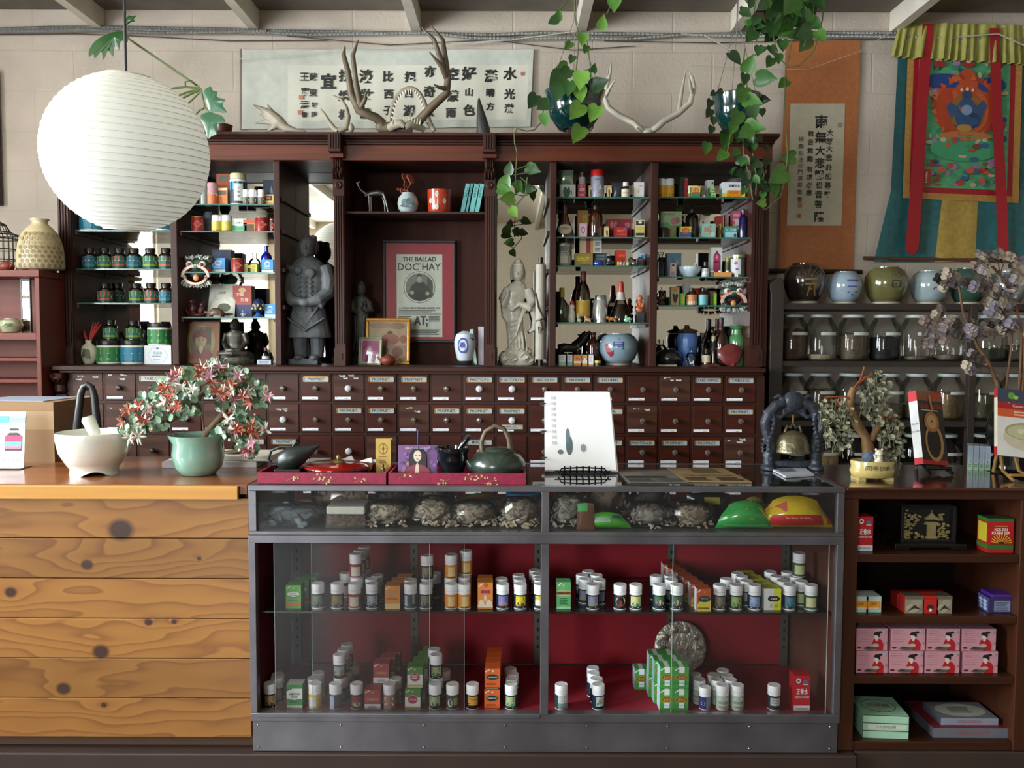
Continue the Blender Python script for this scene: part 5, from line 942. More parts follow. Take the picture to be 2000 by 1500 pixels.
bx('B',1,1282.5,1321,442.5,'olive box under the peach fruit box, second shelf right bay','8a8a58',[('p',[(.7,0),(1,0),(1,.8)],'4f8a48'),('t','山楂片',.55,.75,.18,'8a5a40',.6)],Y=4.26)
bx('B',1,1282.5,1332,413,'pale green box with peach fruit picture on the second shelf, right bay','9ab08a',[('e',.62,.35,.13,.22,'b0787a'),('e',.78,.4,.13,.22,'a86a70'),('p',[(0,0),(0,.2),(.3,.3),(.5,.05),(1,.15),(1,0)],'5a9a60'),('t','羅漢果沖劑',.4,.82,.14,'55604a',.6)],Y=4.262,z=P(1300,442.5,4.26).z+.0006)
vessel('dark_jar','small dark jar before the olive box, right bay','jar',1296.5,445,462,17,4.22,[('jar',[(1,0),(1,.9),(.9,1),(0,1)],M('241a17',.35))],ZS['B'][1])
vessel('apothecary_bottle','large dark brown apothecary bottle on the second shelf, right bay','bottle',1351,407,462,26,4.30,[('bottle',APO[0][1],M('1c0f0a',.1,coat=.8)),('cap',APO[1][1],blkc)],ZS['B'][1])
bx('B',1,1363,1398,437,'mint tin box with red brush writing on the second shelf, right bay','86b0a0',[('t','蜂',.35,.6,.4,'c8503a'),('t','王',.58,.45,.36,'c8503a'),('e',.6,.8,.05,.07,'a84a35'),('r',.65,.1,.95,.4,'a8c8c0')],Y=4.23)
bx('B',1,1366,1387,430,'small white box behind the mint tin box','c4c8c0',[('r',0,.0,.3,.6,'4a4a3a')],Y=4.31);bx('B',1,1389,1412,422,'dull red box behind the mint tin box','a8382f',[('r',.1,.55,.95,.62,'d0988a')],Y=4.33)
bx('B',1,1399,1406.5,437,'narrow golden jar box between mint and teal boxes','c0a050',[('r',.2,.3,.8,.6,'4a2a1c')],Y=4.25)
bx('B',1,1407,1440,442,'teal and pale blue box on the second shelf, right bay','2f8a80',[('r',0,0,1,.5,'9ac4d8'),('r',.1,.58,.9,.82,'a9d4c8'),('t','藿香正氣',.45,.7,.16,'1f4a48',.6,.02),('e',.82,.25,.1,.16,'2a4a4a'),('r',0,.9,1,1,'4f8a40')],Y=4.23)
bx('B',1,1413,1420,417,'narrow pink box edge left of the floral pink box','c08a8a',Y=4.34);bx('B',1,1421,1447,412,'pink floral box with white label, behind the teal box','c85a70',[('l',.05,.95,.1,.95,5,'d9a0b0'),('r',.28,.25,.98,.7,'dcc8d2'),('l',.4,.9,.45,.52,1,'9a5a6a')],Y=4.33,d=.05)
vessel('cobalt_bottle','slim cobalt blue bottle at the right end of the second shelf, right bay','bottle',1451,409,462,16,4.235,[('bottle',[(.95,0),(1,.03),(1,.68),(.8,.75),(.36,.82),(.34,.97),(.4,1),(0,1)],M('12124a',.1,coat=.9))],ZS['B'][1])
vessel('glass_bottle','clear ridged glass bottle at the left of the third shelf, right bay','bottle',1290,493,539,16,4.25,[('bottle',[(.95,0),(1,.04),(1,.6),(.7,.7),(.5,.75),(.5,.9),(.75,.93),(.75,1)],clr)],ZS['B'][2])
bx('B',2,1296,1331,494.5,'blue grey box with a small figure, third shelf right bay','5f87a0',[('e',.72,.62,.1,.12,'b08a80'),('r',.4,.5,.46,.8,'34424c'),('e',.3,.3,.1,.12,'7a2a2a')],Y=4.31)
bx('B',2,1302,1321,514,'pink framed portrait card box on the third shelf','d0a09c',[('r',.12,.08,.88,.9,'c0a8a0'),('e',.5,.7,.24,.16,'c9bcb0'),('e',.5,.84,.2,.08,ink),('r',.2,.1,.8,.4,'8a8a94')],Y=4.225,d=.02)
t=thing('small_mortar','white porcelain bowl mortar with pestle on the third shelf, right bay','mortar',(P(1347,539,4.25).x,4.25,ZS['B'][2]));k=u(4.25);por=M('b9cad6',.15,coat=.7)
MB().lathe([(10*k,0),(11*k,1*k),(11*k,2.5*k),(17*k,7*k),(21*k,14*k),(22.5*k,20*k),(21.5*k,21*k),(19*k,14*k),(10*k,5*k),(.001,4*k)],por,28).build('bowl',t,smooth=60);MB().tube([(2*k,-2*k,7*k),(8*k,0,21*k),(12*k,1*k,27*k)],[3*k,2.6*k,3.4*k],M('c9cbd0',.3),10).build('pestle',t)
vessel('medicine_bottle','tiny brown bottle with red white label beside the white bowl','bottle',1377.5,512,539,14,4.23,[('bottle',[(1,0),(1,.6),(.6,.72),(.5,.76)],M('2a120c',.15,coat=.6)),('cap',[(.62,.75),(.62,1),(0,1)],blkc)],ZS['B'][2],(.02,.58,1,[('r',0,.3,1,.7,'b84a35'),('r',.2,.35,.8,.65,'d8d4d0')],'b9c4cc',190))
bx('B',2,1381,1411,483,'white box with tall magenta pavilion picture, third shelf right bay','d3d3cc',[('p',[(.2,.02),(.2,.72),(.5,.9),(.85,.72),(.85,.02)],'7a2f55'),('p',[(.28,.02),(.28,.7),(.5,.8),(.76,.7),(.76,.02)],'b8386a'),('t','婦寶片',.5,.52,.09,'3a1a28',.5,.02),('e',.5,.68,.1,.06,'d88aa0')],Y=4.27,lside='aab0ac',d=.06)
bx('B',2,1388,1429,532,'small tan tray box holding white pellets, third shelf','d8964f',[],Y=4.215,d=.03)
for i,(px,lb) in enumerate(((1392,'left white pellet lying on the tan tray box'),(1407,'middle white pellet lying on the tan tray box'),(1421,'right white pellet lying on the tan tray box'))):
    o=MB().ball((0,0,2*k),(4*k,2*k,2*k),M('d9d6d0',.3),10).build('white_pellet',loc=(P(px,530,4.23).x,4.23,P(px,532,4.215).z+.0005));tag(o,lb,'pellet')
vessel('small_jar','slim green jar with yellow cap beside the silver tin','jar',1420,504,539,9,4.29,[('jar',[(1,0),(1,.82)],M('5f6f4a',.3)),('cap',[(1.03,.82),(1.03,1),(0,1)],M('b9b84a',.35))],ZS['B'][2])
vessel('silver_tin','round silver tin with blossom label, third shelf right bay','tin',1441,498,539,31,4.255,[('tin',[(1,0),(1,.88)],M('7d8480',.2,.8)),('lid',[(1.03,.88),(1.03,.98),(.97,1),(0,1)],M('a9ab88',.25,.6))],ZS['B'][2],(.1,.84,1,[('r',.15,.05,.6,.95,'b9bcc0'),('e',.4,.7,.08,.1,'a83a40'),('e',.45,.35,.06,.08,'6a4a7a')], None,170))
animal('carved_figure','openwork carved dark wood figure at the left of the fourth shelf, right bay',1290.5,594,4.25,ZS['B'][3],u(4.25),[('b',(0,0,5),(9,4,5)),('b',(-3,0,13),(5,3,5)),('b',(4,0,15),(4,3,5)),('b',(0,-1,21),(4,3,4)),('t',[(-6,0,10),(-8,0,20),(-4,0,28)],[1.6,1.3,.8]),('t',[(6,0,12),(7,0,22),(2,0,30),(0,0,36)],[1.6,1.3,1,.7]),('t',[(0,-2,25),(-2,-1,32)],[1.4,.7])],M('4a2c22',.35,var=.4,scale=80),cat='carving')
bx('B',3,1305,1327,560,'tan box with a dark mask picture on the fourth shelf','b09a70',[('r',0,.9,1,1,'c07a3a'),('p',[(.15,.55),(.3,.66),(.5,.55),(.7,.66),(.88,.55),(.7,.25),(.5,.1),(.3,.25)],'2c2c38'),('e',.5,.8,.3,.06,'8a7a50')])
bx('B',3,1330,1349,554,'white card box behind the small green yellow box','c0c2c0',[('r',.3,.5,.8,.6,'7a8a9a')],Y=4.33)
gy=[('r',.25,.2,.8,.8,'c9cc2a'),('r',.35,.5,.7,.75,'d07a20'),('l',.3,.75,.24,.45,2,'5a6a10')]
bx('B',3,1324,1338,573,'left lime and yellow small box on the fourth shelf','58a034',gy,Y=4.22);bx('B',3,1388.5,1400,572,'right lime and yellow small box on the fourth shelf, by the lion head','58a034',gy,Y=4.22)
for px,wv,bg,sp,lb in ((1350.5,20,'d08a50',[('e',.5,.66,.32,.18,'4a2a1c'),('r',0,0,1,.36,'d0c8bc'),('t','跌打酒',.5,.64,.14,'c8a080',.5)],'brown bottle with orange label on the fourth shelf, right bay'),(1373,18.5,'6ab0ba',[('p',[(.3,.5),(.5,.65),(.7,.5)],'22343c'),('l',.3,.7,.2,.35,2,'3a7078')],'brown bottle with aqua label on the fourth shelf, right bay')):
    vessel('medicine_bottle',lb,'bottle',px,562,594,wv,4.24,[('bottle',[(.95,0),(1,.03),(1,.62),(.8,.74),(.42,.8)],M('3a1a0a',.1,coat=.8)),('cap',[(.46,.78),(.48,.98),(0,1)],blkc)],ZS['B'][3],(.04,.6,1,sp,bg,190))
vessel('red_jar','red lidded jar behind the two brown label bottles','jar',1361,563,594,14,4.33,[('jar',[(1,0),(1,.8),(.7,1),(0,1)],M('9a1f20',.3))],ZS['B'][3]);bx('B',3,1380,1399,568,'dusky pink box behind the right lime box','9a4a50',[('l',.1,.9,.1,.9,6,'b8707a')],Y=4.28)
vessel('clay_pot','round black glazed pot at the left of the right bay ledge','pot',1306,680,722,53,4.26,[('pot',[(.7,0),(.8,.03),(.98,.3),(1,.45),(.85,.75),(.45,.93),(.4,.94),(.4,1),(.32,1),(.3,.9)],M('1c1a1a',.2,coat=.7))],zl,n=28)
vessel('glass_orb','clear glass decanter behind the black pot','decanter',1291,663,722,30,4.37,[('orb',[(.7,0),(1,.3),(1,.5),(.6,.72),(.3,.8),(.35,1),(.3,1)],clr)],zl)
rock('brown_gourd','brown rounded gourd behind the black pot',1330,683,722,26,4.34,zl,M('3f2a20',.5),12,'gourd')
o=MB().box(-18*k,18*k,-2*k,2*k,0,3*k,M('a89a80',.5)).build('flat_stick',loc=(P(1303,722,4.2).x,4.195,zl),smooth=0);tag(o,'flat pale stick lying before the black pot','stick')
vessel('glass_bottle','small clear square glass bottle on the right bay ledge','bottle',1349,677,722,17,4.225,[('bottle',[(.95,0),(1,.03),(1,.58),(.8,.66),(.35,.7),(.35,.96),(.45,1)],clr)],zl,n=8)
t=vessel('blue_vase','periwinkle blue vase topped by a broad brown mushroom','vase',1342,651,722,40,4.30,[('vase',[(.6,0),(.7,.03),(.9,.4),(1,.8),(.95,.92),(.8,1),(.6,1)],M('4f72b0',.3,var=.2,scale=20))],zl)
b=MB();kz=u(4.3)
b.loft([(0,0,0,14*kz,8*kz),(3*kz,0,0,21*kz,12*kz),(7*kz,1*kz,0,15*kz,9*kz),(9*kz,-1*kz,0,6*kz,5*kz),(16*kz,-2*kz,0,4*kz,3*kz)],M('4a3026',.45,var=.4,scale=40),20)
o=b.build('dried_mushroom',loc=t.location+Vector((0,0,P(1342,651,4.3).z-zl+.0005)),smooth=60);tag(o,'broad brown dried mushroom resting on the blue vase','mushroom')
vessel('violet_bottle','violet tinted glass bottle beside the blue vase','bottle',1374,650,722,24,4.32,[('bottle',[(.95,0),(1,.05),(1,.5),(.75,.62),(.5,.7),(.7,.8),(.62,.95),(.7,1)],pur)],zl)
vessel('medicine_bottle','dark labelled tonic bottle before the violet glass','bottle',1379,681,722,16,4.25,[('bottle',[(1,0),(1,.5),(.6,.66),(.4,.72)],dkb),('cap',[(.45,.7),(.45,1),(0,1)],M('2c1c18'))],zl,(.2,.62,1,[('l',.1,.9,.2,.8,3,'6a5a40')],'c4b894',190))
vessel('dark_bottle','slim black bottle with cream stopper on the right bay ledge','bottle',1393,655,722,17,4.28,[('bottle',[(1,0),(1,.5),(.7,.68),(.45,.78),(.45,.84)],dkb),('stopper',[(.5,.84),(.5,.98),(0,1)],M('a89c78'))],zl)
COG=[('bottle',[(.95,0),(1,.03),(1,.45),(.85,.58),(.4,.7),(.3,.76)],M('30100a',.06,coat=.9)),('capsule',[(.34,.74),(.36,.78),(.3,.8),(.33,.99),(0,1)],M('3f1f24',.4))]
vessel('brandy_bottle','front dark brandy bottle with white label and maroon neck','bottle',1407.5,620,722,27,4.30,COG,zl,(.16,.38,1,[],'c9c6c8',190));vessel('brandy_bottle','second brandy bottle, its neck left of the front one','bottle',1399,622,722,24,4.365,COG,zl,(.16,.38,1,[],'b9b6b8',190))
t=vessel('green_vase','tall translucent green glass vase with flared lip, right bay ledge','vase',1439,636,722,34,4.30,[('vase',[(.9,0),(.98,.04),(1,.6),(.9,.72),(.62,.78),(.58,.9),(.9,.96),(1.02,1),(.9,1)],M('5a9a62',.12,coat=.8,trans=.35))],zl)
def reishi(name,label,px,pz,Y,rx,rz_,tilt,rot=0):
    kk=u(Y);b=MB();n=26;m_=M('6d2a28',.3,var=.35,scale=25,coat=.4)
    prof=[(0,.30),(.3,.32),(.6,.24),(.85,.12),(1,0),(.95,-.10),(.6,-.06),(0,-.02)]
    b.rings([[((q*rx*kk*(1+.10*sin(3*2*pi*i/n)))*cos(2*pi*i/n),h*rx*kk*.5,q*rz_*kk*(1-.18*cos(2*pi*i/n))*sin(2*pi*i/n)) for i in range(n)] for q,h in [(max(q,.001),h) for q,h in prof]],m_)
    b.tube([(-rx*.3*kk,.0,-rz_*.7*kk),(-rx*.35*kk,-.012,-rz_*1.1*kk)],[5*kk,6*kk],m_,8)
    o=b.build(name,loc=(P(px,pz,Y).x,Y,P(px,pz,Y).z),smooth=60);o.rotation_euler=(R(180+tilt),R(rot),0); return tag(o,label,'mushroom')
reishi('reishi_mushroom','large red brown reishi mushroom standing on edge, right bay ledge',1425,693,4.23,23,22,8,180);reishi('reishi_mushroom','red brown reishi mushroom lying flat on the right bay ledge',1388,716,4.225,19,11,55,180)
# ---------------------------------------------------------------- statues and pictures in the cabinet
def figure(name,label,px,Y,z,parts,mt,vox,k=None,cat='statue',sm=2,rz=0,extra=None):
    """parts in photo pixels around (0,0): ('l',[(z,cx,cy,rx,ry)..]) loft, ('t',pts,radii) limb, ('b',centre,radii) lump, ('x',box)"""
    k=k or u(Y);b=MB()
    for q in parts:
        if q[0]=='l':b.loft([tuple(v*k for v in s_) for s_ in q[1]],mt,20)
        elif q[0]=='t':b.tube([tuple(v*k for v in p_) for p_ in q[1]],[v*k for v in q[2]],mt,10)
        elif q[0]=='b':b.ball(tuple(v*k for v in q[1]),tuple(v*k for v in q[2]),mt,12)
        elif q[0]=='x':b.box(*[v*k for v in q[1]],mt)
    o=b.build(name,loc=(P(px,700,Y).x,Y,z),smooth=60);remesh(o,vox*k,sm);o.rotation_euler.z=R(rz)
    if label:tag(o,label,cat)
    return o
clay=M('53565a',.7,var=.45,scale=14,bump=.5)
wp=[('x',(-36,22,-20,16,0,11)),('t',[(-15,0,58),(-15,-1,34),(-14,-2,14)],[16,14,13]),('t',[(17,0,58),(18,-1,34),(17,-2,14)],[16,14,13]),('b',(-16,-10,13),(11,16,7)),('b',(14,-10,13),(11,16,7)),
 ('l',[(53,0,0,43,25),(57,0,0,44,26),(66,0,0,42,25),(90,0,0,37,23),(122,0,0,31,20),(135,0,0,33,20),(165,0,0,36,21),(188,0,0,36,19),(200,0,0,26,15),(208,0,0,14,12)]),
 ('l',[(52,0,0,45,27),(62,0,0,44,26.5)]),('t',[(0,0,198),(0,-1,214)],[13,12]),('l',[(208,0,-2,9,10),(214,0,-3,14,15),(226,0,-3,16,17),(238,0,-1,16,17),(245,0,1,11,12),(249,0,2,3,3)]),
 ('b',(-3,3,246),(9,8,7)),('b',(10,4,245),(8,7,6)),('b',(13,6,228),(8,10,16)),('b',(0,-19,225),(2.2,3.2,5)),('b',(-6,-17,231),(4,2,1.6)),('b',(6,-17,231),(4,2,1.6)),('b',(0,-17,216),(5,2.4,1.6)),('b',(0,-14,210),(5,4,3)),
 ('t',[(-34,0,190),(-43,-5,160),(-42,-10,138),(-24,-24,122),(-4,-28,121)],[14,14.5,14,11,8]),('t',[(34,0,190),(43,-5,160),(42,-10,138),(26,-24,124),(6,-28,119)],[14,14.5,14,12,8]),('b',(0,-30,119),(13,8,8)),('t',[(29,-20,132),(34,-22,118),(30,-26,110)],[4,6,5]),
 ('b',(-14,-20,180),(9,5,8)),('b',(8,-21,176),(12,4,9)),('t',[(-36,-21,90),(0,-27,66),(36,-21,90)],[2,2.4,2]),('t',[(-30,-17,120),(0,-24,76),(30,-17,120)],[1.6,2,1.6])]
for j in range(8):
    for i in range(3):wp.append(('b',(-12+11*i,-21.5,105+9*j),(3.6,2,2.8)))
figure('warrior_statue','grey terracotta warrior statue with joined hands before the narrow left mirror',603,4.29,zl,wp,clay,1.3)
ivory=M('cdc8ba',.32,var=.3,scale=25,bump=.3,coat=.2)
gy_=[('l',[(0,0,0,33,18),(10,0,0,34,19),(22,0,0,29,16),(30,0,0,20,13)])]
for i,(x,y,z,r) in enumerate(((-24,-10,14,12),(-6,-14,12,10),(14,-12,16,13),(26,-6,10,10),(-14,-8,26,9),(6,-8,28,9),(22,-2,26,8),(-28,-2,6,9))):gy_+=[('b',(x,y,z),(r,r*.7,r)),('t',[(x-r*.6,y-r*.6,z),(x,y-r*.9,z+r*.7),(x+r*.7,y-r*.6,z),(x,y-r*.9,z-r*.4)],[2,2,2,1.6])]
gy_+=[('l',[(22,2,0,18,11),(45,-1,0,17,12),(75,-4,0,17,12),(100,-6,0,19,13),(125,-6,0,21,13),(142,-3,0,23,13),(156,0,0,18,11),(162,2,0,9,7)]),('t',[(2,0,158),(2,-2,168)],[7,7]),
 ('l',[(164,2,-3,7,8),(170,2,-4,11,12),(178,2,-4,12.5,13),(188,2,-2,12,12),(194,2,0,11,10),(200,2,1,9,9),(206,2,1,4,4)]),('b',(2,-6,194),(13,9,5)),('b',(2,-5,202),(7,6,5)),('b',(-10,2,178),(4,6,14)),('b',(13,2,176),(4,6,16)),
 ('b',(1,-16.5,177),(1.6,2.4,3)),('b',(1,-15,171.5),(3,1.6,1)),('b',(-4,-15,180.5),(3,1.6,1)),('b',(6,-15,180.5),(3,1.6,1)),
 ('t',[(-18,0,148),(-27,-4,128),(-24,-12,118),(-18,-16,134),(-17,-16,142)],[8,9,8,4.5,2.6]),('t',[(22,0,148),(29,-4,124),(22,-14,112),(4,-18,118),(-6,-18,110)],[9,10,9,5,3]),('b',(-18,-17,141),(4,3,6)),('b',(-10,-18,108),(6,4,5)),
 ('t',[(28,-4,120),(36,0,90),(33,0,70),(24,-2,64)],[7,7,6,3]),('t',[(-25,-6,118),(-24,-4,95),(-18,-6,84)],[7,6,3])]
for i in range(5):gy_.append(('t',[(24-3*i,-9-i,122-3*i),(10-3*i,-15,92-9*i),(-12,-12.5,84-10*i)],[2,1.8,1.2]))
for i in range(6):gy_.append(('t',[(-14+6*i,-11,66),(-13+6.4*i,-12,44),(-15+7*i,-11,26)],[1.6,1.8,1.8]))
figure('goddess_statue','ivory white robed goddess statue on swirling clouds before the narrow right mirror',1009,4.27,zl,gy_,ivory,1.15,sm=1)
dk_=M('3f403c',.5,var=.3,scale=30,bump=.3)
lady=[('l',[(0,0,0,20,12),(12,0,0,18,11),(20,0,0,12,8)]),('l',[(16,0,0,14,8),(50,-1,0,15,8.5),(90,-2,0,16,9),(115,0,0,18,9),(128,0,0,15,8),(134,0,0,6,5)]),('l',[(133,0,-2,5,6),(140,0,-3,8.5,9),(148,0,-2,9,9),(154,0,0,8,8),(162,0,1,3,3)]),('b',(0,-4,151),(9.5,7,3)),
 ('t',[(-14,0,122),(-17,-3,104),(-6,-9,98)],[6,6.5,4]),('t',[(14,0,122),(19,-3,104),(9,-9,104)],[6,7,5]),('b',(8,-9,108),(6,5,6)),('b',(9,-10,117),(4,4,4)),('b',(0,-11.5,143),(1.2,1.8,2.4))]
for i in range(5):lady.append(('t',[(-12+5*i,-7,96),(-10+4*i,-9,60),(-14+6*i,-8,24)],[1.3,1.5,1.5]))
figure('robed_figurine','dark stone robed lady figurine left of the gold framed photo',706,4.34,zl,lady,dk_,1.1)
bud=M('3b3730',.38,.5,var=.4,scale=40)
figure('seated_figurine','dark bronze seated meditating figurine on a lotus base, second bay ledge',460,4.28,zl,[('l',[(0,0,0,37,18),(8,0,0,38,19),(14,0,0,36,17)]),('l',[(13,0,0,36,18),(20,0,-1,34,18),(26,0,0,24,13)]),('t',[(-30,-4,20),(0,-16,21),(26,-8,20)],[8,7,6]),('l',[(20,0,3,19,10),(40,0,3,16,9),(56,0,3,20,10),(62,0,3,17,9),(68,0,2,6,6)]),('t',[(-18,2,60),(-23,-1,42),(-12,-13,28),(2,-16,28)],[6,5.5,4.5,4]),('t',[(18,2,60),(23,-1,42),(12,-13,28),(0,-16,27)],[6,5.5,4.5,4]),('l',[(64,0,1,5,5),(70,0,0,9,9),(77,0,0,9.5,10),(82,0,1,8,8),(88,0,2,4,4),(93,0,2,1,1)]),('b',(0,-10,76),(1.3,2,2.4)),('b',(-9.5,1,74),(1.5,2,4)),('b',(9.5,1,74),(1.5,2,4))],bud,1.2)
steel=M('8f8d8a',.22,.85,var=.25,scale=40);ks=u(4.28)
figure('camel_statue','slender silver camel statue on the centre recess shelf',738,4.28,zc_s,[('l',[(0,0,0,22,8),(5,0,0,19,7)]),('t',[(-24,0,36),(-12,0,40),(2,0,42),(14,0,39)],[4,6,6.5,5]),('t',[(-14,0,39),(-24,0,41),(-32,0,48),(-37,0,56)],[4.5,4,3,2.6]),('t',[(-36,0,56),(-40,0,62),(-34,0,60)],[2.8,3,2]),('t',[(-42,0,61),(-32,0,63)],[1.6,2.4]),('t',[(-16,-2,38),(-15,-2,20),(-14,-2,3)],[3,1.6,1.6]),('t',[(-13,2,38),(-12,2,20),(-12,2,3)],[3,1.6,1.6]),('t',[(13,-2,38),(18,-2,22),(20,-2,12),(22,-2,2)],[3.4,1.8,1.5,1.5]),('t',[(10,2,38),(14,2,22),(15,2,3)],[3.4,1.8,1.5])],steel,.7)
t=vessel('small_vase','small grey landscape painted vase holding a dried fungus sprig, recess shelf','vase',797,377,413,41,4.28,[('vase',[(.5,0),(.55,.03),(.9,.25),(1,.5),(.9,.78),(.62,.93),(.6,1),(.5,1),(.48,.9)],M('a9b4b4',.15,coat=.7))],zc_s,(.2,.8,1.005,[('e',.35,.5,.18,.3,'55646a'),('e',.6,.6,.2,.25,'66757a'),('e',.5,.25,.4,.12,'5a696e'),('e',.8,.4,.1,.2,'77858a')], None,110),n=28)
def twig(name,label,pts,Y,discs,mt,loc0=None):
    b=MB()
    for p_ in pts:b.tube([P(a,c_,Y) for a,c_ in p_],1.3*u(Y),mt,6)
    for a,c_,r,t_ in discs:
        q=P(a,c_,Y);b.lathe([(.001,-.002),(r*u(Y),0),(r*u(Y)*.9,.004),(.001,.003)],mt,12,Matrix.Translation(q)@Matrix.Rotation(R(t_),4,'X')@Matrix.Rotation(R(t_*.7),4,'Y'))
    o=b.build(name,smooth=60); return tag(o,label,'dried plant')
fung=M('96543a',.6,var=.3,scale=60)
twig('dried_fungus','dried orange fungus sprig standing in the small grey vase',[[(797,380),(796,368),(790,355),(789,345)],[(796,368),(803,358)],[(795,372),(783,370),(778,369)]],4.28,[(789,345,7,80),(803,352,8,70),(792,363,9,100),(800,347,8,60),(778,370,4,40),(784,372,5,90)],fung)
t=vessel('brush_pot','vermilion brush pot with round white medallions on the recess shelf','brush pot',858.5,372,413,47,4.28,[('pot',[(.86,0),(.93,.04),(.96,.3),(1,.9),(1,1),(.92,1),(.9,.2)],M('a5361c',.25,coat=.5,var=.3,scale=90))],zc_s,(.1,.95,1.0,[('e',.42,.80,.055,.13,'d5cfc4'),('e',.20,.50,.055,.13,'d5cfc4'),('e',.66,.48,.055,.13,'d5cfc4'),('e',.42,.2,.055,.13,'d5cfc4'),('l',.39,.46,.72,.88,4,'8a8a8a'),('l',.17,.24,.42,.58,4,'8a8a8a'),('l',.63,.70,.4,.56,4,'8a8a8a'),('l',.39,.46,.12,.28,4,'8a8a8a')], None,150),n=32)
for i,(a,c_,lb) in enumerate(((897,908,'leftmost of four leaning teal thread bound books'),(904.5,915,'second from left of four leaning teal books'),(911,926,'third and thickest of four leaning teal books'),(923,934,'rightmost of four leaning teal books, against the pilaster'))):
    k=u(4.28);w_=(c_-a-.8)*k;h=62*k;t=thing('bound_book',lb,'book',(P(a+1,413,4.28).x,4.28,zc_s));t.rotation_euler=(0,R(11),0)
    MB().box(0,w_,0,.11,0,h,M(('5fa3a4','539698','66aaa8','6ab0ad')[i],.6)).build('cover',t,smooth=0,bev=.001);b=MB()
    for q,ch in enumerate('本草備要'):b.text(ch,w_/2,h*(.86-.085*q),h*.06,-.0006,M('33403f',.6))
    b.build('spine_writing',t,smooth=0)
Yp=4.418
ps=[('r',.16,.03,.84,.885,'f0ede4'),('t','THE BALLAD',.5,.835,.048,ink,.5,.03),('t','DOC HAY',.5,.755,.075,'2a2a28',.64,.012),('t','of',.5,.79,.03,ink,.06),
      ('e',.5,.545,.235,.165,ink),('e',.5,.545,.228,.16,'f0ede4'),('e',.5,.545,.205,.145,ink),('e',.5,.545,.2,.141,'8f8d86'),
      ('p',[(.62,.66),(.7,.6),(.7,.45),(.6,.42)],'5d5b55'),('p',[(.33,.46),(.38,.56),(.45,.6),(.5,.59),(.56,.6),(.64,.54),(.68,.46),(.6,.42),(.5,.405),(.4,.42)],'3a3936'),('e',.5,.635,.036,.036,'c9c6bb'),('p',[(.465,.645),(.47,.672),(.5,.682),(.53,.672),(.535,.645),(.5,.662)],'3a3936'),('r',.482,.595,.518,.61,'bdbab0'),('e',.39,.49,.03,.02,'c0bdb2'),('e',.62,.48,.03,.02,'c0bdb2'),('p',[(.4,.43),(.45,.5),(.55,.5),(.6,.43),(.5,.41)],'2c2b29'),('e',.485,.64,.005,.004,'3a3936'),('e',.515,.64,.005,.004,'3a3936'),('r',.49,.617,.51,.62,'6a6862'),
      ('t','A LIVELY NEW DRAMA BASED ON',.5,.33,.02,ink,.62,.01),('l',.19,.81,.27,.31,3,'66645e'),('r',.18,.262,.82,.265,ink),('t','AT:',.52,.2,.095,ink,.2,.02),('l',.18,.38,.13,.25,7,'55534e'),('l',.64,.82,.19,.25,4,'55534e'),('r',.6,.14,.62,.15,ink),('r',.18,.105,.82,.108,ink),('l',.18,.82,.05,.1,3,'55534e')]
frame('framed_poster','black framed crimson matted playbill poster on the centre recess wall',748,890,469,669,Yp,'17100e',5.5,ps,'b4203c',0,lean=0,dp=.02)
frame('gold_framed_photo','gold framed faded photo montage in front of the playbill poster',713,800,620,719,4.29,M('a8742c',.35,.6,var=.3,scale=60),6,[('r',0,0,1,1,'c9a888'),('e',.3,.9,.3,.08,'b58a70'),('e',.75,.88,.2,.08,'b0866a'),('e',.55,.7,.07,.06,'5a4a48'),('e',.55,.55,.25,.14,'b5645a'),('r',.05,.3,.5,.45,'a87060'),('e',.18,.28,.12,.09,'8a6050'),('e',.4,.28,.12,.09,'7a5548'),('r',.52,.02,.98,.4,'b08a70'),('e',.75,.24,.14,.12,'8a4a40'),('r',.05,.02,.48,.2,'9a7462'),('e',.9,.55,.09,.1,'b06a58')],'c9a888',0,z=zl,lean=8)
frame('small_framed_photo','small pale green framed magenta photo before the gold frame',697,745,658,720,4.235,M('8a9078',.4,.3),3.5,[('r',0,0,1,1,'a33a72'),('p',[(0,0),(.1,.5),(.3,.75),(.5,.8),(.5,.4),(.3,0)],'b86a90'),('e',.45,.62,.13,.1,'d0a0b8'),('p',[(.2,0),(.3,.35),(.5,.48),(.7,.4),(.85,.15),(.9,0)],'8a2a66'),('e',.55,.42,.1,.08,'d8b0c8')],'b9b79a',3,z=zl,lean=8,rz=-14)
def teapot(name,label,px,pb,wpx,Y,z,mt,rz=0,k=None):
    k=k or u(Y);t=thing(name,label,'teapot',(P(px,pb,Y).x,Y,z),rz=R(rz));r=wpx/2*k
    MB().lathe([(.5*r,0),(.6*r,.05*r),(.95*r,.4*r),(1*r,.7*r),(.8*r,1.1*r),(.45*r,1.22*r),(.42*r,1.2*r)],mt,24).build('pot_body',t,smooth=60)
    MB().lathe([(.46*r,1.2*r),(.3*r,1.34*r),(.08*r,1.4*r),(.07*r,1.46*r),(.14*r,1.55*r),(.1*r,1.64*r),(.001,1.66*r)],mt,20).build('lid',t,smooth=60)
    MB().tube([(-.85*r,0,.55*r),(-1.15*r,0,.75*r),(-1.35*r,0,1.15*r)],[.22*r,.15*r,.1*r],mt,10).build('spout',t,smooth=60)
    MB().tube([(.8*r,0,1.0*r),(1.2*r,0,1.1*r),(1.42*r,0,.8*r),(1.25*r,0,.45*r),(.92*r,0,.4*r)],.09*r,mt,8).build('handle',t,smooth=60); return t
terra=M('7a3426',.5,var=.2,scale=30)
teapot('clay_teapot','small red clay teapot before the framed photos in the recess',758,720,30,4.20,zl,terra);teapot('clay_teapot','red clay teapot on the left shelf unit in front of the birdcage',14,528,27,3.98,zut,terra,150)
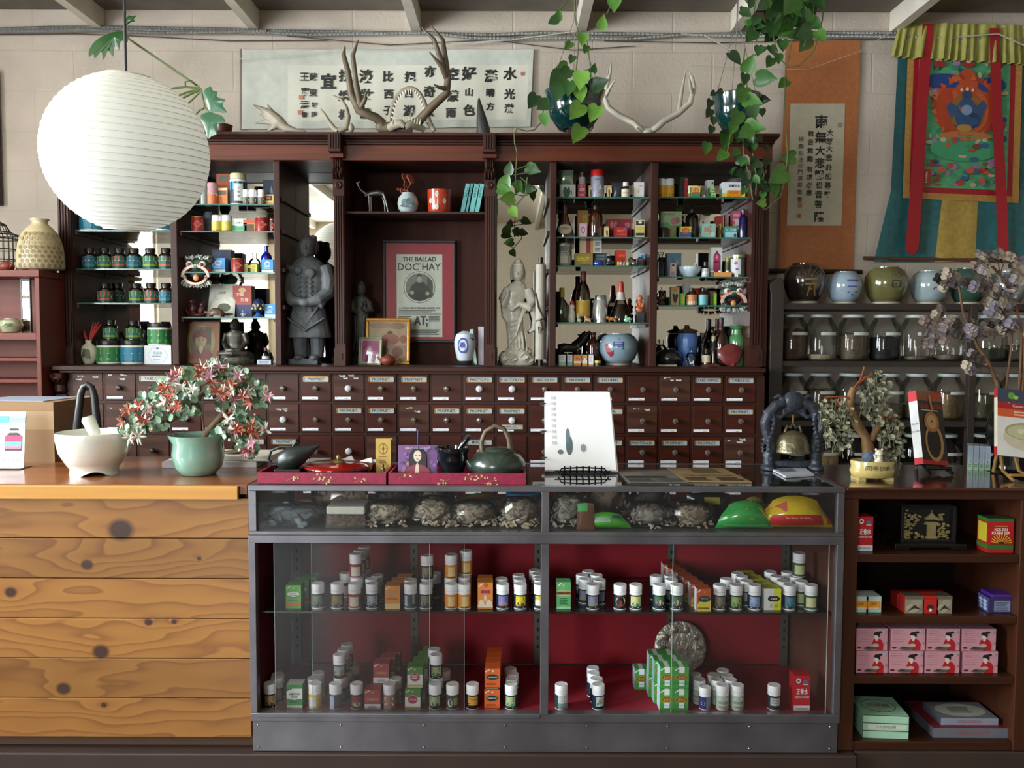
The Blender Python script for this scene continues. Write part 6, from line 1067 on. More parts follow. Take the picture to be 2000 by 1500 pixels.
t=vessel('porcelain_vase','white vase with blue dragon medallion on a black stand','vase',908.5,655,713,43,4.27,[('vase',[(.62,0),(.75,.06),(.98,.45),(1,.65),(.8,.9),(.4,.98),(.3,1),(.2,1)],M('c3ccd6',.12,coat=.8,var=.03))], None,(.18,.86,1.0,[('e',.40,.5,.24,.38,'1f3288'),('e',.40,.5,.18,.29,'b4bfd2'),('l',.24,.56,.25,.78,9,'2a3c90'),('e',.38,.52,.1,.14,'24378c'),('p',[(.7,.9),(.95,.8),(.9,.75),(.72,.85)],'2a3a80')], None,120),n=32)
t.location.z=zl+8*u(4.27)+.0006
o=MB().lathe([(22*ks*.95,0),(22*ks,.1*8*ks),(19*ks,.5*8*ks),(17*ks,8*ks),(.001,8*ks)],blkc,28).build('vase_stand',loc=(t.location.x,4.27,zl));tag(o,'round black stand under the white dragon vase','stand')
for a,c_,pt,col,ang,lb,Y_ in ((922,928,650,'a9c4b4',-7,'slim pale green book leaning against the white dragon vase',4.25),(933,944,645,'b4aeb8',0,'white spined book upright against the right recess pilaster',4.27)):
    k=u(4.26);o=MB().box(0,(c_-a)*k,0,.14,0,(720-pt)*k,M(col,.5,var=.15,scale=40)).build('paper_book',loc=(P(a if ang==0 else 926,720,Y_).x,Y_,zl),smooth=0,bev=.001);o.rotation_euler.y=R(ang);tag(o,lb,'book')
    if ang==0:o.location.x=P(945,720,YS).x-(c_-a)*k-.004
t=thing('rolled_scroll','rolled cream scroll with dark rod ends tied with brown cord, beside the goddess','scroll',(P(1055,720,4.22).x,4.225,zl));k=u(4.22)
MB().lathe([(9.5*k,12*k),(10*k,13*k),(10*k,196*k),(3*k,197*k),(9.5*k,198*k),(.1*k,198*k)],M('a9a294',.6,var=.12,scale=20),20).build('paper_roll',t,smooth=40);MB().lathe([(5*k,0),(5*k,210*k),(.01,210*k)],blkc,12).build('roller',t,smooth=40)
MB().tube([(-9*k,-6*k,140*k),(-4*k,-11*k,112*k),(6*k,-10*k,92*k),(10*k,-4*k,86*k)],1.6*k,M('3f2f25'),6).tube([(-9*k,-5*k,86*k),(0,-11*k,90*k),(10*k,-4*k,92*k)],1.8*k,M('3f2f25'),6).tube([(0,-11*k,88*k),(4*k,-13*k,72*k),(-3*k,-13*k,62*k),(-4*k,-12*k,76*k)],1.4*k,M('3f2f25'),6).build('cord',t)
def lion(name,label,px,py,wpx,hpx,Y,z=None):
    k=u(Y);s=wpx/54*k;t=thing(name,label,'lion head',P(px,py,Y));red_,grn=M('9a1f1a',.3,coat=.3),M('24503a',.3,coat=.4)
    MB().ball((0,8*s,2*s),(25*s,18*s,22*s),M('3f5a4a',.35,var=.5,scale=60),20).build('head',t,smooth=60)
    b=MB();n=16
    for i in range(n+1):
        a=pi*(i/n)*1.0
        b.box(-2*s,2*s,-3*s,3*s,-1.5*s,4*s,M('d0b0a0',.4),Tm(23*s*cos(a),-14*s,-14*s+18*s*sin(a))@Matrix.Rotation(pi/2-a,4,'Y'))
        if hpx>55:b.box(-2*s,2*s,-3*s,3*s,-1.5*s,3*s,M('d0b0a0',.4),Tm(20*s*cos(a),-14*s,-15*s-13*s*sin(a))@Matrix.Rotation(pi/2+a,4,'Y'))
    b.build('teeth',t,smooth=0)
    MB().ball((0,-4*s,-10*s),(17*s,8*s,10*s),M('1c0d0a',.6),14).build('mouth',t,smooth=60);MB().ball((0,-12*s,-17*s),(6*s,3*s,7*s),M('c98050',.4),10).build('tongue',t,smooth=60)
    for sx in (-1,1):
        MB().ball((sx*13*s,-11*s,9*s),(7*s,4*s,6*s),M('cfd2cc',.3),12).ball((sx*12*s,-15*s,8*s),3.6*s,red_,10).build('eye',t,smooth=60);MB().ball((sx*21*s,-6*s,-3*s),(6*s,5*s,7*s),red_,12).build('cheek',t,smooth=60)
        MB().ball((sx*22*s,4*s,20*s),(8*s,4*s,8*s),M('4a4038',.6),10).build('ear',t,smooth=60)
    MB().ball((0,-14*s,3*s),(9*s,4*s,5*s),grn,12).build('nose',t,smooth=60)
    rr=random.Random(int(px));b=MB();fur=M('b9bab4',.9)
    for i in range(170):
        a=rr.uniform(0,pi);m_=rr.random()<.5
        if m_:p0=Vector((22*s*cos(a)*rr.uniform(.3,1),rr.uniform(-10,8)*s,(18+4*sin(a))*s));d=Vector((cos(a)*4,-2,rr.uniform(3,8)))*s
        else:p0=Vector((24*s*cos(a),rr.uniform(-14,-4)*s,(-22-6*sin(a))*s));d=Vector((cos(a)*5,-3,-rr.uniform(4,9)))*s
        b.tube([p0,p0+d*.6,p0+d+Vector((rr.uniform(-2,2),0,-1))*s],[1.4*s,1*s,.2*s],fur,4,caps=False)
    o=b.build('fur_trim',t,smooth=0); return t
lion('lion_dance_head','colourful lion dance head with open jaws hanging in the second bay',387,526,54,60,4.22);lion('lion_dance_head','lion dance head with fur trim at the right end of the fourth shelf, right bay',1430,577,50,48,4.225)
b=MB();k=u(4.24);mt=M('4a1216',.35,var=.3,scale=60)
figure('carved_beasts','dark red carved beast group at the left of the fourth shelf, second bay',384,4.25,ZS['D'][3],[('b',(0,0,4),(20,7,5)),('b',(-6,0,16),(8,6,11)),('b',(-8,-1,30),(6,5,6)),('t',[(-10,0,34),(-13,0,39)],[2,1]),('b',(10,0,13),(7,5,9)),('b',(12,-1,24),(5,4,5)),('t',[(14,0,28),(17,0,33)],[1.6,.8]),('t',[(-16,-2,8),(-18,-3,16)],[3,2])],mt,.9,cat='carving')
figure('turtle_figurine','brown turtle figurine on the fourth shelf before the sachet',423,4.215,ZS['D'][3],[('l',[(3,2,0,15,9),(8,2,0,16,10),(14,1,0,12,8),(18,0,0,5,3)]),('t',[(-10,-2,7),(-18,-3,9),(-21,-3,10)],[3,3,2.4]),('t',[(-8,-5,5),(-11,-8,1)],[3,2]),('t',[(10,-5,5),(13,-8,1)],[3,2]),('t',[(10,5,5),(13,8,1)],[3,2]),('t',[(-8,5,5),(-11,8,1)],[3,2])],M('5a4638',.35,var=.4,scale=70),.8,cat='figurine')
# ---------------------------------------------------------------- antlers, jaw and horn on the cabinet top
Ya=4.09;ztop=zt1
def antler(name,label,limbs,mt,Y=Ya,lumps=(),vox=None,cat='antlers'):
    b=MB();k=u(Y)
    for L in limbs:b.tube([P(q[0],q[1],Y+(q[3] if len(q)>3 else 0)) for q in L],[q[2]*k for q in L],mt,10)
    for px,py,rx,ry,rz in lumps:b.ball(tuple(P(px,py,Y)),(rx*k,ry*k,rz*k),mt,12)
    o=b.build(name,smooth=60)
    if vox:remesh(o,vox*k,1)
    zmin=min(v[2] for v in b.v);o.location.z=ztop-zmin+.001
    return tag(o,label,cat)
horn_m=M('5a4c3b',.55,var=.35,scale=18,bump=.3);bone=M('8d8372',.6,var=.25,scale=18,bump=.2);pale=M('b5aea0',.5,var=.2,scale=20)
antler('deer_antlers','tall brown many pointed deer antlers rising behind the toothed jaw',[
 [(748,243,9),(734,231,9,-.02),(701,217,8,-.04),(686,184,7,-.05),(680,142,5.5,-.06),(671,109,4.5,-.06),(674,91,1,-.05)],[(706,213,7,-.04),(695,160,5,-.1),(689,109,4.5,-.12),(700,79,1,-.12)],[(701,217,6,-.03),(713,196,4,-.08),(715,178,.8,-.1)],
 [(800,246,9),(818,238,9,-.02),(842,211,8,-.04),(872,184,7.5,-.05),(875,154,6.5,-.06),(869,115,6,-.06),(865,79,4,-.06),(842,51,.8,-.05)],[(872,150,6,-.05),(857,106,5,-.1),(848,79,4,-.1),(823,54,.8,-.09)],[(874,157,6,-.05),(862,130,5,-.12),(838,102,.8,-.14)],[(876,175,5,-.05),(857,172,3.5,-.1),(847,166,.8,-.12)],
 [(742,252,11),(775,250,11),(805,252,10)]],horn_m,lumps=[(745,248,12,12,12),(770,252,16,12,6)])
t=thing('toothed_jaw','open toothed jaw bone arch standing before the deer antlers','jaw',(0,0,0));Yj=4.07;k=u(Yj);arch=[(761,236),(764,214),(770,196),(778,182),(788,173),(800,169),(811,172),(820,181),(828,196),(833,214),(837,234),(848,253)]
dz=ztop-P(800,256,Yj).z+.003
MB().tube([P(*q,Yj) for q in arch],[5,5,4.5,4.5,4.5,4.5,4.5,4.5,5,5,6,4][:12] and [v*k for v in (5,5,4.5,4.5,4.5,4.5,4.5,4.5,5,5,6,4)],bone,8).build('upper_jaw',t,smooth=60).location.z=dz
b=MB();b.tube([P(762,246,Yj),P(772,240,Yj-.03),P(783,238,Yj-.05),P(791,244,Yj-.055)],[8*k,9*k,8*k,4*k],bone,10);b.tube([P(792,246,Yj-.055),P(800,240,Yj-.05),P(810,242,Yj-.03),P(828,250,Yj)],[4*k,8*k,8*k,6*k],bone,10);b.build('lower_jaw',t,smooth=60).location.z=dz
b=MB();tm=M('cfc8b8',.35)
for i in range(22):
    f=i/21*(len(arch)-2);j=int(f);a=Vector(arch[j]).lerp(Vector(arch[min(j+1,len(arch)-1)]),f-j);c_=Vector((800,236));d=(c_-a).normalized()
    b.tube([P(a.x+d.x*2,a.y+d.y*2,Yj-.008),P(a.x+d.x*11,a.y+d.y*11,Yj-.012)],[2.2*k,.3*k],tm,5)
b.build('teeth',t,smooth=0).location.z=dz;b=MB()
for i in range(11):
    x=766+i*5.4;b.tube([P(x,236+abs(i-5)*.8,Yj-.05),P(x+1,225+abs(i-5)*.8,Yj-.052)],[2*k,.3*k],tm,5)
b.build('teeth',t,smooth=0).location.z=dz
antler('palmate_antler','flat grey palmate antler lying at the left on the cabinet top',[[(597,252,3),(580,251,5),(560,245,8),(545,233,12),(530,219,10),(512,208,5),(494,199,1)],[(540,228,9),(528,210,5),(521,197,1)],[(538,235,8),(518,232,5),(498,236,1)],[(536,226,8),(518,221,5),(506,218,1)],[(540,240,6),(528,248,3),(520,252,1)]],bone,4.09,vox=1.5)
antler('spike_antlers','pair of thin curved antlers between the palmate antler and the deer antlers',[[(660,252,6),(653,248,5),(641,232,4),(633,218,3),(626,208,.8)],[(662,252,6),(676,246,6),(680,224,5),(676,206,4),(666,190,3),(650,182,.8)]],bone,4.09,lumps=[(686,246,6,6,9)])
figure('black_horn','dark pointed horn standing on the cabinet top near the scroll right end',944,4.09,ztop,[('l',[(0,0,0,14,12),(12,-1,0,13,11),(30,-4,0,10,9),(50,-7,0,6,6),(64,-9,0,3,3),(71,-9,0,.6,.6)])],M('2b2a2c',.4,var=.2,scale=20),1.0,cat='horn')
antler('pale_antlers','pale forked antlers with skull piece between the two hanging pots',[
 [(1256,252,6),(1246,246,6,-.02),(1238,238,6),(1208,223,6),(1188,208,5.5),(1181,189,5),(1186,163,4),(1192,140,3),(1194,120,.8)],[(1184,184,4),(1192,168,3,-.04),(1202,153,.8,-.07)],[(1186,168,3.6),(1186,150,2.4,.03),(1188,132,.8,.04)],
 [(1274,252,6),(1284,246,6,-.02),(1296,235,6),(1325,219,6),(1348,199,5.5),(1356,170,4.5),(1352,150,3.4),(1346,138,.8)],[(1352,182,4),(1348,160,3,-.05),(1346,150,.8,-.07)],[(1326,217,5),(1331,180,3.6,.05),(1340,132,.8,.06)],[(1252,250,6),(1266,254,7),(1280,250,6)]],pale,4.09,lumps=[(1266,256,12,9,5)])
# ---------------------------------------------------------------- hangings on the wall
Yw=YW-.012
def sheet(name,TL,TR,BL,BR,Y,us,vs_,matf,wave=None,parent=None,spec=None,lift=.00012):
    """cloth or paper between four photo corners; us/vs_ are grid stops, matf(u,v) gives the colour"""
    tl,tr,bl,br=[P(*q,Y) for q in (TL,TR,BL,BR)];wave=wave or (lambda a,c:0)
    def f(a,c,L=0):
        p=(bl.lerp(br,a)).lerp(tl.lerp(tr,a),c); return (p.x,p.y-wave(a,c)-L,p.z)
    b=MB();nu,nv=len(us),len(vs_);o=len(b.v);b.v+=[f(a,c) for c in vs_ for a in us]
    for j in range(nv-1):
        for i in range(nu-1):
            b.f.append((j*nu+i,j*nu+i+1,(j+1)*nu+i+1,(j+1)*nu+i));b.mi.append(b.m(matf((us[i]+us[i+1])/2,(vs_[j]+vs_[j+1])/2)))
    if spec:art(b,spec,f,((tr-tl).length)/((tl-bl).length),lift,.0022)
    return b.build(name,parent,smooth=60)
def lsp(n,*brk):
    s=sorted(set([i/n for i in range(n+1)]+list(brk))); return s
hs=thing('calligraphy_scroll','long horizontal white scroll of black brush calligraphy on the wall above the cabinet','scroll',(0,0,0))
def hx(x): return 440+x*.3
def hy(y): return 40+y*.3
pap,silk=M('cfcbbd',.7,var=.08,scale=12),M('bfc0b6',.7,var=.12,scale=25)
TL,BR=(470,97),(1036,250);sx= lambda a:(a-TL[0])/(BR[0]-TL[0]);sy= lambda b:(BR[1]-b)/(BR[1]-TL[1])
rw=random.Random(5);wv= lambda a,c:.004+.003*sin(a*70)*(1-c)+.002*sin(a*31+2)+.004*(1-c)*sin(a*9)
sp=[]
for x,chars in ((1840,[('水',350,95),('光',485,80),('瀲',578,70)]),(1715,[('灩',365,95),('晴',475,62),('方',565,62)]),(1580,[('好',350,105),('山',470,62),('色',588,85)]),(1470,[('空',350,90),('濛',495,85),('雨',605,70)]),(1325,[('亦',335,85),('奇',465,85),('欲',600,70)]),(1195,[('把',370,78),('西',478,60),('湖',590,85)]),(1055,[('比',365,78),('西',480,66),('子',585,66)]),(915,[('淡',365,98),('妝',485,90),('濃',605,80)]),(775,[('抹',360,88),('總',490,80),('相',610,75)]),(665,[('宜',395,112)]),(575,[('蘇',368,58),('東',470,56),('坡',548,42),('詩',608,42)]),(517,[('王',368,58),('寶',465,62),('濤',548,58),('書',612,40)])):
    for ch,y,h_ in chars:sp.append(('t',ch,sx(hx(x+rw.uniform(-5,5))),sy(hy(y)),h_*.27/153,'1d1c1b',.3,.035 if h_>60 else .02))
sp+=[('e',sx(hx(1920)),sy(hy(352)),.0055,.027,'b5675c'),('r',sx(hx(483)),sy(hy(515)),sx(hx(510)),sy(hy(488)),'c07a6c'),('r',sx(hx(476)),sy(hy(612)),sx(hx(504)),sy(hy(584)),'bd6f62')]
sheet('paper',TL,(1042,97),(470,253),(1036,248),Yw,lsp(60,.163,.985),lsp(12,.1,.80), lambda a,c:pap if .163<a<.985 and .1<c<.80 else silk,wv,hs,sp)
MB().tube([P(470,96,Yw-.004),P(470,254,Yw-.004)],2.2*u(YW),M('8a7f70'),8).build('roller',hs)
vscr=thing('hanging_scroll','orange mounted vertical scroll with cream calligraphy panel on the right wall','scroll',(0,0,0))
TLv,TRv,BLv,BRv=(1534,80),(1680,80),(1520,527),(1666,527)
sxv= lambda px,py:(px-(1534-14*(py-80)/447))/146;syv= lambda py:(527-py)/447
sp=[('r',.09,.195,.82,.728,'b5ad98')]
def vc(col,size,bold=.02,colr='1c1b19'):
    for q_,(ch,x,y) in enumerate(col):
        px,py=1480+x/3,30+y/3;z_=size*(1.12,1.0,.85,.85,.82,.55,.66,.66,.9)[q_] if size>20 else size
        sp.append(('t',ch,sxv(px,py),syv(py),z_/447,colr,.3,bold))
vc([('南',370,620),('無',367,712),('大',363,790),('悲',361,862),('觀',357,932),('世',357,992),('音',354,1046),('菩',352,1104),('薩',355,1178)],23,.03)
vc([('大',421,685),('慈',418,735),('大',416,778),('悲',414,830),('赴',414,888),('感',411,940),('尋',407,995),('聲',405,1048)],13);vc([('救',308,690),('苦',306,740),('救',304,790),('難',303,838),('有',300,900),('求',300,945),('必',298,992),('應',297,1036)],12);vc([('扶',251,722),('桑',250,765),('弘',249,805),('法',248,842),('沙',247,880),('門',246,915),('清',245,952),('度',244,990),('敬',243,1032),('書',242,1075)],10,.01,'4a4640')
for x,y,c_ in ((245,1110,'a8705c'),(240,1172,'a85a48'),(475,640,'8a8474')):
    px,py=1480+x/3,30+y/3;sp.append(('r',sxv(px,py)-.025,syv(py)-.01,sxv(px,py)+.025,syv(py)+.01,c_))
ora=M('a9653a',.65,var=.15,scale=50);sheet('silk_mount',TLv,TRv,BLv,BRv,Yw,lsp(14),lsp(20), lambda a,c:ora, lambda a,c:.004,vscr,sp)
MB().tube([P(1503,529,Yw-.01),P(1683,531,Yw-.01)],4.5*u(YW),M('241a16',.4),10).build('roller',vscr)
th=thing('brocade_hanging','teal brocade cloth hanging with painted centre, red ribbons and yellow ruffle','wall hanging',(0,0,0))
tq= lambda x,y:(1480+x/3,30+y/3)
teal,teal2,yel,yel2,rd,gl_,grn_=M('23595c',.5,var=.35,scale=30),M('1f4f55',.5,var=.35,scale=30),M('a5883f',.5,var=.25,scale=45),M('95762c',.5),M('98121f',.55,var=.1),M('a87a3a',.45,var=.25,scale=60),M('4f9a6c',.6,var=.3,scale=25)
fold= lambda a,c:.012+.010*sin(a*19+1)*(1.1-c)+.004*sin(a*43)
sheet('brocade_skirt',(1738,372),(2075,372),(1703,512),(2100,514),Yw,lsp(40,.30,.505),lsp(14), lambda a,c:yel if .30-.0<a<.505 else teal, lambda a,c:fold(a,c)+.002,th)
sheet('brocade_side',(1752,108),(1772,108),(1738,373),(1760,373),Yw,lsp(6),lsp(14), lambda a,c:teal2, lambda a,c:.012,th);sheet('brocade_side',(1990,118),(2075,118),(1984,396),(2075,396),Yw,lsp(10),lsp(10), lambda a,c:teal2, lambda a,c:.012,th)
rr=random.Random(21);sp=[];rp_=random.Random(8)
for i in range(150):
    a,c_=rr.random(),rr.random();sp.append(('e',a,c_,rr.uniform(.012,.05),rr.uniform(.008,.03),rr.choice(['2f7a5a','5aa880','7ab08a','8a4a30','a83a24','24407a','9a6a9a','3a3a30','b0a080','6d8a55'])))
sp+=[('e',.25,.82,.2,.06,'1f3a78'),('e',.82,.8,.16,.06,'1f3a78'),('e',.52,.62,.36,.24,'a83c1c'),('e',.52,.80,.12,.12,'b0441f'),('e',.52,.60,.25,.19,'b5522a')]
for i in range(40):
    a=rr.uniform(0,2*pi);sp.append(('p',[(.52+.34*cos(a),.62+.22*sin(a)),(.52+.40*cos(a+.12),.62+.27*sin(a+.1)),(.52+.33*cos(a+.22),.62+.21*sin(a+.2))],rr.choice(['c05a2a','9a3218','b8481f'])))
sp+=[('e',.52,.58,.19,.15,'8a5a2a'),('e',.52,.52,.16,.07,'1f3558'),('p',[(.38,.5),(.42,.64),(.48,.69),(.56,.69),(.62,.64),(.66,.5),(.52,.46)],'2c4a72'),('p',[(.36,.52),(.3,.62),(.34,.66),(.44,.62)],'2f4c74'),('p',[(.68,.52),(.74,.64),(.7,.68),(.6,.62)],'2f4c74'),('e',.52,.715,.055,.032,'26406a'),('e',.46,.755,.016,.012,'c9c0ae'),('e',.52,.762,.018,.014,'c9c0ae'),('e',.58,.755,.016,.012,'c9c0ae'),('e',.52,.6,.06,.04,'7d8fae'),('e',.5,.46,.08,.03,'a87a3a'),('e',.52,.40,.3,.035,'b06a3a'),('e',.52,.3,.38,.1,'3f9468')]
for i in range(46):
    a,c_=rr.uniform(.05,.95),rr.uniform(.04,.38);sp.append(('e',a,c_,rr.uniform(.015,.05),rr.uniform(.01,.025),rr.choice(['a8442c','9a6fa0','b8a890','2f5a8a','3a8a5a','c0503a','7a3a2a'])))
for x_ in (.2,.52,.84):sp+=[('e',x_,.95,.07,.03,'8a2a20'),('e',x_,.975,.03,.016,'c9a890')]
sp+=[('r',.0,.0,.15,.13,'8a3020'),('l',.03,.12,.02,.11,5,'cfb8a0')]
def bord(a,c):
    if a<.055 or a>.945 or c<.045: return gl_
    if a<.10 or a>.90 or c<.085: return rd
    return grn_
fm_sp=[]
for q in sp:
    mx_= lambda a:.105+.79*a;my_= lambda c:.09+.90*c
    if q[0]=='e':fm_sp.append(('e',min(max(mx_(q[1]),.11+q[3]),.89-q[3]),min(max(my_(q[2]),.095+q[4]),.985-q[4]),q[3]*.79,q[4]*.9,q[5]))
    elif q[0]=='p':fm_sp.append(('p',[(mx_(a),my_(c)) for a,c in q[1]],q[2]))
    elif q[0]=='r':fm_sp.append(('r',mx_(q[1]),my_(q[2]),mx_(q[3]),my_(q[4]),q[5]))
    elif q[0]=='l':fm_sp.append(('l',mx_(q[1]),mx_(q[2]),my_(q[3]),my_(q[4]),q[5],q[6]))
sheet('painted_cloth',(1769,112),(1992,118),(1759,388),(1984,398),Yw,lsp(40,.055,.10,.90,.945),lsp(30,.045,.085),bord, lambda a,c:.022+.003*sin(a*13+.5)*(1-c*.6),th,fm_sp,.00006)
for TLr,TRr,BLr,BRr,tip in (((1802,46),(1823,46),(1768,488),(1794,488),(1781,499)),((1932,55),(1952,55),(1948,488),(1970,488),(1960,499))):
    sheet('red_ribbon',TLr,TRr,BLr,BRr,Yw-.05,lsp(4),lsp(20), lambda a,c:rd, lambda a,c:.004*sin(c*7),th)
    b=MB().poly([P(*BLr,Yw-.05),P(*tip,Yw-.05),P(*BRr,Yw-.05)],rd);b.build('ribbon_tip',th,smooth=0)
rf=M('97924a',.55,var=.15,scale=30)
sheet('yellow_ruffle',(1755,44),(2070,52),(1738,112),(2075,132),Yw-.035,lsp(150),lsp(8), lambda a,c:rf, lambda a,c:.008+.014*sin(a*120+2*sin(a*17))*(1.15-c)+.006*sin(a*47),th)
MB().tube([P(1687,504,Yw-.02),P(2110,512,Yw-.02)],3.6*u(YW),M('5a3c2c'),8).build('dowel',th)
o=MB().box(P(-60,300,Yw).x,P(3,300,Yw).x,Yw-.03,Yw,P(0,402,Yw).z,P(0,140,Yw).z,M('2a211e',.5)).build('framed_picture',smooth=0,bev=.003);tag(o,'dark framed picture edge at the far left of the wall','picture')
rr=random.Random(2)
def cable(name,label,pts,r,mt,Y=YW-.03,n=6,rib=0):
    b=MB();pp=[]
    for (a,c_),(d,e) in zip(pts,pts[1:]):
        for i in range(10):pp.append((a+(d-a)*i/10,c_+(e-c_)*i/10))
    pp.append(pts[-1]);b.tube([P(a,c_,Y) for a,c_ in pp],[r*u(Y)*(1+(.12 if i%2 else -.12)*(rib>0)) for i in range(len(pp))],mt,n);o=b.build(name,smooth=0 if rib else 60); return tag(o,label,'cable')
def ribbed():
    m=M('aaa9a6',.35,.35,var=0,scale=1,coat=.01)
    if not m.get('rib'):
        nt=m.node_tree;wv_=nt.nodes.new('ShaderNodeTexWave');wv_.inputs['Scale'].default_value=45;tc=nt.nodes.new('ShaderNodeTexCoord');bp=nt.nodes.new('ShaderNodeBump');bp.inputs['Strength'].default_value=1;bp.inputs['Distance'].default_value=.006
        nt.links.new(tc.outputs['Object'],wv_.inputs['Vector']);nt.links.new(wv_.outputs[0],bp.inputs['Height']);nt.links.new(bp.outputs[0],nt.nodes['Principled BSDF'].inputs['Normal']);m['rib']=1
    return m
rb_=ribbed()
cable('flexible_conduit','upper ribbed metal conduit running along the wall top',[(-40,58),(90,54),(200,53),(330,55),(440,57),(560,61),(650,62),(760,64),(860,66),(960,68),(1060,64),(1200,66),(1350,68),(1480,64),(1640,64),(1760,65),(1900,70),(2060,70)],3.2,rb_)
cable('flexible_conduit','lower ribbed metal conduit crossing below the upper one',[(-40,62),(110,60),(260,58),(400,62),(520,64),(600,68),(720,66),(840,64),(920,74),(1010,76),(1120,74),(1230,76),(1330,68),(1450,70),(1600,70),(1760,72),(1880,75),(2060,76)],3.0,rb_,YW-.045)
cable('flexible_conduit','middle ribbed metal conduit sagging near the lantern',[(150,56),(230,62),(320,64),(430,63),(520,60)],2.8,rb_,YW-.052)
for i,(nm,pts) in enumerate((('dark wire sagging below the conduits at the left',[(-40,68),(150,66),(300,72),(450,80),(640,79)]),('dark wire sagging below the conduits in the middle',[(560,70),(760,88),(960,78),(1120,98),(1240,90)]),('dark wire below the conduits at the right',[(1180,80),(1400,84),(1600,78),(1760,76)]))):cable('wall_wire',nm,pts,.9,M('4a423a'),YW-.02-.004*i)
cable('white_cable','white cable looping past the left hanging pot',[(880,85),(1000,78),(1110,63),(1125,62)],1.3,M('b9b3a8'),YW-.06);cable('white_cable','white cable dropping from the conduit between the hanging pots',[(1330,66),(1375,68),(1400,82),(1430,98)],1.3,M('b9b3a8'),YW-.05);cable('white_cable','white cable curling at the upper right above the hanging',[(1870,72),(1950,66),(1985,82),(2050,110)],1.3,M('b9b3a8'),YW-.1)
cable('string','thin white string stretched across the calligraphy scroll',[(440,117),(560,108),(665,95),(800,94),(960,82)],.7,M('c9c4b8'),YW-.07);cable('string','thin pale string drooping over the orange scroll to the cloth hanging',[(1350,128),(1500,136),(1580,135),(1680,100),(1740,62)],.7,M('b0a890'),YW-.08)
# ---------------------------------------------------------------- things standing on the counters
k=u(2.75)
def lat(name,label,cat,px,pb,Y,prof,mt,z=ZT,n=32,**kw):
    o=MB().lathe(prof,mt,n,**kw).build(name,loc=(P(px,pb,Y).x,Y,z),smooth=60); return tag(o,label,cat) if label else o
Ym=G(185,925,ZT).y;k=u(Ym);t=thing('mortar','large white ceramic mortar with pestle on the pine counter','mortar',(P(185,925,Ym).x,Ym,ZT));wc=M('dcdad0',.12,coat=.7,var=.03)
b=MB().lathe([(38*k,12*k),(52*k,22*k),(64*k,44*k),(69*k,70*k),(69.5*k,80*k),(68*k,83*k),(63*k,80*k),(60*k,60*k),(40*k,28*k),(.001,24*k)],wc,40)
n=40
b.rings([[(r*k*sin(2*pi*i/n),-r*k*cos(2*pi*i/n),z*k if z>2 else (0 if abs(cos(2*pi*i/n))<.8 or True else 0)+(9*k*max(0,1-((2*pi*i/n-.45)/.55)**2) if abs(2*pi*i/n-.45)<.55 else 0)) for i in range(n)] for r,z in ((36,0),(45,0),(44,12),(52,22))],wc,(False, False));b.build('bowl',t,smooth=60)
MB().tube([(6*k,4*k,36*k),(2*k,0,80*k),(-8*k,-4*k,108*k),(-9*k,-4.5*k,113*k)],[10*k,11*k,13*k,10*k],wc,20).build('pestle',t,smooth=50)
Yp_=G(388,926,ZT).y;k=u(Yp_);t=thing('bead_flower_tree','coral and white stone flower tree in a pale green celadon pot on the pine counter','ornamental tree',(P(388,930,Yp_).x,Yp_,ZT));cel=M('7fa596',.12,coat=.8,var=.12,scale=14)
MB().lathe([(30*k,0),(34*k,2*k),(45*k,16*k),(50*k,40*k),(48*k,62*k),(56*k,76*k),(57*k,79*k),(50*k,77*k),(45*k,66*k),(.001,64*k)],cel,40).build('pot',t,smooth=60)
def tp(px,py,dy=0):q=P(px,py,Yp_+dy); return (q.x-t.location.x,q.y-t.location.y,q.z-t.location.z)
bark=M('6b563f',.8,var=.4,scale=30,bump=.5);b=MB()
for pts in ([(395,865,7),(402,846,7),(415,832,6),(436,808,6),(444,790,7),(440,768,7),(424,754,6),(405,760,5),(385,778,6),(362,804,6),(335,820,5),(300,824,4),(275,832,2)],[(424,754,5),(450,745,3),(470,738,2)],[(415,832,4),(445,826,3),(480,838,1.5)],[(400,850,3),(395,815,2),(386,790,1.5)]):b.tube([tp(a,c_) for a,c_,r in pts],[r*k for _,_,r in pts],bark,8)
b.build('trunk',t,smooth=60)
rr=random.Random(11);lf,lf2,wr=M('7d9c80',.35,var=.25,scale=60,coat=.3),M('55735a',.35),M('4a3c30')
cl=[(425,722,40,20),(385,735,45,18),(345,757,45,20),(315,780,45,22),(285,800,36,18),(265,835,32,18),(255,850,20,14),(455,740,40,22),(490,760,36,28),(505,780,24,18),(460,790,34,24),(430,765,30,18),(470,820,44,22),(495,835,28,18),(450,845,36,18),(480,872,22,12),(350,795,40,24),(300,825,30,16),(400,700+35,30,14),(487,885,12,8)]
b=MB();fb=MB();bb_=MB();fcol=[M('a35a45',.3,coat=.4),M('a97a86',.3,coat=.4),M('ccc9be',.3,coat=.4),M('9c5040',.3,coat=.4)]
def leafdisc(mb,c_,r,d,mt):
    d=Vector(d).normalized();a=d.orthogonal().normalized();e=d.cross(a);c_=Vector(c_)
    mb.add([c_-d*r*.15]+[c_+a*r*cos(q*pi/3)+e*r*1.2*sin(q*pi/3) for q in range(6)],[(0,1+q,1+(q+1)%6) for q in range(6)],mt)
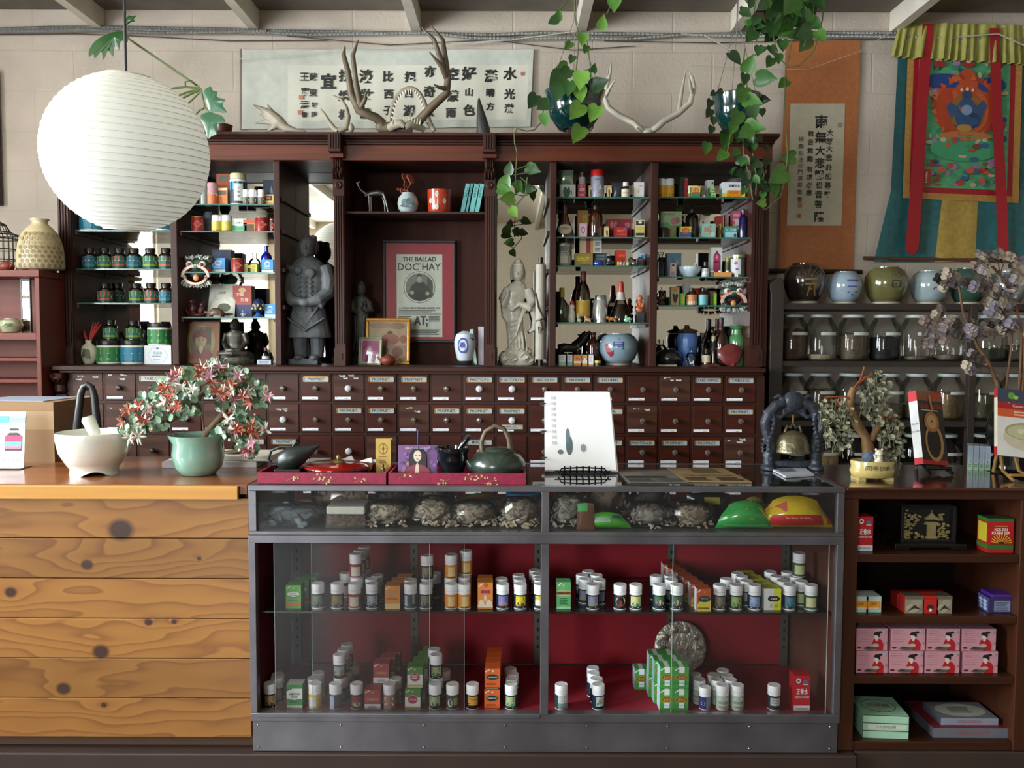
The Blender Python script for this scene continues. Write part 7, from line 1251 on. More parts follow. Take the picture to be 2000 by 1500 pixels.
for cx_,cy_,rx,ry in cl:
    for _ in range(int(rx*1.1)):
        a,q=rr.uniform(0,2*pi),rr.random()**.5;leafdisc(b,tp(cx_+rx*q*cos(a),cy_+ry*q*sin(a),rr.uniform(-.06,.06)),rr.uniform(5,8)*k,(rr.uniform(-1,1),-1.2,rr.uniform(-.5,1)),rr.choice([lf,lf,lf2]))
    for _ in range(max(2,int(rx/11))):
        a,q=rr.uniform(0,2*pi),rr.random()**.5;c_=Vector(tp(cx_+rx*q*cos(a),cy_+ry*q*sin(a),rr.uniform(-.09,-.04)));mt=rr.choice(fcol);d=Vector((rr.uniform(-.8,.8),-1,rr.uniform(-.2,.9))).normalized();o_=d.orthogonal().normalized()
        for p_ in range(7):
            v=Matrix.Rotation(2*pi*p_/7+rr.random(),3,d)@o_;fb.tube([c_,c_+(v*.8+d*.5)*9*k,c_+(v+d*.6)*rr.uniform(13,18)*k],[1.6*k,2.8*k,.3*k],mt,5,caps=False)
    for _ in range(2):
        a=rr.uniform(0,2*pi);bb_.ball(tp(cx_+rx*cos(a)*.8,cy_+ry*sin(a)*.8,-.07),3.3*k,rr.choice([M('b5553a',.25),M('cfc8a8',.25)]),8)
b.build('foliage',t,smooth=0);fb.build('flowers',t,smooth=40)['kind']='stuff';bb_.build('beads',t,smooth=60)['kind']='stuff'
b=MB()
for pts in ([(485,880),(492,890),(480,893),(488,884)],[(470,820),(487,860),(490,886)]):b.tube([tp(a,c_) for a,c_ in pts],1*k,wr,5)
b.build('wire_twig',t,smooth=60)
def boxed(name,label,cat,px0,px1,py0,py1,Y,d,base,spec=(),rz=0,z=ZT,**kw): return carton(px0,px1,py0,py1,Y,d,label,base,spec,z=z,rz=rz,name=name,cat=cat,**kw)
Yb_=G(60,903,ZT).y;o=boxed('cardboard_box','brown taped cardboard box at the back left of the pine counter','box',-60,104,786,906,Yb_,.30,M('8d6d4c',.8,var=.06,scale=8),[('r',0,.55,1,.85,'a08464')],side='7a5c3f',topc='8f7150')
o=MB().poly([(-.18,-.1,0),(.10,-.12,0),(.12,.1,0),(-.15,.12,0)],M('8a8fa0',.6)).build('paper_sheet',loc=(P(20,782,Yb_).x,Yb_+.15,P(20,786,Yb_).z+.002),smooth=0,solid=.002);tag(o,'grey paper sheet lying on the cardboard box','paper')
Yc_=G(25,915,ZT).y;t=thing('display_card','white advertising card with pill bottle print in a clear stand','display card',(P(10,915,Yc_).x,Yc_,ZT));k=u(Yc_)
MB().box(-60*k,36*k,0,.003,2*k,112*k,M('dfe2e6',.4)).build('card',t,smooth=0).rotation_euler.x=R(-8)
b=MB();art(b,[('r',.05,.8,1,.92,'8fc4c8'),('r',.05,.8,.66,.92,'4a98a4'),('t','EssentialOmega',.82,.86,.022,'3a6a74',.3),('r',.68,.66,.86,.7,'241c20'),('p',[(.6,.3),(.6,.54),(.68,.62),(.86,.62),(.94,.54),(.94,.3)],'2a1a20'),('r',.6,.46,.94,.57,'b8265a'),('r',.6,.38,.94,.46,'5aa0a4'),('r',.6,.33,.94,.38,'cf6a8a')]+[('e',.45+.11*i,.14,.03,.035,'9aa0b0') for i in range(5)],facemap(-60*k,36*k,2*k,112*k,-.001),.87);b.build('print',t,smooth=0).rotation_euler.x=R(-8)
MB().box(-62*k,39*k,-.03,.05,0,2*k,glass('acrylic',(.9,.92,.93))).build('acrylic_foot',t,smooth=0)
Yh=3.02;k=u(Yh);b=MB();bm_=M('17151a',.4)
b.tube([P(147,900,Yh),P(151,830,Yh),P(158,768,Yh),P(163,755,Yh),P(171,751,Yh),P(179,756,Yh),P(184,772,Yh),P(191,840,Yh),P(197,900,Yh)],[8*k,8*k,7*k,6*k,6*k,6*k,7*k,8*k,8*k],bm_,10);b.box(P(148,900,Yh).x-.01,P(196,900,Yh).x,Yh-.03,Yh+.03,ZT-P(170,903,Yh).z*0,ZT+.006,bm_)
o=b.build('hoop_stand',smooth=60);tag(o,'tall black metal hoop stand behind the white mortar','stand')
Yq=G(420,915,ZT).y;k=u(Yq)
for i,(a,c_,h0,h1,rz,lb) in enumerate(((316,500,0,13,3,'lower stack of white papers behind the celadon pot'),(372,528,13.3,24,-2,'upper pad of cream papers behind the celadon pot'))):
    o=MB().box(0,(c_-a)*k,0,.16,h0*k,h1*k,M(('c4c2c4','cbc5b6')[i],.7,var=.1,scale=80)).build('paper_stack',loc=(P(a,915,Yq).x,Yq+.02*i,ZT),smooth=0,bev=.003);o.rotation_euler.z=R(rz);tag(o,lb,'papers')
lat('wicker_coaster','round wicker coaster on the paper pad beside the stone tree','coaster',458,890,Yq+.08,[(18*k,0),(20*k,2*k),(19*k,4*k),(14*k,3*k),(.001,2.5*k)],M('6d5540',.8,var=.5,scale=120),z=ZT+24.4*k)
Yk=2.99;k=u(Yk);o=MB().box(-20*k,20*k,0,.08,0,10*k,M('8a8a84',.5)).box(-14*k,14*k,-.004,0,3*k,7*k,M('5f625c',.4)).build('card_reader',loc=(P(624,892,Yk).x,Yk-.05,ZT),smooth=0,bev=.002);tag(o,'flat grey card reader behind the lacquer tray','device')
broc=M('8a1238',.5,var=.35,scale=60)
def tray(px0,px1,label,seed):
    Yt=G(620,945,ZT).y;k=u(Yt);t=thing('brocade_tray',label,'tray',(P(px0,945,Yt).x,Yt,ZT));w_=(px1-px0)*k;d=.20;h=22*k;th_=.006
    MB().box(0,w_,0,th_,0,h,broc).box(0,w_,d-th_,d,0,h,broc).box(0,th_,th_,d-th_,0,h,broc).box(w_-th_,w_,th_,d-th_,0,h,broc).box(th_,w_-th_,th_,d-th_,0,.004,M('2a1418',.7)).build('tray_box',t,smooth=0)
    rr=random.Random(seed);b=MB()
    for _ in range(5):
        x=rr.uniform(.08,.92)*w_;z=rr.uniform(.2,.8)*h
        for q in range(rr.randint(4,8)):b.ball((x+rr.uniform(-12,12)*k,-.0006,z+rr.uniform(-7,7)*k),(1.9*k,.0005,1.9*k),M(('b9a070','c9bc9a')[q%2],.5),6)
        b.tube([(x-14*k,-.0004,z-6*k),(x,-.0006,z),(x+13*k,-.0004,z+5*k)],.0008,M('8a6a3a'),4)
    b.build('blossom_pattern',t,smooth=0); return Yt
Yt=tray(502,756,'left crimson blossom brocade tray on the glass case',3);tray(758.5,1029,'right crimson blossom brocade tray on the glass case',5)
zt_=ZT+.0045;Yi=Yt+.06;k=u(Yi)
t=thing('black_ewer','matte black leaf shaped ewer with loop handle in the left brocade tray','ewer',(P(568,905,Yi).x,Yi+.02,zt_));bk_=M('1c2220',.4,var=.2)
MB().box(-32*k,20*k,-.03,.03,0,20*k,blkc).build('block_foot',t,smooth=0,bev=.003)
MB().tube([(-32*k,0,30*k),(-20*k,0,33*k),(0,0,40*k),(18*k,0,48*k),(36*k,0,56*k),(56*k,0,66*k)],[6*k,18*k,24*k,18*k,9*k,1*k],bk_,18).build('ewer_body',t,smooth=60)
MB().tube([(-22*k,0,28*k),(-40*k,0,26*k),(-48*k,0,38*k),(-42*k,0,54*k),(-24*k,0,62*k),(-2*k,0,62*k)],3.2*k,bk_,10).build('handle',t,smooth=60);MB().tube([(0,0,62*k),(8*k,0,72*k),(16*k,0,66*k)],[2*k,4*k,1*k],bk_,8).build('leaf_knob',t,smooth=60)
Yl=Yt+.118;t=thing('lacquer_dish','round red and black lacquer dish with brass knob in the left tray','dish',(P(661,920,Yl).x,Yl,zt_));k=u(Yl)
MB().lathe([(50*k,0),(63*k,8*k),(68*k,18*k),(66*k,22*k)],M('140f10',.12,coat=.9),40).build('dish',t,smooth=60);MB().lathe([(68*k,20*k),(68*k,23*k),(58*k,26*k),(.001,28*k)],M('8a160e',.15,coat=.8),40).build('lid',t,smooth=60)
MB().lathe([(14*k,28*k),(12*k,31*k),(4*k,34*k),(5*k,38*k),(3*k,42*k),(.001,43*k)],M('8d7c52',.3,.8),16).build('brass_knob',t,smooth=60)
for px,py,rz,lb in ((673,893,10,'folded white paper triangle at the back of the lacquer dish'),(716,902,-30,'folded white paper triangle at the right of the lacquer dish')):
    b=MB().add([(-18*k,0,0),(16*k,-4*k,0),(14*k,8*k,0),(10*k,2*k,9*k)],[(0,1,3),(1,2,3),(2,0,3),(0,2,1)],M('d0cccc',.6));o=b.build('paper_triangle',loc=P(px,py,Yl),smooth=0);o.location=(o.location.x,Yl+(.03 if px<700 else 0),zt_+28.5*k);o.rotation_euler.z=R(rz);tag(o,lb,'paper')
b=MB();rr=random.Random(6);k=u(Yi)
for i in range(9):b.tube([(rr.uniform(-16,16)*k,rr.uniform(-.02,.02),(2+rr.uniform(0,14))*k) for _ in range(4)],1.7*k,M('4a3a26',.8),6)
o=b.build('cord_bundle',loc=(P(765,920,Yi).x-.012,Yi-.01,zt_+.002),smooth=60);tag(o,'bundle of brown cord at the right end of the left tray','cord')
boxed('incense_packet','tall yellow incense packet with wheel emblem standing in the left tray','packet',734,763,857,922,Yt+.13,.02,'c9a85a',[('e',.5,.73,.3,.15,'8a5f2a'),('e',.5,.73,.25,.125,'c9a85a'),('e',.5,.73,.08,.04,'8a5f2a'),('r',.22,.725,.78,.735,'8a5f2a'),('r',.48,.6,.52,.86,'8a5f2a'),('l',.2,.8,.5,.54,1,'8a5f2a'),('l',.25,.75,.3,.42,3,'8a5f2a')],z=zt_,rz=4)
figure('bronze_figurine','tiny bronze figurine before the yellow incense packet',747,Yt+.10,zt_,[('l',[(0,0,0,5,4),(10,0,0,5,4),(16,0,0,4,3),(20,0,0,2,2)]),('b',(0,0,23),(2.6,2.6,3))],M('5f5334',.35,.7),.6,cat='figurine')
k=u(Yt+.07);t=thing('picture_card','purple square picture card of a long haired woman with folded hands','card',(P(815,921,Yt+.07).x,Yt+.07,zt_));t.rotation_euler.x=R(-10)
MB().box(-38.5*k,38.5*k,0,.002,0,66*k,M('6a3f78',.4)).build('card',t,smooth=0)
sp=[('e',random.Random(i).random(),random.Random(i+50).random(),.05,.05,('7d5a9a','9a6a50','4f3a6a')[i%3]) for i in range(26)]+[('p',[(.28,.3),(.3,.75),(.42,.95),(.58,.95),(.72,.72),(.74,.3)],'1a1218'),('p',[(.15,.02),(.22,.3),(.4,.42),(.62,.42),(.8,.3),(.88,.02)],'7a2a38'),('e',.5,.68,.10,.17,'d0bfae'),('p',[(.43,.02),(.46,.4),(.5,.5),(.54,.4),(.56,.02)],'cdb8a4'),('e',.46,.7,.025,.012,'2a2020'),('e',.55,.7,.025,.012,'2a2020'),('e',.5,.585,.03,.012,'8a3a3a'),('p',[(.4,.8),(.5,.86),(.6,.8),(.6,.9),(.4,.9)],'1a1218'),('t','CHANTS FOR THE HEART',.5,.91,.045,'c9b8d0',.9)]
b=MB();art(b,[(q[:1]+(min(max(q[1],.06),.94),min(max(q[2],.06),.94))+q[3:]) if q[0]=='e' else q for q in sp],facemap(-38.5*k,38.5*k,0,66*k,-.0003),77/66);b.build('print',t,smooth=0)
o=MB().tube([(0,0,0),(1*k,0,92*k)],[2.6*k,2.2*k],M('1c2a5a',.3),8).build('blue_pen',loc=(P(816,921,Yt+.15).x,Yt+.15,zt_),smooth=60);tag(o,'dark blue pen upright behind the purple card','pen')
Yg=Yt+.10;k=u(Yg);t=thing('stone_mortar','polished black stone mortar with pestle in the right brocade tray','mortar',(P(884,920,Yg).x,Yg,zt_));st=M('101318',.12,coat=.8,var=.3,scale=50)
MB().lathe([(22*k,0),(24*k,3*k),(20*k,9*k),(25*k,18*k),(31*k,38*k),(31*k,50*k),(33*k,52*k),(33*k,60*k),(29*k,60*k),(25*k,30*k),(.001,22*k)],st,32).build('bowl',t,smooth=50);MB().tube([(0,0,30*k),(16*k,-4*k,60*k),(30*k,-6*k,80*k),(33*k,-6*k,84*k)],[5*k,4.6*k,6.4*k,4*k],st,14).build('pestle',t,smooth=60)
Yg=Yt+.09;k=u(Yg);t=thing('iron_kettle','dark green glazed kettle with a tall arched handle in the right tray','kettle',(P(972,920,Yg).x,Yg,zt_));kt=M('2f3a34',.28,.2,var=.4,scale=18,coat=.4)
MB().lathe([(36*k,0),(44*k,4*k),(54*k,22*k),(55*k,32*k),(46*k,46*k),(30*k,54*k),(26*k,55*k)],kt,36).build('kettle_body',t,smooth=60);MB().lathe([(27*k,54*k),(24*k,59*k),(8*k,62*k),(.001,62*k)],kt,28).build('lid',t,smooth=60)
MB().tube([(-42*k,-4*k,20*k),(-54*k,-6*k,26*k),(-60*k,-6*k,36*k)],[12*k,8*k,5*k],kt,14).build('spout',t,smooth=60)
MB().tube([(-30*k,0,50*k),(-32*k,0,72*k),(-24*k,0,92*k),(-6*k,0,103*k),(12*k,0,98*k),(22*k,0,78*k),(26*k,0,50*k)],[5.5*k,5*k,4.6*k,4.6*k,4.6*k,5*k,5.5*k],M('5a4c3a',.55,var=.4,scale=40),10).build('handle',t,smooth=60)
Yd=G(1140,925,ZT).y;k=u(Yd);t=thing('ring_binder','open white ring binder page in a clear sleeve leaning on a wire stand','binder',(P(1137,925,Yd).x,Yd,ZT));t.rotation_euler=(R(-24),0,R(1))
pg=M('f8f8fa',.16,coat=1,var=.02);h=172*k
MB().prism([(-73*k,8*k),(68*k,6*k),(62*k,h-2*k),(58*k,h),(-70*k,h)],0,.004,pg).build('page',t,smooth=0);MB().prism([(-73*k,6*k),(72*k,4*k),(65*k,h-10*k),(-71*k,h)],.005,.022,M('d9d9e0',.3)).build('cover',t,smooth=0,bev=.002)
b=MB();ap=(('e',.35,.3,.05,.12,'5a6a74'),('e',.33,.42,.03,.1,'6a7a84'),('e',.55,.27,.04,.05,'8a949a'),('e',.22,.22,.04,.03,'6a7078'),('l',.1,.16,.3,.95,9,'c9ccd2'));art(b,ap,facemap(-72*k,66*k,8*k,h,-.0003),.84);b.build('faint_print',t,smooth=0)
b=MB()
for z in (.18,.5,.84):b.tube([(-70*k,-.008,h*z),(-77*k,-.012,h*z),(-81*k,0,h*z),(-77*k,.014,h*z),(-70*k,.01,h*z)],1.6*k,stl2,8)
b.build('binder_ring',t,smooth=60)
t=thing('wire_stand','black wire easel stand holding the ring binder on the glass case','stand',(P(1137,925,Yd).x,Yd,ZT));wm=M('1a1c20',.3,.6);b=MB();r=1.5*k
b.tube([(-48*k,-.035,.004),(-42*k,-.035,.022),(0,-.035,.026),(42*k,-.035,.022),(50*k,-.035,.004)],r,wm,6).tube([(-55*k,-.03,.012),(55*k,-.03,.012)],r,wm,6)
for i in range(7):b.tube([((-36+12*i)*k,-.034,.03),((-36+12*i)*k,-.032,.008),((-36+12*i)*k,.02,.006)],r,wm,6)
b.tube([(-40*k,-.03,.003),(-40*k,.13,.003)],r,wm,6).tube([(44*k,-.03,.003),(44*k,.13,.003)],r,wm,6).tube([(-40*k,.13,.003),(0,.09,.17),(44*k,.13,.003)],r,wm,6);b.build('wire_frame',t,smooth=60)
def lying(name,label,cat,pts,th_,base,z=ZT,spec=None):
    q=[G(a,c_,z) for a,c_ in pts];c0=sum(q,Vector())/4;b=MB();v=[(p.x-c0.x,p.y-c0.y,0) for p in q];v+=[(a,c_,th_) for a,c_,_ in v]
    b.add(v,[(3,2,1,0),(4,5,6,7),(0,1,5,4),(1,2,6,5),(2,3,7,6),(3,0,4,7)],base)
    if spec:art(b,spec, lambda a,c_,L:tuple(Vector(v[4]).lerp(Vector(v[5]),a).lerp(Vector(v[7]).lerp(Vector(v[6]),a),c_)+Vector((0,0,L))),1.4,.0003)
    o=b.build(name,loc=(c0.x,c0.y,z+.0004),smooth=0); return tag(o,label,cat)
ns=[('r',.02,.5,.4,.9,'77736c'),('r',.45,.55,.98,.95,'68645e'),('l',.02,.98,.3,.46,3,'3a3834'),('l',.02,.48,.02,.26,6,'4f4c48'),('l',.52,.98,.02,.26,6,'4f4c48')]
lying('newspaper','grey newspaper lying on the glass case right of the binder','newspaper',[(1228,943),(1345,943),(1305,918),(1203,919)],.002,'6a6762',spec=ns)
lying('newspaper','tan old newspaper lying on the glass case, right of the grey one','newspaper',[(1340,942),(1468,943),(1412,916),(1303,916)],.003,'8a7350',spec=[('r',.35,.6,.8,.95,'5f4a30'),('t','THE HERB TRADER',.5,.42,.1,'3a2c1c',.8),('l',.05,.45,.05,.3,4,'4a3a28'),('l',.55,.95,.05,.3,4,'4a3a28')])
lying('white_booklet','small white booklet lying before the dragon bell frame','booklet',[(1535,934),(1590,930),(1572,917),(1505,918)],.006,'b9bcc8',spec=[('r',.1,.5,.6,.9,'6a6f7c')])
Yv=G(1547,917,ZT).y;k=u(Yv);blk_=M('2a2f3a',.5,var=.4,scale=40,bump=.4)
t=thing('dragon_bell_frame','carved dark dragon arch frame with a hanging brass bell on the glass case','bell',(P(1547,917,Yv).x,Yv,ZT));fpt=[]
for sx in (-1,1):
    fpt+=[('t',[(sx*46,0,8),(sx*48,0,24),(sx*42,0,44),(sx*50,0,70),(sx*55,0,92),(sx*48,0,110),(sx*34,0,126),(sx*18,0,132)],[12,10,9,10,11,11,11,9]),('l',[(0,sx*46,0,15,22),(6,sx*46,0,15,22),(10,sx*46,0,11,16)])]
    for i in range(12):fpt.append(('t',[(sx*(50+6*sin(i*.6)),0,24+8*i),(sx*(60+4*sin(i*.6)),0,29+8*i)],[4,.8]))
    for i in range(10):fpt.append(('b',(sx*(44+5*sin(i*.55)),-8,22+8.5*i),(5,3,4)))
    fpt+=[('t',[(sx*34,-4,128),(sx*44,-6,112),(sx*38,-8,104)],[5,5,3]),('t',[(sx*20,0,140),(sx*30,0,146),(sx*40,0,140)],[5,4,1.5]),('t',[(sx*14,-2,112),(sx*26,-4,104),(sx*36,-4,106)],[4,5,4])]
fpt+=[('b',(0,0,133),(24,9,22)),('b',(0,-7,133),(17,4,16)),('t',[(-22,0,114),(0,0,118),(22,0,114)],[7,6,7]),('l',[(6,0,0,44,9),(18,0,0,44,8)])]
o=figure('carved_frame', None,1547,Yv,ZT,fpt,blk_,1.4,sm=1);o.parent=t;o.location=(0,0,0)
br_=M('79715a',.35,.75,var=.45,scale=35,bump=.6);bt=MB().lathe([(34*k,34*k),(35*k,37*k),(33*k,40*k),(31*k,52*k),(26*k,66*k),(16*k,74*k),(6*k,77*k),(.001,78*k)],br_,36).tube([(-16*k,0,74*k),(-12*k,0,86*k),(-5*k,0,82*k),(0,0,92*k),(5*k,0,82*k),(12*k,0,86*k),(16*k,0,74*k)],3*k,br_,8).build('brass_bell',t,smooth=60)
MB().tube([(0,0,90*k),(0,0,108*k)],2*k,M('7d5a3a'),6).build('hanging_cord',t)
Yw2=G(1703,936,ZT).y;k=u(Yw2);t=thing('wilted_bonsai','wilted bonsai with copper wires in a cream oval pot on the dark bookcase','bonsai',(P(1703,938,Yw2).x,Yw2,ZT));cp=M('b9a468',.2,coat=.6,var=.1)
MB().lathe([(36*k,5*k),(40*k,7*k),(44*k,18*k),(41*k,26*k),(43*k,36*k),(42*k,38*k),(38*k,34*k),(.001,32*k)],cp,36,sy=.7).box(-34*k,-20*k,-20*k,20*k,0,6*k,cp).box(20*k,34*k,-20*k,20*k,0,6*k,cp).build('pot',t,smooth=50)
b=MB();fm=wrapmap(42.6*k,8*k,34*k,R(80))
for i,ch in enumerate('四季如春'):art(b,[('t',ch,.18+.22*i,.6,.5,'3a3020',.2)], lambda a,c_,L:(fm(a,c_,L)[0],fm(a,c_,L)[1]*.7,fm(a,c_,L)[2]),2)
b.build('pot_writing',t,smooth=0)
def wp_(px,py,dy=0):q=P(px,py,Yw2+dy); return (q.x-t.location.x,q.y-t.location.y,q.z-t.location.z)
b=MB()
for pts in ([(1699,904,13),(1697,880,13),(1690,852,9),(1680,838,10),(1668,815,9),(1660,795,8),(1663,770,8),(1668,758,7)],[(1700,860,8),(1712,840,7),(1722,822,5),(1726,810,3)]):b.tube([wp_(a,c_) for a,c_,r in pts],[r*k for *_,r in pts],M('6d4f2e',.7,var=.4,scale=30,bump=.4),10)
b.build('trunk',t,smooth=60);cw=M('b06038',.35,.5)
for pts in ([(1668,758),(1680,742),(1687,722),(1688,716)],[(1670,756),(1690,738),(1712,728),(1722,730)],[(1672,754),(1690,735),(1700,741)],[(1658,780),(1650,774),(1632,775),(1612,776),(1608,784)],[(1640,774),(1634,790),(1646,800)],[(1660,795),(1660,800),(1672,812)],[(1722,818),(1730,810),(1745,818),(1750,826)],[(1724,812),(1736,806),(1752,824)]):MB().tube([wp_(a,c_,-.01) for a,c_ in pts],1.6*k,cw,6).build('copper_wire',t,smooth=60)
b=MB();rr=random.Random(14);dl=[M('76735a',.7,var=.3,scale=50),M('5a5844',.7),M('8a8a70',.7)]
for cx_,cy_,rx,ry,n_ in ((1712,778,32,54,230),(1640,830,34,52,230),(1742,862,26,58,190),(1612,800,12,26,40)):
    for _ in range(n_):
        a,q=rr.uniform(0,2*pi),rr.random()**.5;c_=wp_(cx_+rx*q*cos(a),cy_+ry*q*sin(a),rr.uniform(-.05,.05))
        leafdisc(b,c_,rr.uniform(2.5,4.5)*k,(rr.uniform(-1,1),-1,rr.uniform(-1,1)),rr.choice(dl))
        if rr.random()<.25:b.tube([c_,(c_[0]+rr.uniform(-5,5)*k,c_[1],c_[2]-rr.uniform(12,28)*k)],.7*k,dl[1],4,caps=False)
b.build('foliage',t,smooth=0)
rock('scholar_rock','blue grey rock in the cream bonsai pot',1697,878,906,34,Yw2-.02,ZT+33*k,M('4f5f74',.6,var=.4,scale=40),17)
figure('cat_figurine','small white beckoning cat figurine standing in the cream bonsai pot',1722,Yw2-.035,ZT+33*k,[('l',[(0,0,0,9,6),(12,0,0,8,6),(18,0,0,6,5)]),('b',(0,-1,22),(8,7,7)),('b',(-6,0,29),(2.4,2,3)),('b',(6,0,29),(2.4,2,3)),('t',[(-7,-2,12),(-10,-3,20)],[2.6,2.6]),('b',(0,-7,20),(3,2,2)),('b',(0,-5,11),(4,2,3))],M('cfc8b4',.3,var=.35,scale=120),.8,cat='figurine')
def book(name,label,px,pb,Y,w_,h,th_,lean,rz,base,spine,spec,sspec,z0=.03):
    k=u(Y);t=thing(name,label,'book',(P(px,pb,Y).x,Y,ZT));w_*=k;h*=k;th_*=k
    T=Matrix.Rotation(R(-lean),4,'X');g=bpy.data.objects
    t.rotation_euler=(0,0,R(rz));t.location.z=ZT+z0
    m_=carton_mesh(w_,th_,h,base,spec,side='d8d4c8',topc='d8d4c8',lside=spine,sidespec=sspec,name='cover');m_.parent=t;m_.rotation_euler=(R(-lean),R(6),0); return t
Yo=G(1815,925,ZT).y
book('recipe_book','cookbook with a cookie and wooden spoon cover on a black easel',1828,920,Yo,70,146,20,14,24,'2c201c','dcdcdc',[('r',0,0,1,.06,'b01c22'),('t','One Bite at a Time',.5,.80,.07,'c02a24',.88,.01),('l',.1,.9,.73,.75,1,'d8c8b0'),('r',0,.87,1,1,'8a4a2a'),('r',.62,.93,1,1,'b82a24'),('e',.52,.3,.36,.26,'b08a58'),('e',.5,.3,.27,.21,'1c1614'),('e',.48,.58,.29,.14,'a8703a'),('e',.48,.58,.2,.095,'c09a64'),('e',.48,.59,.04,.02,'6a3a20'),('p',[(.5,.72),(.58,.72),(.52,.95),(.44,.95)],'b07a48')],[('r',0,.86,1,1,'b81c28'),('r',0,0,1,.09,'b81c28'),('t','One Bite',.5,.55,.03,'3a3a44',.8),('t','at a Time',.5,.45,.03,'3a3a44',.8)])
k=u(Yo)
def easel(name,label,px,mt,Y):
    t=thing(name,label,'easel',(P(px,925,Y).x,Y,ZT));k=u(Y);b=MB()
    for q in ([(-22*k,-.045,4*k),(-16*k,.03,15*k),(-10*k,.09,100*k)],[(22*k,-.045,4*k),(16*k,.03,15*k),(10*k,.09,100*k)],[(0,.13,3*k),(0,.09,96*k)],[(-24*k,-.03,12*k),(24*k,-.03,12*k)]):b.tube(q,3.4*k,mt,8)
    b.build('easel_frame',t,smooth=60)
easel('book_easel','small black easel under the cookie cookbook',1825,M('141214',.4),Yo+.01)
Yn=2.70
book('recipe_book','white nutrition cookbook with a soup bowl cover on a bamboo easel',2000,915,Yn,112,134,10,12,4,'dddad8','cfc8b4',[('r',0,.80,1,1,'3a3f54'),('e',.26,.9,.07,.05,'5a9a35'),('e',.34,.88,.05,.03,'9ac078'),('e',.8,.9,.1,.06,'9a2030'),('r',0,.70,1,.80,'a01c24'),('r',0,.58,1,.70,'c8562c'),('t','Cancer-Fighting',.48,.745,.05,'ece4dc',.92),('t','THE',.2,.79,.014,'ece4dc',.2),('l',.3,.9,.6,.68,2,'e8b8a0'),('e',.55,.3,.45,.2,'c9bda6'),('e',.55,.38,.42,.13,'a89870'),('e',.55,.37,.38,.11,'b9bc94'),('e',.45,.38,.1,.04,'d8d0b0'),('e',.52,.35,.05,.025,'c8743a'),('e',.65,.37,.12,.04,'d0d4c0'),('p',[(.55,0),(.7,.12),(1,.1),(1,0)],'8a1c24')],[('r',0,.86,1,1,'a01c24'),('r',0,0,1,.13,'a01c24')],.072)
easel('bamboo_easel','knotty bamboo easel under the nutrition cookbook',1985,M('8a6a3a',.5,var=.4,scale=40),Yn+.005)
for i in range(4):
    k=u(2.93);o=carton_mesh(9.3*k,.07,47*k,'b4c4d6',[('r',0,0,1,.3,'9ac0a4'),('r',.1,.42,.9,.95,'a4b6cc'),('e',.5,.35,.12,.04,'2a3a5a'),('l',.2,.8,.1,.25,2,'6a8a78')],side='8a7a70');o.location=(P(1890+9.4*i,912,2.93).x,2.915-.006*i,ZT);o.rotation_euler.z=R(-26);tag(o,('leftmost','second','third','rightmost')[i]+' of four pale blue medicine boxes on the dark bookcase','box')
# ---------------------------------------------------------------- bags in the top of the glass case
film=glass('plastic_film',(.97,.97,.98),1.3,.10,.015)
def herb_bag(label,px0,px1,pt,pb,Y,cols,n=70,size=7,shell=film,d=.11,seed=0,sq=1.0):
    k=u(Y);w_=(px1-px0)/2*k;h=(pb-pt)*k;t=thing('herb_bag',label,'bag',(P((px0+px1)/2,pb,Y).x,Y+d/2,ZU+.0005));rr=random.Random(seed+int(px0))
    b=MB();ms=[M(c_,.65,var=.2,scale=80) for c_ in cols]
    if n:
        b.loft([(h*.04,0,0,w_*.6,d*.3),(h*.35,0,0,w_*.76,d*.34),(h*.7,0,0,w_*.54,d*.26),(h*.8,0,0,w_*.2,d*.1)],ms[0],14)
        for _ in range(n):
            a=rr.uniform(-pi,pi);e=rr.uniform(.0,.88);q=Vector((w_*.88*cos(a)*cos(e*1.4),-abs(d*.44*sin(a)*cos(e*1.4)),h*.84*sin(e*1.5)+h*.03));L=rr.uniform(.6,1.2)*size*k
            T=Matrix.Translation(q)@Euler((rr.uniform(-.6,.6),rr.uniform(-1,1),rr.uniform(-.8,.8))).to_matrix().to_4x4();b.ball((0,0,0),(L,L*.25,L*.42),rr.choice(ms),6,T)
        o=b.build('herb_slices',t,smooth=40);o['kind']='stuff'
    b=MB();m_=18;rg=[]
    for j in range(9):
        f=j/8;z=h*(1-cos(pi*f))/2*.98+.0003;q=max(sin(pi*f)**.55,.12)
        rg.append([(w_*q*(abs(sin(x))**sq*(1 if sin(x)>0 else -1))*rr.uniform(.93,1.06),-d/2*q*cos(x)*rr.uniform(.92,1.08),z) for x in [2*pi*i/m_ for i in range(m_)]])
    b.rings(rg,shell);b.build('bag_film',t,smooth=0); return t
pl=['b5a690','9d8b72','c2b6a2'];gy2=['989084','aca396','7d7468'];tn=['a38d76','b5a28b','8a7660']
F_=2.60;B_=2.75
herb_bag('flat clear bag of bluish packets at the left end of the top display',503,634,990,1037,F_,['5d6a70','7a868c'],16,16)
t=thing('herb_tub','clear tub of brown root slices with a white lid in the top display','tub',(P(675,1036,F_).x,F_,ZU+.0005));k=u(F_);MB().box(-38*k,38*k,0,.11,27*k,43*k,M('c9c6ba',.5)).build('lid',t,smooth=0,bev=.004);MB().box(-39*k,39*k,-.001,.111,0,26.5*k,glass('tub_glass',(.9,.88,.84),1.4,.05,.03)).build('tub_wall',t,smooth=0)
b=MB();rr=random.Random(9)
for _ in range(90):b.ball((rr.uniform(-34,34)*k,rr.uniform(.006,.02),rr.uniform(4,23)*k),(6*k,2*k,3.5*k),M(rr.choice(['7a5c48','8f7058','5f4636']),.7),6)
b.build('root_slices',t,smooth=40)['kind']='stuff'
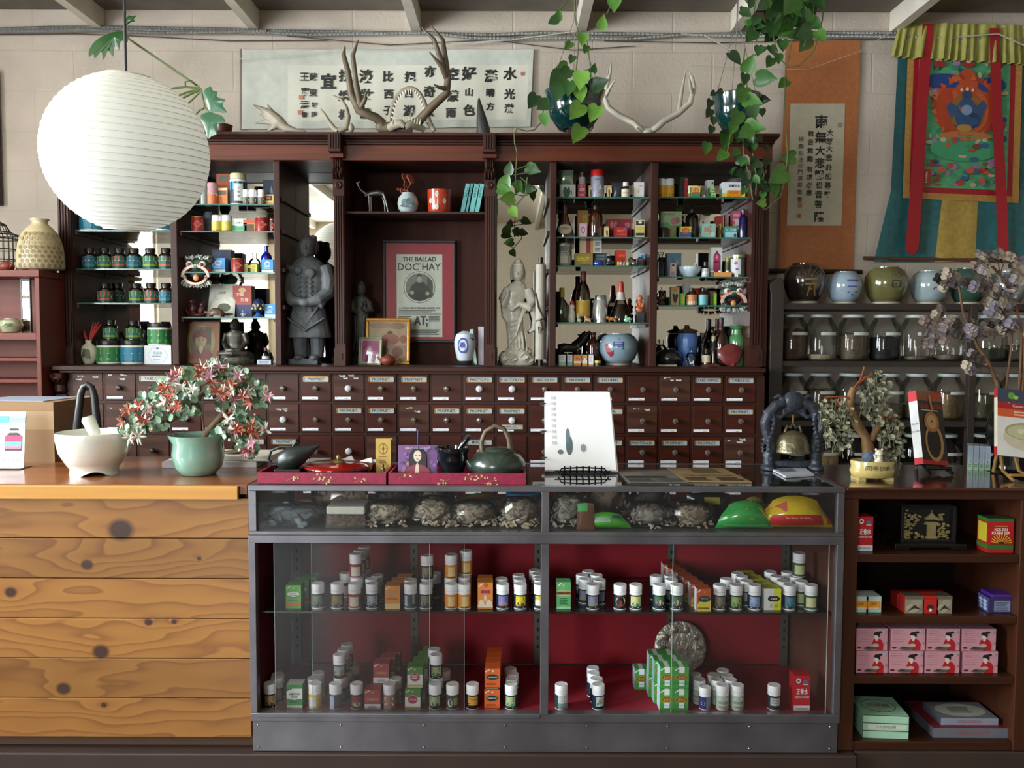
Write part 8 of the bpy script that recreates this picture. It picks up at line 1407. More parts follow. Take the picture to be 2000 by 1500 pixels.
for a,c_,pt,lb in ((700,806,985,'first bag of pale bark slices right of the white lidded tub'),(798,893,976,'second bag of pale bark slices, below the grey pouch'),(872,975,983,'third bag of pale bark slices, below the green pouch'),(970,1057,977,'fourth bag of pale bark slices beside the middle post')):herb_bag(lb,a,c_,pt,1037,F_,pl,110,8)
herb_bag('dull brown bag behind the white lidded tub',600,740,966,1037,B_,tn,40,9);herb_bag('dark bag behind the first bark slice bag',728,812,966,1037,B_,['3a322c','4d443b'],40,8);herb_bag('greyish pouch standing behind the second bark slice bag',808,890,960,1037,B_,['8a8478','77716a'],30,9)
def packet(label,px0,px1,pt,pb,Y,base,spec=(),puff=.04,name='food_packet'):
    Y=max(Y,2.585+puff);px1=min(px1,1629); return pouch(name,label,'packet',px0,px1,pt,pb,Y,ZU+puff*0+.0005,M(base,.22,coat=.4,var=.1),list(spec),puff,mound=.45 if puff>.025 else .1)
packet('green and red printed pouch behind the third bark slice bag',886,985,963,1037,B_,'4a6a3a',[('r',.2,.55,.8,.95,'8a4a30'),('e',.4,.75,.15,.12,'b0522a')],.03)
vessel('plastic_tub','blue lidded round tub behind the fourth bark slice bag','tub',1022,960,1037,68,2.78,[('tub',[(.9,0),(.95,.7)],M('b0b4b4',.4)),('lid',[(1,.7),(1.02,.72),(1.02,.97),(.97,1),(0,1)],M('1f7ab8',.25,coat=.5))],ZU)
herb_bag('clear bag of grey roots right of the middle post',1076,1150,968,1036,F_,gy2,80,8);herb_bag('clear bag of brown chips behind the green packet',1140,1236,958,1036,B_,tn,70,8)
packet('small green and brown packet on the grey root bag',1126,1162,982,1030,2.57+.02,'6a4434',[('r',0,.7,.6,1,'3a9a4a')],.006)
packet('bright green shiny packet lying before the brown chip bag',1131,1234,1000,1036,2.60,'4fb02c',[('r',.1,.5,.6,.8,'8fa8a0'),('l',.15,.6,.55,.75,3,'5a706a'),('r',.7,.75,.95,.9,'3a4a70')],.03)
herb_bag('grey bag of fibrous root right of the green packet',1226,1322,985,1036,F_,gy2,90,7);herb_bag('slate grey bag behind the fibrous root bag',1236,1316,959,1036,B_,['55524e','68645e'],40,8);herb_bag('bag of tan chopped bark left of the green orange packet',1314,1402,985,1037,F_,tn,110,6)
packet('black tray pack with yellow label behind the tan bark bag',1336,1430,962,1037,B_,'1f2522',[('r',.38,.6,.75,.85,'b5a83a')],.02)
packet('green and orange noodle packet in the top display',1396,1512,978,1038,2.595,'2f9a45',[('p',[(.3,.5),(.5,.8),(.9,.85),(.95,.5),(.6,.4)],'d88a2a'),('r',.1,.1,.9,.2,'5ab05a')],.035);packet('yellow packet with green dots behind the noodle packet',1440,1502,970,1037,B_,'9a9a3a',[('e',.2+.2*(i%4),.55+.14*(i//4),.07,.05,'3a5a20') for i in range(12)],.03)
packet('large yellow and red printed rice bag at the right end of the top display',1472,1634,968,1038,2.61,'d0b01c',[('r',0,.12,1,.5,'b81e22'),('l',.08,.9,.3,.36,1,'e0b050'),('t','San Remo  San Remo',.5,.4,.07,'e8c8a0',.8),('p',[(0,.5),(.1,.8),(.3,.9),(.3,.62)],'b84a2a')],.05)
# ---------------------------------------------------------------- goods on the dark bookcase shelves
def shb(i,px0,px1,pt,Y,d,label,base,spec=(),**k): return carton(px0,px1,pt,999,Y,d,label,base,spec,z=ZBS[i]+.0005,**k)
shb(0,1675,1706,1009,2.62,.05,'red and white liniment box on the top shelf of the bookcase','c41c26',zg,topc='b81a24',lside='a8141e')
t=thing('cork_carving','framed pale carved pagoda scene on a black stand, top shelf of the bookcase','carving',(P(1809,1078,2.66).x,2.66,ZBS[0]+.0005));k=u(2.66);lb_=M('0f0e0e',.3,coat=.3)
MB().box(-70*k,70*k,-.03,.04,4*k,12*k,lb_).box(-70*k,-40*k,-.03,.04,0,4*k,lb_).box(40*k,70*k,-.03,.04,0,4*k,lb_).build('stand',t,smooth=0,bev=.002)
MB().box(-54*k,-49*k,-.012,.02,12*k,84*k,lb_).box(49*k,54*k,-.012,.02,12*k,84*k,lb_).box(-49*k,49*k,-.012,.02,12*k,18*k,lb_).box(-49*k,49*k,-.012,.02,80*k,84*k,lb_).box(-49*k,49*k,.016,.019,18*k,80*k,M('0b0b0c',.6)).build('frame',t,smooth=0,bev=.001)
ck=M('b59a66',.7,var=.25,scale=80);b=MB();rr=random.Random(31)
for cx_,cz_,rx,rz_ in ((-34,66,13,8),(-24,58,12,7),(-40,56,8,6),(-38,44,9,6),(-28,46,8,4),(-42,28,7,9),(-34,24,10,6),(-14,24,9,5),(30,48,9,10),(36,36,10,10),(40,26,9,8),(22,26,9,8),(30,60,4,8)):
    for _ in range(9):b.ball((cx_*k+rr.uniform(-rx,rx)*k,rr.uniform(.004,.012),cz_*k+rr.uniform(-rz_,rz_)*k),(3.6*k,2*k,2*k),ck,6)
b.box(3*k,19*k,.004,.012,22*k,46*k,ck)
for z in (46,56):b.prism([(-3*k,z*k),(25*k,z*k),(20*k,(z+5)*k),(2*k,(z+5)*k)],.002,.014,ck)
b.prism([(3*k,61*k),(19*k,61*k),(11*k,69*k)],.004,.012,ck).tube([(11*k,.008,68*k),(11*k,.008,74*k)],.8*k,ck,5).tube([(-40*k,.01,20*k),(-30*k,.01,36*k),(-34*k,.01,52*k),(-22*k,.01,62*k)],1.4*k,ck,6).box(0,22*k,.003,.013,18.2*k,22*k,ck);b.build('pagoda_scene',t,smooth=40)
MB().box(-49*k,49*k,-.006,-.005,18*k,80*k,glass('picture_glass',gl=.6)).build('glass',t,smooth=0)
sun=[('r',0,.9,1,1,'2f6a2a'),('r',0,.12,1,.24,'2f6a2a'),('t','NOR SUN',.5,.68,.09,'ece4d0',.5,.02),('t','PU-ERH TEA',.5,.58,.09,'ece4d0',.7,.02),('l',.25,.75,.76,.8,1,'d8b070')]+[('p',[(.5,.27),(.5+.42*cos(a),.29+.27*sin(a)),(.5+.42*cos(a+.12),.29+.27*sin(a+.12))],'d8b030') for a in [i*pi/11 for i in range(11)]]+[('e',.5,.34,.13,.08,'c07a20'),('r',.4,.27,.6,.33,'1c1a16'),('r',.05,.25,.95,.265,'6a1a14')]
shb(0,1931,1981,1013,2.60,.06,'red and green sunrise tea tin on the top shelf of the bookcase','b01a1c',sun,name='tea_tin',cat='tin',lside='a01a1a',sidespec=[('r',.1,.3,.9,.85,'c0b030'),('r',0,.9,1,1,'2f6a2a'),('r',0,.12,1,.24,'2f6a2a')],topc='3a4a2a')
bm=[('r',0,.78,1,1,'a8ccc8'),('r',0,0,1,.16,'a8ccc8'),('r',.05,.18,.95,.74,'d8902c'),('r',.15,.24,.85,.3,'e6dcc8'),('t','虎標',.5,.54,.16,'6a3a14',.5)]
for i,(a,Y,lb) in enumerate(((1671.8,2.61,'front left orange and white balm box'),(1697,2.61,'front right orange and white balm box'),(1671.8,2.67,'rear left orange and white balm box'),(1695,2.67,'rear right orange and white balm box'))):shb(1,a,a+24.5,1165 if i<2 else 1162.5,Y,.055,lb+' on the second bookcase shelf','d4d8d0',bm,side='3a5aa0')
rt_=[('e',.42,.35,.13,.16,'3a2022'),('e',.58,.35,.13,.16,'3a2022'),('e',.5,.2,.1,.1,'e0d8c8'),('r',0,.84,1,.86,'8a1a12')];gt=[('e',.4,.3,.35,.25,'a8a088'),('e',.6,.6,.3,.2,'9a927c'),('p',[(.1,.1),(.5,.5),(.9,.2),(.5,.3)],'3a2a24'),('r',0,.82,1,1,'6a5a4c')]
for i,(a,c_,Y,sp,base,lb) in enumerate(((1773,1805,2.60,gt,'8a8270','left blossom printed tin in the front row'),(1808,1833,2.60,rt_,'b8221c','red tin with two dark faces in the front row'),(1835.5,1860,2.60,gt,'8a8270','right blossom printed tin in the front row'),(1757,1776,2.655,rt_,'b8221c','red tin behind left of the blossom printed tin'),(1778,1800,2.665,rt_,'b02018','red tin behind the left blossom printed tin'),(1803,1826,2.665,rt_,'b8221c','red tin behind the front red tin'),(1829,1851,2.67,rt_,'b02018','red tin behind the right blossom printed tin'))):shb(1,a,c_,1160 if Y>2.65 else 1164,Y,.045,lb+' on the second bookcase shelf',base,sp,name='small_tin',cat='tin',side='8a1a14',topc='a02018' if sp is rt_ else '5a4a3c')
shb(1,1937,1976,1168,2.61,.06,'purple lidded patterned tin on the second bookcase shelf','3a2a5a',[('r',.25,.08,.95,.8,'8a94a8'),('l',.3,.9,.12,.75,6,'4a5470')],name='square_tin',cat='tin',lside='4a4a7a',sidespec=[('e',.3+.4*(i%2),.2+.25*(i//2),.18,.12,'a9b4d8') for i in range(6)])
o=MB().box(-21*u(2.6),21*u(2.6),-.003,.063,0,.011,M('4a2a8a',.25,coat=.5)).build('tin_lid',loc=(P(1956.5,1168,2.61).x,2.61,P(1956,1168,2.61).z+.0005),smooth=0,bev=.003)
lt=[x for x in bpy.data.objects if x.get('label','').startswith('purple lidded')][0];o.parent=lt;o.location=o.location-lt.location
pkb=[('l',.04,.45,.35,.95,6,'b8808a'),('t','Red Tea',.17,.78,.06,'8a4a58',.3),('e',.1,.12,.07,.05,'5a2028'),('p',[(.5,.3),(.56,.5),(.68,.55),(.8,.48),(.87,.3),(.86,0),(.62,0),(.6,.3)],'b01c28'),('e',.65,.63,.075,.12,'d8c4ba'),('p',[(.55,.72),(.58,.84),(.68,.86),(.75,.76),(.73,.58),(.68,.68)],'1c1618'),('e',.76,.84,.07,.05,'1c1618'),('p',[(.6,.5),(.65,.42),(.7,.5),(.66,.56)],'d8c4ba'),('e',.63,.24,.1,.08,'b8a89a'),('e',.45,.1,.22,.07,'5a5248'),('e',.38,.14,.08,.05,'3f3a34'),('e',.86,.86,.05,.06,'b4b8c4'),('t','紅',.855,.86,.06,'2a2a3a'),('e',.95,.35,.03,.05,'9a7068')]
for j,row in enumerate((((1673,1735.5),(1737,1805),(1807,1876),(1881,1951)),((1673,1735.5),(1741,1809),(1811,1877),(1880,1948)))):
    for i,(a,c_) in enumerate(row):
        h_=44*u(2.6);o=carton_mesh((c_-a)*u(2.6),.09,h_,'c8909c',pkb,side='a86a78',topc='a87a84',name='tea_box');o.location=(P((a+c_)/2,1300,2.6).x,2.605+.006*j,ZBS[2]+.0005+j*(h_+.0005));tag(o,'%s pink tea box with a red robed woman, %s row'%(('first','second','third','fourth')[i],('bottom','top')[j]),'box')
o=carton_mesh(.09,.08,44*u(2.6),'c8909c',[],side='a86a78',name='tea_box');o.location=(P(1918,1300,2.72).x,2.74,ZBS[2]+.0005);tag(o,'pink tea box behind the right end of the pink tea stack','box')
k=u(2.62);mb_='a4ccb0'
for i in range(3):
    o=carton_mesh(88*k,.14,15.5*k,mb_,[('r',0,.9,1,1,'33403a')]+([('r',.1,.2,.95,.8,'c9cec0'),('t','正宗雲南白藥',.5,.5,.4,'55605a',.7)] if i==1 else []),topspec=[('e',.5,.5,.38,.34,'33403a'),('e',.5,.5,.365,.32,'a4ccb0'),('t','阿膠糕',.5,.5,.2,'8a4030',.5)] if i==2 else None,side='8ab49a');o.location=(P(1724,1440,2.62).x,2.60,ZBS[3]+.0005+i*(15.7*k));o.rotation_euler.z=R(-4);tag(o,('bottom','middle','top')[i]+' mint green box in the stack on the lowest bookcase shelf','box')
for a,c_,h0,h1,d,lb,base in ((1816,1978,0,20,.20,'large grey boxed set with red corner on the lowest bookcase shelf','6a6a74'),(1837,1952,20.4,34,.12,'smaller grey boxed set with oval print lying on the large one','8a8c9c')):
    o=carton_mesh((c_-a)*k,d,(h1-h0)*k,base,[('t','HERB GARDEN',.5,.5,.4,'9a4a55',.4)],side='4a4a52',topc='7a2028' if h0==0 else '77787a',topspec=None if h0==0 else [('e',.5,.5,.44,.4,'b4b4a8'),('l',.3,.7,.3,.7,3,'77786a')],name='boxed_set');o.location=(P((a+c_)/2,1440,2.62).x,2.605+.02*(h0>0),ZBS[3]+.0005+h0*k);tag(o,lb,'box')
# ---------------------------------------------------------------- crocks and jars on the rack
YJ=4.30;foot=M('a89c8c',.6)
def bars(c_,*rs): return [('r',*r,c_) for r in rs]
crock('stoneware_jar','dark brown glazed round jar with ochre brush marks, left end of the rack top',1569.5,515,593,79,YJ,ZR[0],M('2f2620',.12,coat=.9,var=.4,scale=12),foot,bars('7a5c30',(.52,.45,.82,.5),(.52,.6,.82,.64),(.66,.3,.7,.75))+[('p',[(.56,.1),(.62,.42),(.66,.42),(.6,.1)],'7a5c30'),('p',[(.78,.12),(.72,.42),(.76,.42),(.84,.12)],'7a5c30')])
crock('stoneware_jar','pale blue grey jar with blue brushed gate mark on the rack top',1649,531,593,66,YJ,ZR[0],M('8a9aa8',.15,coat=.8),foot,bars('3a4a9a',(.58,.3,.64,.8),(.70,.2,.77,.8),(.82,.3,.88,.8),(.56,.74,.9,.8),(.58,.52,.86,.56)))
crock('stoneware_jar','olive glazed jar with dark brushed mark on the rack top',1729.5,522,594,81,YJ,ZR[0],M('5f5c38',.15,coat=.8,var=.3,scale=10),foot,bars('2a2a24',(.62,.62,.84,.65),(.7,.5,.73,.85),(.62,.42,.84,.45),(.62,.42,.65,.6),(.81,.42,.84,.6)))
crock('stoneware_jar','pale celadon jar with dark blue square mark on the rack top',1814,529,594,72,YJ,ZR[0],M('8f9ca0',.15,coat=.8),foot,bars('1c2a44',(.6,.4,.63,.85),(.76,.4,.79,.85),(.6,.82,.79,.85),(.63,.46,.76,.5)))
crock('stoneware_jar','dark green jar behind the dried hydrangea on the rack top',1889,524,594,68,YJ,ZR[0],M('2f4a40',.15,coat=.8),foot,bars('14201c',(.5,.4,.54,.7)));crock('stoneware_jar','pale grey jar at the right end of the rack top',1967,530,594,68,YJ,ZR[0],M('7d8a8e',.15,coat=.8),foot,[])
jg=glass('jar_glass',(.95,.96,.95),0.7,.02,.0);kj=u(YJ);_j={}
def jar(px,row,key,fill,label):
    if not _j:
        _j['jar_glass']=MB().lathe([(26*kj,0),(30*kj,3*kj),(31*kj,10*kj),(31*kj,58*kj),(27*kj,70*kj),(20*kj,80*kj),(19*kj,84*kj)],jg,28,caps=(True, False)).build('jar_glass',smooth=50)
        _j['lid']=MB().lathe([(20.5*kj,83*kj),(21*kj,84*kj),(21*kj,88*kj),(20*kj,89*kj),(.001,89*kj)],M('b9c0c0',.35),28).build('lid',smooth=40)
        m_=MB();fm=wrapmap(31.3*kj,49*kj,55*kj,R(62),12);m_.add([fm(i/8,z,0) for z in (0,1) for i in range(9)],[(i,i+1,10+i,9+i) for i in range(8)],M('b4b6b4',.5));_j['label_strip']=m_.build('label_strip',smooth=40)
        for o in _j.values():C.objects.unlink(o)
    t=thing('glass_jar',label,'jar',(P(px,700,YJ).x,YJ,ZR[row]+.0005))
    for nm in ('jar_glass','lid','label_strip'):c_=_j[nm].copy();C.objects.link(c_);c_.parent=t
    rr=random.Random(int(px)*3+row);rg=[];n=20;top_=fill*58*kj
    for z,q in ((1.2*kj,.80),(4*kj,.93),(top_*.6,.94),(top_,.90),(top_*1.04,.5),(top_*1.06,.02)):rg.append([(30*kj*q*sin(2*pi*i/n),-30*kj*q*cos(2*pi*i/n),z+(rr.uniform(-.06,.06)*top_ if q>.4 and z>5*kj else 0)) for i in range(n)])
    MB().rings(rg,M(key,.85,var=.5,scale=110,bump=.6)).build('dried_herb',t,smooth=0)
J2=((1547,'4a332a',.98,'dark red brown roots'),(1602,'a89a84',.2,'a few pale beans'),(1665,'5a4e3e',.85,'ground brown bark'),(1726,'141418',.75,'black fungus'),(1787,'6d675c',.15,'a little grey powder'),(1850,'6a6254',.2,'a low layer of herbs'),(1932,'45443c',.4,'dark flowers'),(1985,'4a4438',.5,'brown leaves'))
for px,c_,f,d_ in J2:jar(px,1,c_,f,'glass jar of %s on the upper jar row of the rack'%d_)
J3=((1549,'4a4034',.5,'brown chips, above the dragon arch'),(1603,'544a34',.95,'olive brown herbs'),(1662,'4f4638',.5,'dull roots behind the bonsai top'),(1736,'5a5040',.5,'tan bark right of the bonsai'),(1792,'5c5242',.55,'mixed roots behind the cookbook'),(1854,'6a5436',.85,'reddish brown straw'),(1928,'4a4630',.8,'dark straw by the post'),(1985,'4a4436',.6,'dark herbs at the photo right edge'))
for px,c_,f,d_ in J3:jar(px,2,c_,f,'glass jar of %s, middle jar row'%d_)
J4=((1549,'5a5040',.6,'herbs seen through the dragon arch'),(1613,'a08a62',.9,'pale yellow flowers beside the dragon arch'),(1672,'5a5648',.5,'grey herbs behind the bonsai trunk'),(1733,'4f4a40',.5,'dark herbs right of the bonsai trunk'),(1793,'4a443a',.5,'dark chips behind the cookbook'),(1852,'544a3c',.5,'brown chips right of the cookbook'),(1930,'3f3a30',.5,'dark roots behind the hydrangea vase'))
for px,c_,f,d_ in J4:jar(px,3,c_,f,'glass jar of %s, lowest jar row'%d_)
# ---------------------------------------------------------------- left unit goods
hexa=[]
for j in range(8):
    for i in range(8):
        a,c_=(i+.5*(j%2)+.3)/8,.05+.115*j
        if a<1:hexa+=[('p',[(a+.054*cos(q*pi/3+pi/6),c_+.062*sin(q*pi/3+pi/6)) for q in range(6)],'8a7854' if j<5 else 'a08f6a'),('p',[(a+.02*cos(q*pi/3+pi/6),c_+.024*sin(q*pi/3+pi/6)) for q in range(6)],'675638' if j<5 else '8d7c58')]
crock('honeycomb_vase','large cream vase with brown honeycomb pattern on the left shelf unit',80,428,526,85,4.03,zut,M('bfae8c',.35,var=.1),M('5a3a2a',.5),hexa,(.06,.80),prof=[(.94,.04),(1,.08),(.99,.3),(.93,.5),(.78,.7),(.52,.84),(.34,.9),(.32,.95),(.40,.985),(.40,1),(.3,.99),(.28,.9)],cat='vase')
b=MB();k=u(4.05);cw_=M('2f2c26',.5,.4)
for i in range(22):a=2*pi*i/22;b.tube([(36*k*cos(a),30*k*sin(a),2*k),(36*k*cos(a),30*k*sin(a),62*k),(36*k*cos(a),30*k*sin(a),70*k),(24*k*cos(a),20*k*sin(a),76*k),(16*k*cos(a),13*k*sin(a),90*k),(3*k*cos(a),3*k*sin(a),97*k)],.7*k,cw_,5)
for z,r in ((2,36),(22,36),(42,36),(62,37),(70,38),(76,25),(90,16)):b.tube([(r*k*cos(2*pi*i/22),r*k*.83*sin(2*pi*i/22),z*k) for i in range(23)],1.1*k,cw_,5)
b.tube([(0,0,96*k),(-4*k,0,101*k),(0,0,105*k),(4*k,0,101*k),(0,0,97*k)],1*k,cw_,5);o=b.build('bird_cage',loc=(P(15,525,4.08).x-.03,4.055,zut+.002),smooth=60);tag(o,'old wire bird cage behind the clay teapot on the left unit','bird cage')
vessel('ginger_jar','small round pale green landscape jar on the left unit shelf','jar',22,622,651,45,3.99,[('jar',[(.5,0),(.7,.06),(1,.5),(.85,.85),(.5,.96),(.5,1),(.4,1)],M('a9b08a',.15,coat=.8,var=.2))],ZUS[0],(.3,.75,1.01,[('e',.4,.5,.15,.25,'4a5548'),('e',.55,.6,.1,.2,'5a6450'),('e',.3,.35,.12,.12,'6a7458')], None,110),n=28)
t=thing('standing_mirror','narrow framed mirror leaning inside the left shelf unit, reflecting bright daylight','mirror',(P(61,650,4.05).x-.004,4.02,ZUS[0]+.0005));t.rotation_euler=(0,0,R(-7));k=u(4.05)
MB().box(-8*k,8*k,0,.006,3*k,100*k,mir).build('mirror_glass',t,smooth=0);MB().box(-10*k,-8*k,-.003,.009,0,104*k,M('55504c',.4)).box(8*k,10*k,-.003,.009,0,104*k,M('55504c',.4)).box(-8*k,8*k,-.003,.009,99*k,104*k,M('55504c',.4)).box(-8*k,8*k,-.003,.009,0,3.2*k,M('55504c',.4)).build('frame',t,smooth=0)
# ---------------------------------------------------------------- paper lantern
YLn=2.72;k=u(YLn);pl_=P(248,300,YLn);t=thing('paper_lantern','large round white paper lantern hanging on a black rod above the pine counter','lamp',(pl_.x,YLn,pl_.z))
lm=bpy.data.materials.new('rice_paper');lm.use_nodes= True;nt=lm.node_tree;nt.nodes.clear();o_=nt.nodes.new('ShaderNodeOutputMaterial');d_=nt.nodes.new('ShaderNodeBsdfDiffuse');tr=nt.nodes.new('ShaderNodeBsdfTranslucent');mx=nt.nodes.new('ShaderNodeMixShader');mx.inputs[0].default_value=.45
nz=nt.nodes.new('ShaderNodeTexNoise');nz.inputs['Scale'].default_value=6;bp=nt.nodes.new('ShaderNodeBump');bp.inputs['Strength'].default_value=.25;bp.inputs['Distance'].default_value=.02
nt.links.new(nz.outputs[0],bp.inputs['Height'])
for q in (d_,tr):q.inputs[0].default_value=(.80,.80,.77,1);nt.links.new(bp.outputs[0],q.inputs['Normal'])
nt.links.new(d_.outputs[0],mx.inputs[1]);nt.links.new(tr.outputs[0],mx.inputs[2]);nt.links.new(mx.outputs[0],o_.inputs[0])
RL=152*k;prof=[];NRB=30;a0=math.acos(.26)
for i in range(NRB):
    for f,q in ((0,1.0),(.25,.995),(.5,.9925),(.75,.995)):
        a=-(pi/2-.27)+(pi-.54)*(i+f)/NRB;prof.append((RL*q*cos(a),RL*.985*q*sin(a)))
prof.append((RL*cos(pi/2-.27),RL*.985*sin(pi/2-.27)))
lt_=Euler((R(5),R(4),0)).to_matrix().to_4x4();MB().lathe(prof,lm,64,T=lt_,caps=(False, False)).build('paper_shade',t,smooth=20)
b=MB();rb=M('cfccc0',.5)
for i in range(1,NRB):b.tube([(prof[4*i][0]*.999*cos(2*pi*j/40),prof[4*i][0]*.999*sin(2*pi*j/40),prof[4*i][1]) for j in range(41)],.0011,rb,4,T=lt_)
b.build('wire_ribs',t,smooth=60)
for z,r in ((prof[0][1],prof[0][0]),(prof[-1][1],prof[-1][0])):MB().tube([(r*cos(2*pi*j/30),r*sin(2*pi*j/30),z) for j in range(31)],.003,M('b9b4a8',.4),6,T=lt_).build('ring_frame',t,smooth=60)
b=MB();b.tube([(-prof[-1][0],0,prof[-1][1]),(0,0,prof[-1][1]+.01),(prof[-1][0],0,prof[-1][1])],.002,M('b9b4a8',.4),6,T=lt_);b.build('cross_wire',t,smooth=60)
MB().tube([(.002,0,RL*.6),(.002,0,ZC-.002-pl_.z)],2.7*k,M('1c1a20',.4),10).lathe([(.001,ZC-.03-pl_.z),(.04,ZC-.02-pl_.z),(.045,ZC-.002-pl_.z)],M('1c1a20',.4),20).build('hanging_rod',t,smooth=40)
# ---------------------------------------------------------------- hanging plants
LF=[M(c_,.42,var=.25,scale=30,coat=.06) for c_ in ('305a26','44702c','284823','5f8a33','20371e')]
def leaf(b,c_,L,ang,mt,tilt=0.35,nrm=None):
    """heart shaped leaf: base at the stalk end, tip pointing along ang (degrees, 0 right, 90 up) in a plane facing the room"""
    a=R(ang);d=Vector((cos(a),-tilt,sin(a))).normalized();s=Vector((-sin(a),rr.uniform(-.5,.5),cos(a))).normalized();n=d.cross(s).normalized()
    n=n if n.y<0 else -n;n=-n;c_=Vector(c_);pr=[(-.06,.0,.0),(-.16,.16,.03),(-.10,.32,.07),(.10,.43,.10),(.38,.40,.09),(.65,.24,.05),(.85,.09,.02),(1.0,0,.03)]
    mid=[(-.02,0),(.1,0),(.38,-.015),(.65,-.02),(1.0,.03)]
    v=[c_+d*L*(x-.45)+s*L*y+n*L*(-z) for x,y,z in pr];v+=[c_+d*L*(x-.45)-s*L*y+n*L*(-z) for x,y,z in pr[1:-1]];v+=[c_+d*L*(x-.45)+n*L*.03 for x in (.1,.38,.65)]
    A,B_,C_=14,15,16
    b.add(v,[(0,1,2,A),(A,2,3,),(A,3,4,B_),(B_,4,5,C_),(C_,5,6,7),(0,A,9,8),(A,10,9),(A,B_,11,10),(B_,C_,12,11),(C_,7,13,12)],mt)
def plant(name,label,Y,vines,leaves,pot=None,hang=()):
    t=thing(name,label,'plant',P(*((pot[0],pot[2]) if pot else vines[0][0][:2]),Y));o=t.location;kk=u(Y)
    if pot:
        px,pt,pb,w_=pot;h=(pb-pt)*kk;r=w_/2*kk
        MB().lathe([(.45*r,0),(.55*r,.02*h),(.85*r,.35*h),(.95*r,.62*h),(.93*r,.72*h),(1.05*r,.97*h),(1.05*r,h),(.97*r,h),(.85*r,.66*h),(.001,.6*h)],M('092c2c',.14,coat=.8,var=.2),32).build('pot',t,smooth=50)
        b=MB()
        for dx,dy in ((-.9,0),(.9,0),(0,.9)):b.tube([(dx*r,dy*r,h*.95),(dx*.05*r,dy*.05*r,P(px,40,Y).z-o.z),(0,0,ZC-o.z-.11)],.7*kk,M('6a6458',.5),5)
        b.build('hanger_wire',t)
    b=MB()
    for pts in vines:b.tube([P(q[0],q[1],Y+(q[2] if len(q)>2 else 0))-o for q in pts],1.3*kk,M('4f5a30',.5),5)
    if vines:b.build('vines',t,smooth=60)
    b=MB()
    for q in leaves:leaf(b,P(q[0],q[1],Y+(rr.uniform(-.18,-.12) if pot and abs(q[0]-pot[0])<pot[3]*.62 and pot[1]-35<q[1]<pot[2]+15 else rr.uniform(-.06,.06)))-o,q[2]*kk,q[3],LF[q[4] if len(q)>4 else rr.randint(0,2)])
    b.build('foliage',t,smooth=80); return t
rr=random.Random(41)
def cv(L): return [(980+x*.3,y*.3,s*.31,a)+tuple(r) for x,y,s,a,*r in L]
plant('hanging_pothos','trailing pothos in a dark teal pot hanging before the scroll right end',3.62,
 [[(1120,-20),(1124,40),(1130,70),(1128,110),(1122,160)],[(1085,30),(1108,0)],[(1145,60),(1150,110),(1156,150),(1172,168)],[(1063,205),(1056,240),(1043,254),(1028,256),(1010,251),(1004,262),(1005,280),(1010,298),(1008,325),(1006,360)],[(1115,180),(1150,210),(1152,250)],[(1152,200),(1160,222),(1158,250),(1150,258)],[(1000,333),(1032,323)],[(1002,342),(1032,337)],[(1030,346),(1026,380),(1005,405),(988,398)],[(1016,346),(1030,358)],[(1185,28),(1192,12)]],
 cv([(345,520,120,235),(385,445,95,205),(410,490,110,230),(370,610,125,250),(435,580,105,262),(515,530,125,262,3),(515,620,105,275,3),(640,545,115,20),(525,262,90,265,3),(545,325,60,250),(455,390,60,250),(200,665,110,240),(265,690,90,215),(280,785,85,275,1),(480,730,125,235,3),(600,745,120,245,3),(488,880,125,245,3),(600,440,55,80),(330,140,70,215),(370,92,65,80),(735,32,110,265,1),(655,140,85,80,3),(430,300,70,235),(570,480,60,290),])
 +[(995,327,24,80,2),(988,352,32,70,1),(986,372,30,-15,1),(1010,370,22,250,1),(1013,366,26,-60,1),(989,388,30,190,3),(1004,416,24,-55,3),(1043,331,30,-25,0),(1034,369,27,-15,0)],(1122,182,254,112))
plant('hanging_pothos','dense dark green pothos in a second teal pot above the cabinet right end',3.62,
 [[(1455,95),(1450,140),(1446,190),(1450,230),(1452,300),(1462,340),(1470,390)],[(1505,90),(1470,110),(1458,160),(1462,200)],[(1535,130),(1532,200),(1538,300),(1534,350),(1524,385),(1495,410),(1484,400)],[(1440,190),(1420,300),(1400,310)],[(1395,190),(1404,180),(1418,184)],[(1470,300),(1478,350),(1476,380)]],
 cv([(1520,385,110,-55,2),(1615,410,110,70),(1740,410,85,240),(1725,510,125,-10),(1830,550,90,220,1),(1560,620,120,245,1),(1640,665,115,-20,1),(1580,520,80,262,2),(1520,780,125,245,1),(1580,870,110,215,1),(1655,830,120,-15,1),(1450,920,125,255,1),(1430,1020,95,225,1),(1330,970,85,255,1),(1860,1025,110,190,1),(1790,1150,150,215,1),(1840,1160,110,-35,1),(1775,1245,95,265,1),(1685,1320,70,190,3),(1350,680,65,250,4),(1345,740,70,240,4),(1380,790,60,260,4),(1415,600,50,200,4),(1372,612,45,220,4),(1360,850,60,250,4),(1710,650,75,-10,4),(1695,735,55,270,4),(1720,1060,70,250,4),(1500,840,80,250),(1640,735,90,280),(1690,330,65,240)])
 +[(1455+rr.uniform(-22,45),258+rr.uniform(0,125),rr.uniform(14,26),rr.uniform(200,340),rr.choice([0,2,4,4])) for _ in range(34)],(1437,190,256,88))
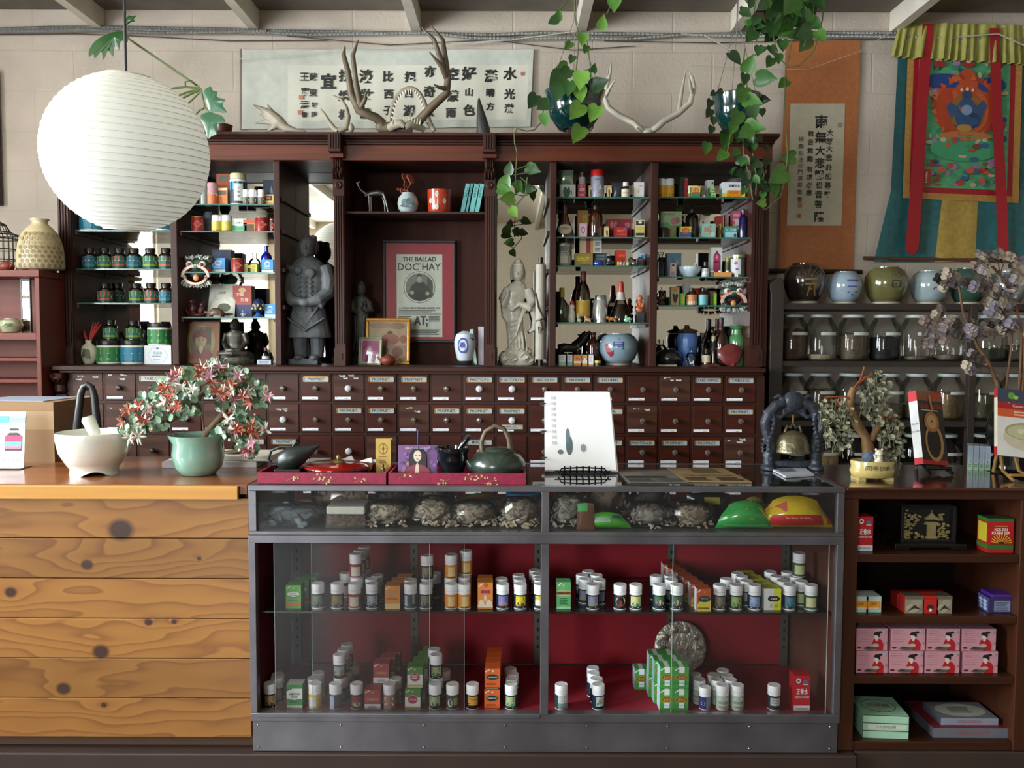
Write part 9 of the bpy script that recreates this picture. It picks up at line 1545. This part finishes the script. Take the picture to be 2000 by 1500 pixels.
plant('trailing_pothos','large leaved pothos vine trailing down from the ceiling at the upper right',3.5,
 [[(1500,-30),(1504,30),(1512,80),(1522,112),(1540,132),(1562,128),(1590,100),(1606,40),(1612,-30)],[(1545,-20),(1550,40),(1545,90),(1536,130)],[(1590,-30),(1588,40),(1570,90)],[(1480,-20),(1470,40),(1478,80)]],
 cv([(1870,35,170,240,1),(1900,105,165,260,1),(1815,185,220,-35,1),(1990,150,120,230,1),(1965,290,130,235,1),(1830,300,85,265),(1740,240,110,230,2),(1650,140,80,240,2),(1700,45,110,215),(1575,80,70,265,2),(1800,385,75,265),(1672,335,75,255),(1935,15,150,250,1),(1790,40,120,210,2),(1740,110,110,250,2),(1850,150,130,225),(2010,70,130,290),(2040,160,110,320),(2060,20,130,300),(1640,200,90,240,2),(1690,190,85,300,2),(1960,215,130,210),(1620,30,70,250,2),(2080,240,90,300),(1760,330,70,280,2),(1900,230,90,200)])
 +[(1480+rr.uniform(-25,100),rr.uniform(-10,75),rr.uniform(18,34),rr.uniform(190,350)) for _ in range(26)])
Yf=4.10;t=thing('philodendron','deep cut leaved philodendron climbing behind the paper lantern','plant',P(436,252,Yf));o=t.location;o.z=ztop+.001;fz=o.z;kk=u(Yf)
MB().lathe([(12*kk,0),(15*kk,3*kk),(18*kk,16*kk),(16*kk,17*kk),(.01,14*kk)],M('4a1f16',.4),20).build('pot',t,smooth=50)
def fp(x,y,dy=0): return P(x/4,y/4,Yf+dy)-Vector((o.x,o.y,fz))
b=MB()
for pts in ([(1740,960),(1600,840),(1570,700),(1540,670),(1000,300),(960,240),(990,170)],[(1560,690),(1450,680),(1340,692)],[(1560,700),(1480,715),(1400,745)],[(1560,705),(1500,730),(1430,765)],[(1570,710),(1520,760),(1470,805)],[(1600,840),(1560,860),(1530,890)],[(1450,680),(1445,640),(1490,630),(1540,670)]):b.tube([fp(*q) for q in pts],2*kk,M('5a6a3a',.5),6)
b.build('stems',t,smooth=60)
for mid,out in (((890,290),[(990,245),(900,245),(800,280),(730,330),(690,400),(695,455),(728,400),(740,470),(790,375),(808,490),(835,375),(890,460),(888,350),(935,410),(940,310),(1005,340)]),((1640,790),[(1590,700),(1650,670),(1660,710),(1700,712),(1690,760),(1772,778),(1730,812),(1785,892),(1690,870),(1640,880),(1610,800)]),((1640,960),[(1550,905),(1630,870),(1740,905),(1770,960),(1690,960),(1700,1050),(1655,1062),(1620,1095),(1600,990)]),((1010,160),[(960,215),(975,150),(1010,115),(1020,130),(1075,118),(1040,150),(1062,165),(1020,175),(1000,190)])):
    for _ in range(2):out=[(a[0]*w_+c_[0]*(1-w_),a[1]*w_+c_[1]*(1-w_)) for a,c_ in zip(out,out[1:]+out[:1]) for w_ in (.8,.2)]
    b=MB();n=len(out);v=[fp(*mid,-.12)]+[fp(x,y,-.11) for i,(x,y) in enumerate(out)];b.add(v,[(0,1+(i+1)%n,1+i) for i in range(n)],M('28573a' if mid[0]>1500 else '264a24',.3,coat=.3,var=.25));b.build('cut_leaf',t,smooth=60)
Yh_=2.92;t=thing('dried_hydrangea','dried mauve hydrangea stems in a dark glass vase on the dark bookcase','dried flowers',(P(1962,925,Yh_).x,Yh_,ZT));kk=u(Yh_)
MB().lathe([(22*kk,0),(26*kk,4*kk),(24*kk,22*kk),(20*kk,28*kk),(34*kk,55*kk),(37*kk,80*kk),(30*kk,110*kk),(20*kk,120*kk)],M('1e2422',.1,coat=.9,var=.5,scale=40),28).build('vase',t,smooth=50)
def hp(x,y,dy=0): return P(x,y,Yh_+dy)-t.location
b=MB()
for pts,r in (([(1962,830),(1948,750),(1932,710),(1908,674)],5),([(1893,642),(1881,610),(1873,560)],3),([(1968,830),(1966,750),(1974,690),(1978,640)],3),([(1985,830),(1993,720),(1996,650),(1985,600),(1972,565),(1955,538),(1938,520)],3.4),([(1990,830),(1999,740),(2001,660)],4),([(1953,536),(1950,515),(1945,508)],1.5),([(1953,536),(1962,510)],1.5),([(1940,725),(1915,710)],1.2),([(1908,674),(1893,642)],3),([(1893,645),(1870,655),(1845,650)],1.5)):b.tube([hp(*q) for q in pts],r*kk*.8,M('63432a',.7,var=.4,scale=40),7)
b.build('stems',t,smooth=60);b=MB();hc=[M(c_,.8,var=.2,scale=60) for c_ in ('8d8385','a39584','716a75','7d6a64','453a34')]
for cx_,cy_,rx,ry,n_ in ((1925,507,16,10,6),(1962,497,22,16,9),(1983,512,14,10,6),(1858,540,28,18,18),(1890,555,16,12,8),(1912,530,16,12,7),(1832,640,26,38,30),(1822,662,18,20,10),(1880,650,20,12,9),(1905,640,22,16,14),(1932,603,18,14,9),(1958,572,28,24,22),(1955,610,22,12,10),(1976,640,24,16,14),(1940,648,16,12,7),(1895,722,14,8,6),(1908,698,16,8,6),(1985,545,16,20,8),(1930,555,20,10,7)):
    for _ in range(n_):
        c_=Vector(hp(cx_+rr.gauss(0,.5)*rx,cy_+rr.gauss(0,.5)*ry,rr.uniform(-.04,.04)));mt=rr.choice(hc if cx_>1840 else [hc[1],hc[3],hc[3],hc[4],hc[0]]);nrm=Vector((rr.uniform(-.8,.8),-1,rr.uniform(-.6,.9)))
        for q in range(4):
            off=Vector((cos(q*pi/2+.4),rr.uniform(-.3,.3),sin(q*pi/2+.4)))*5.2*kk;leafdisc(b,c_+off,5.6*kk,nrm+off*40*rr.uniform(.2,1),mt)
b.build('florets',t,smooth=0)
bpy.context.view_layer.update()
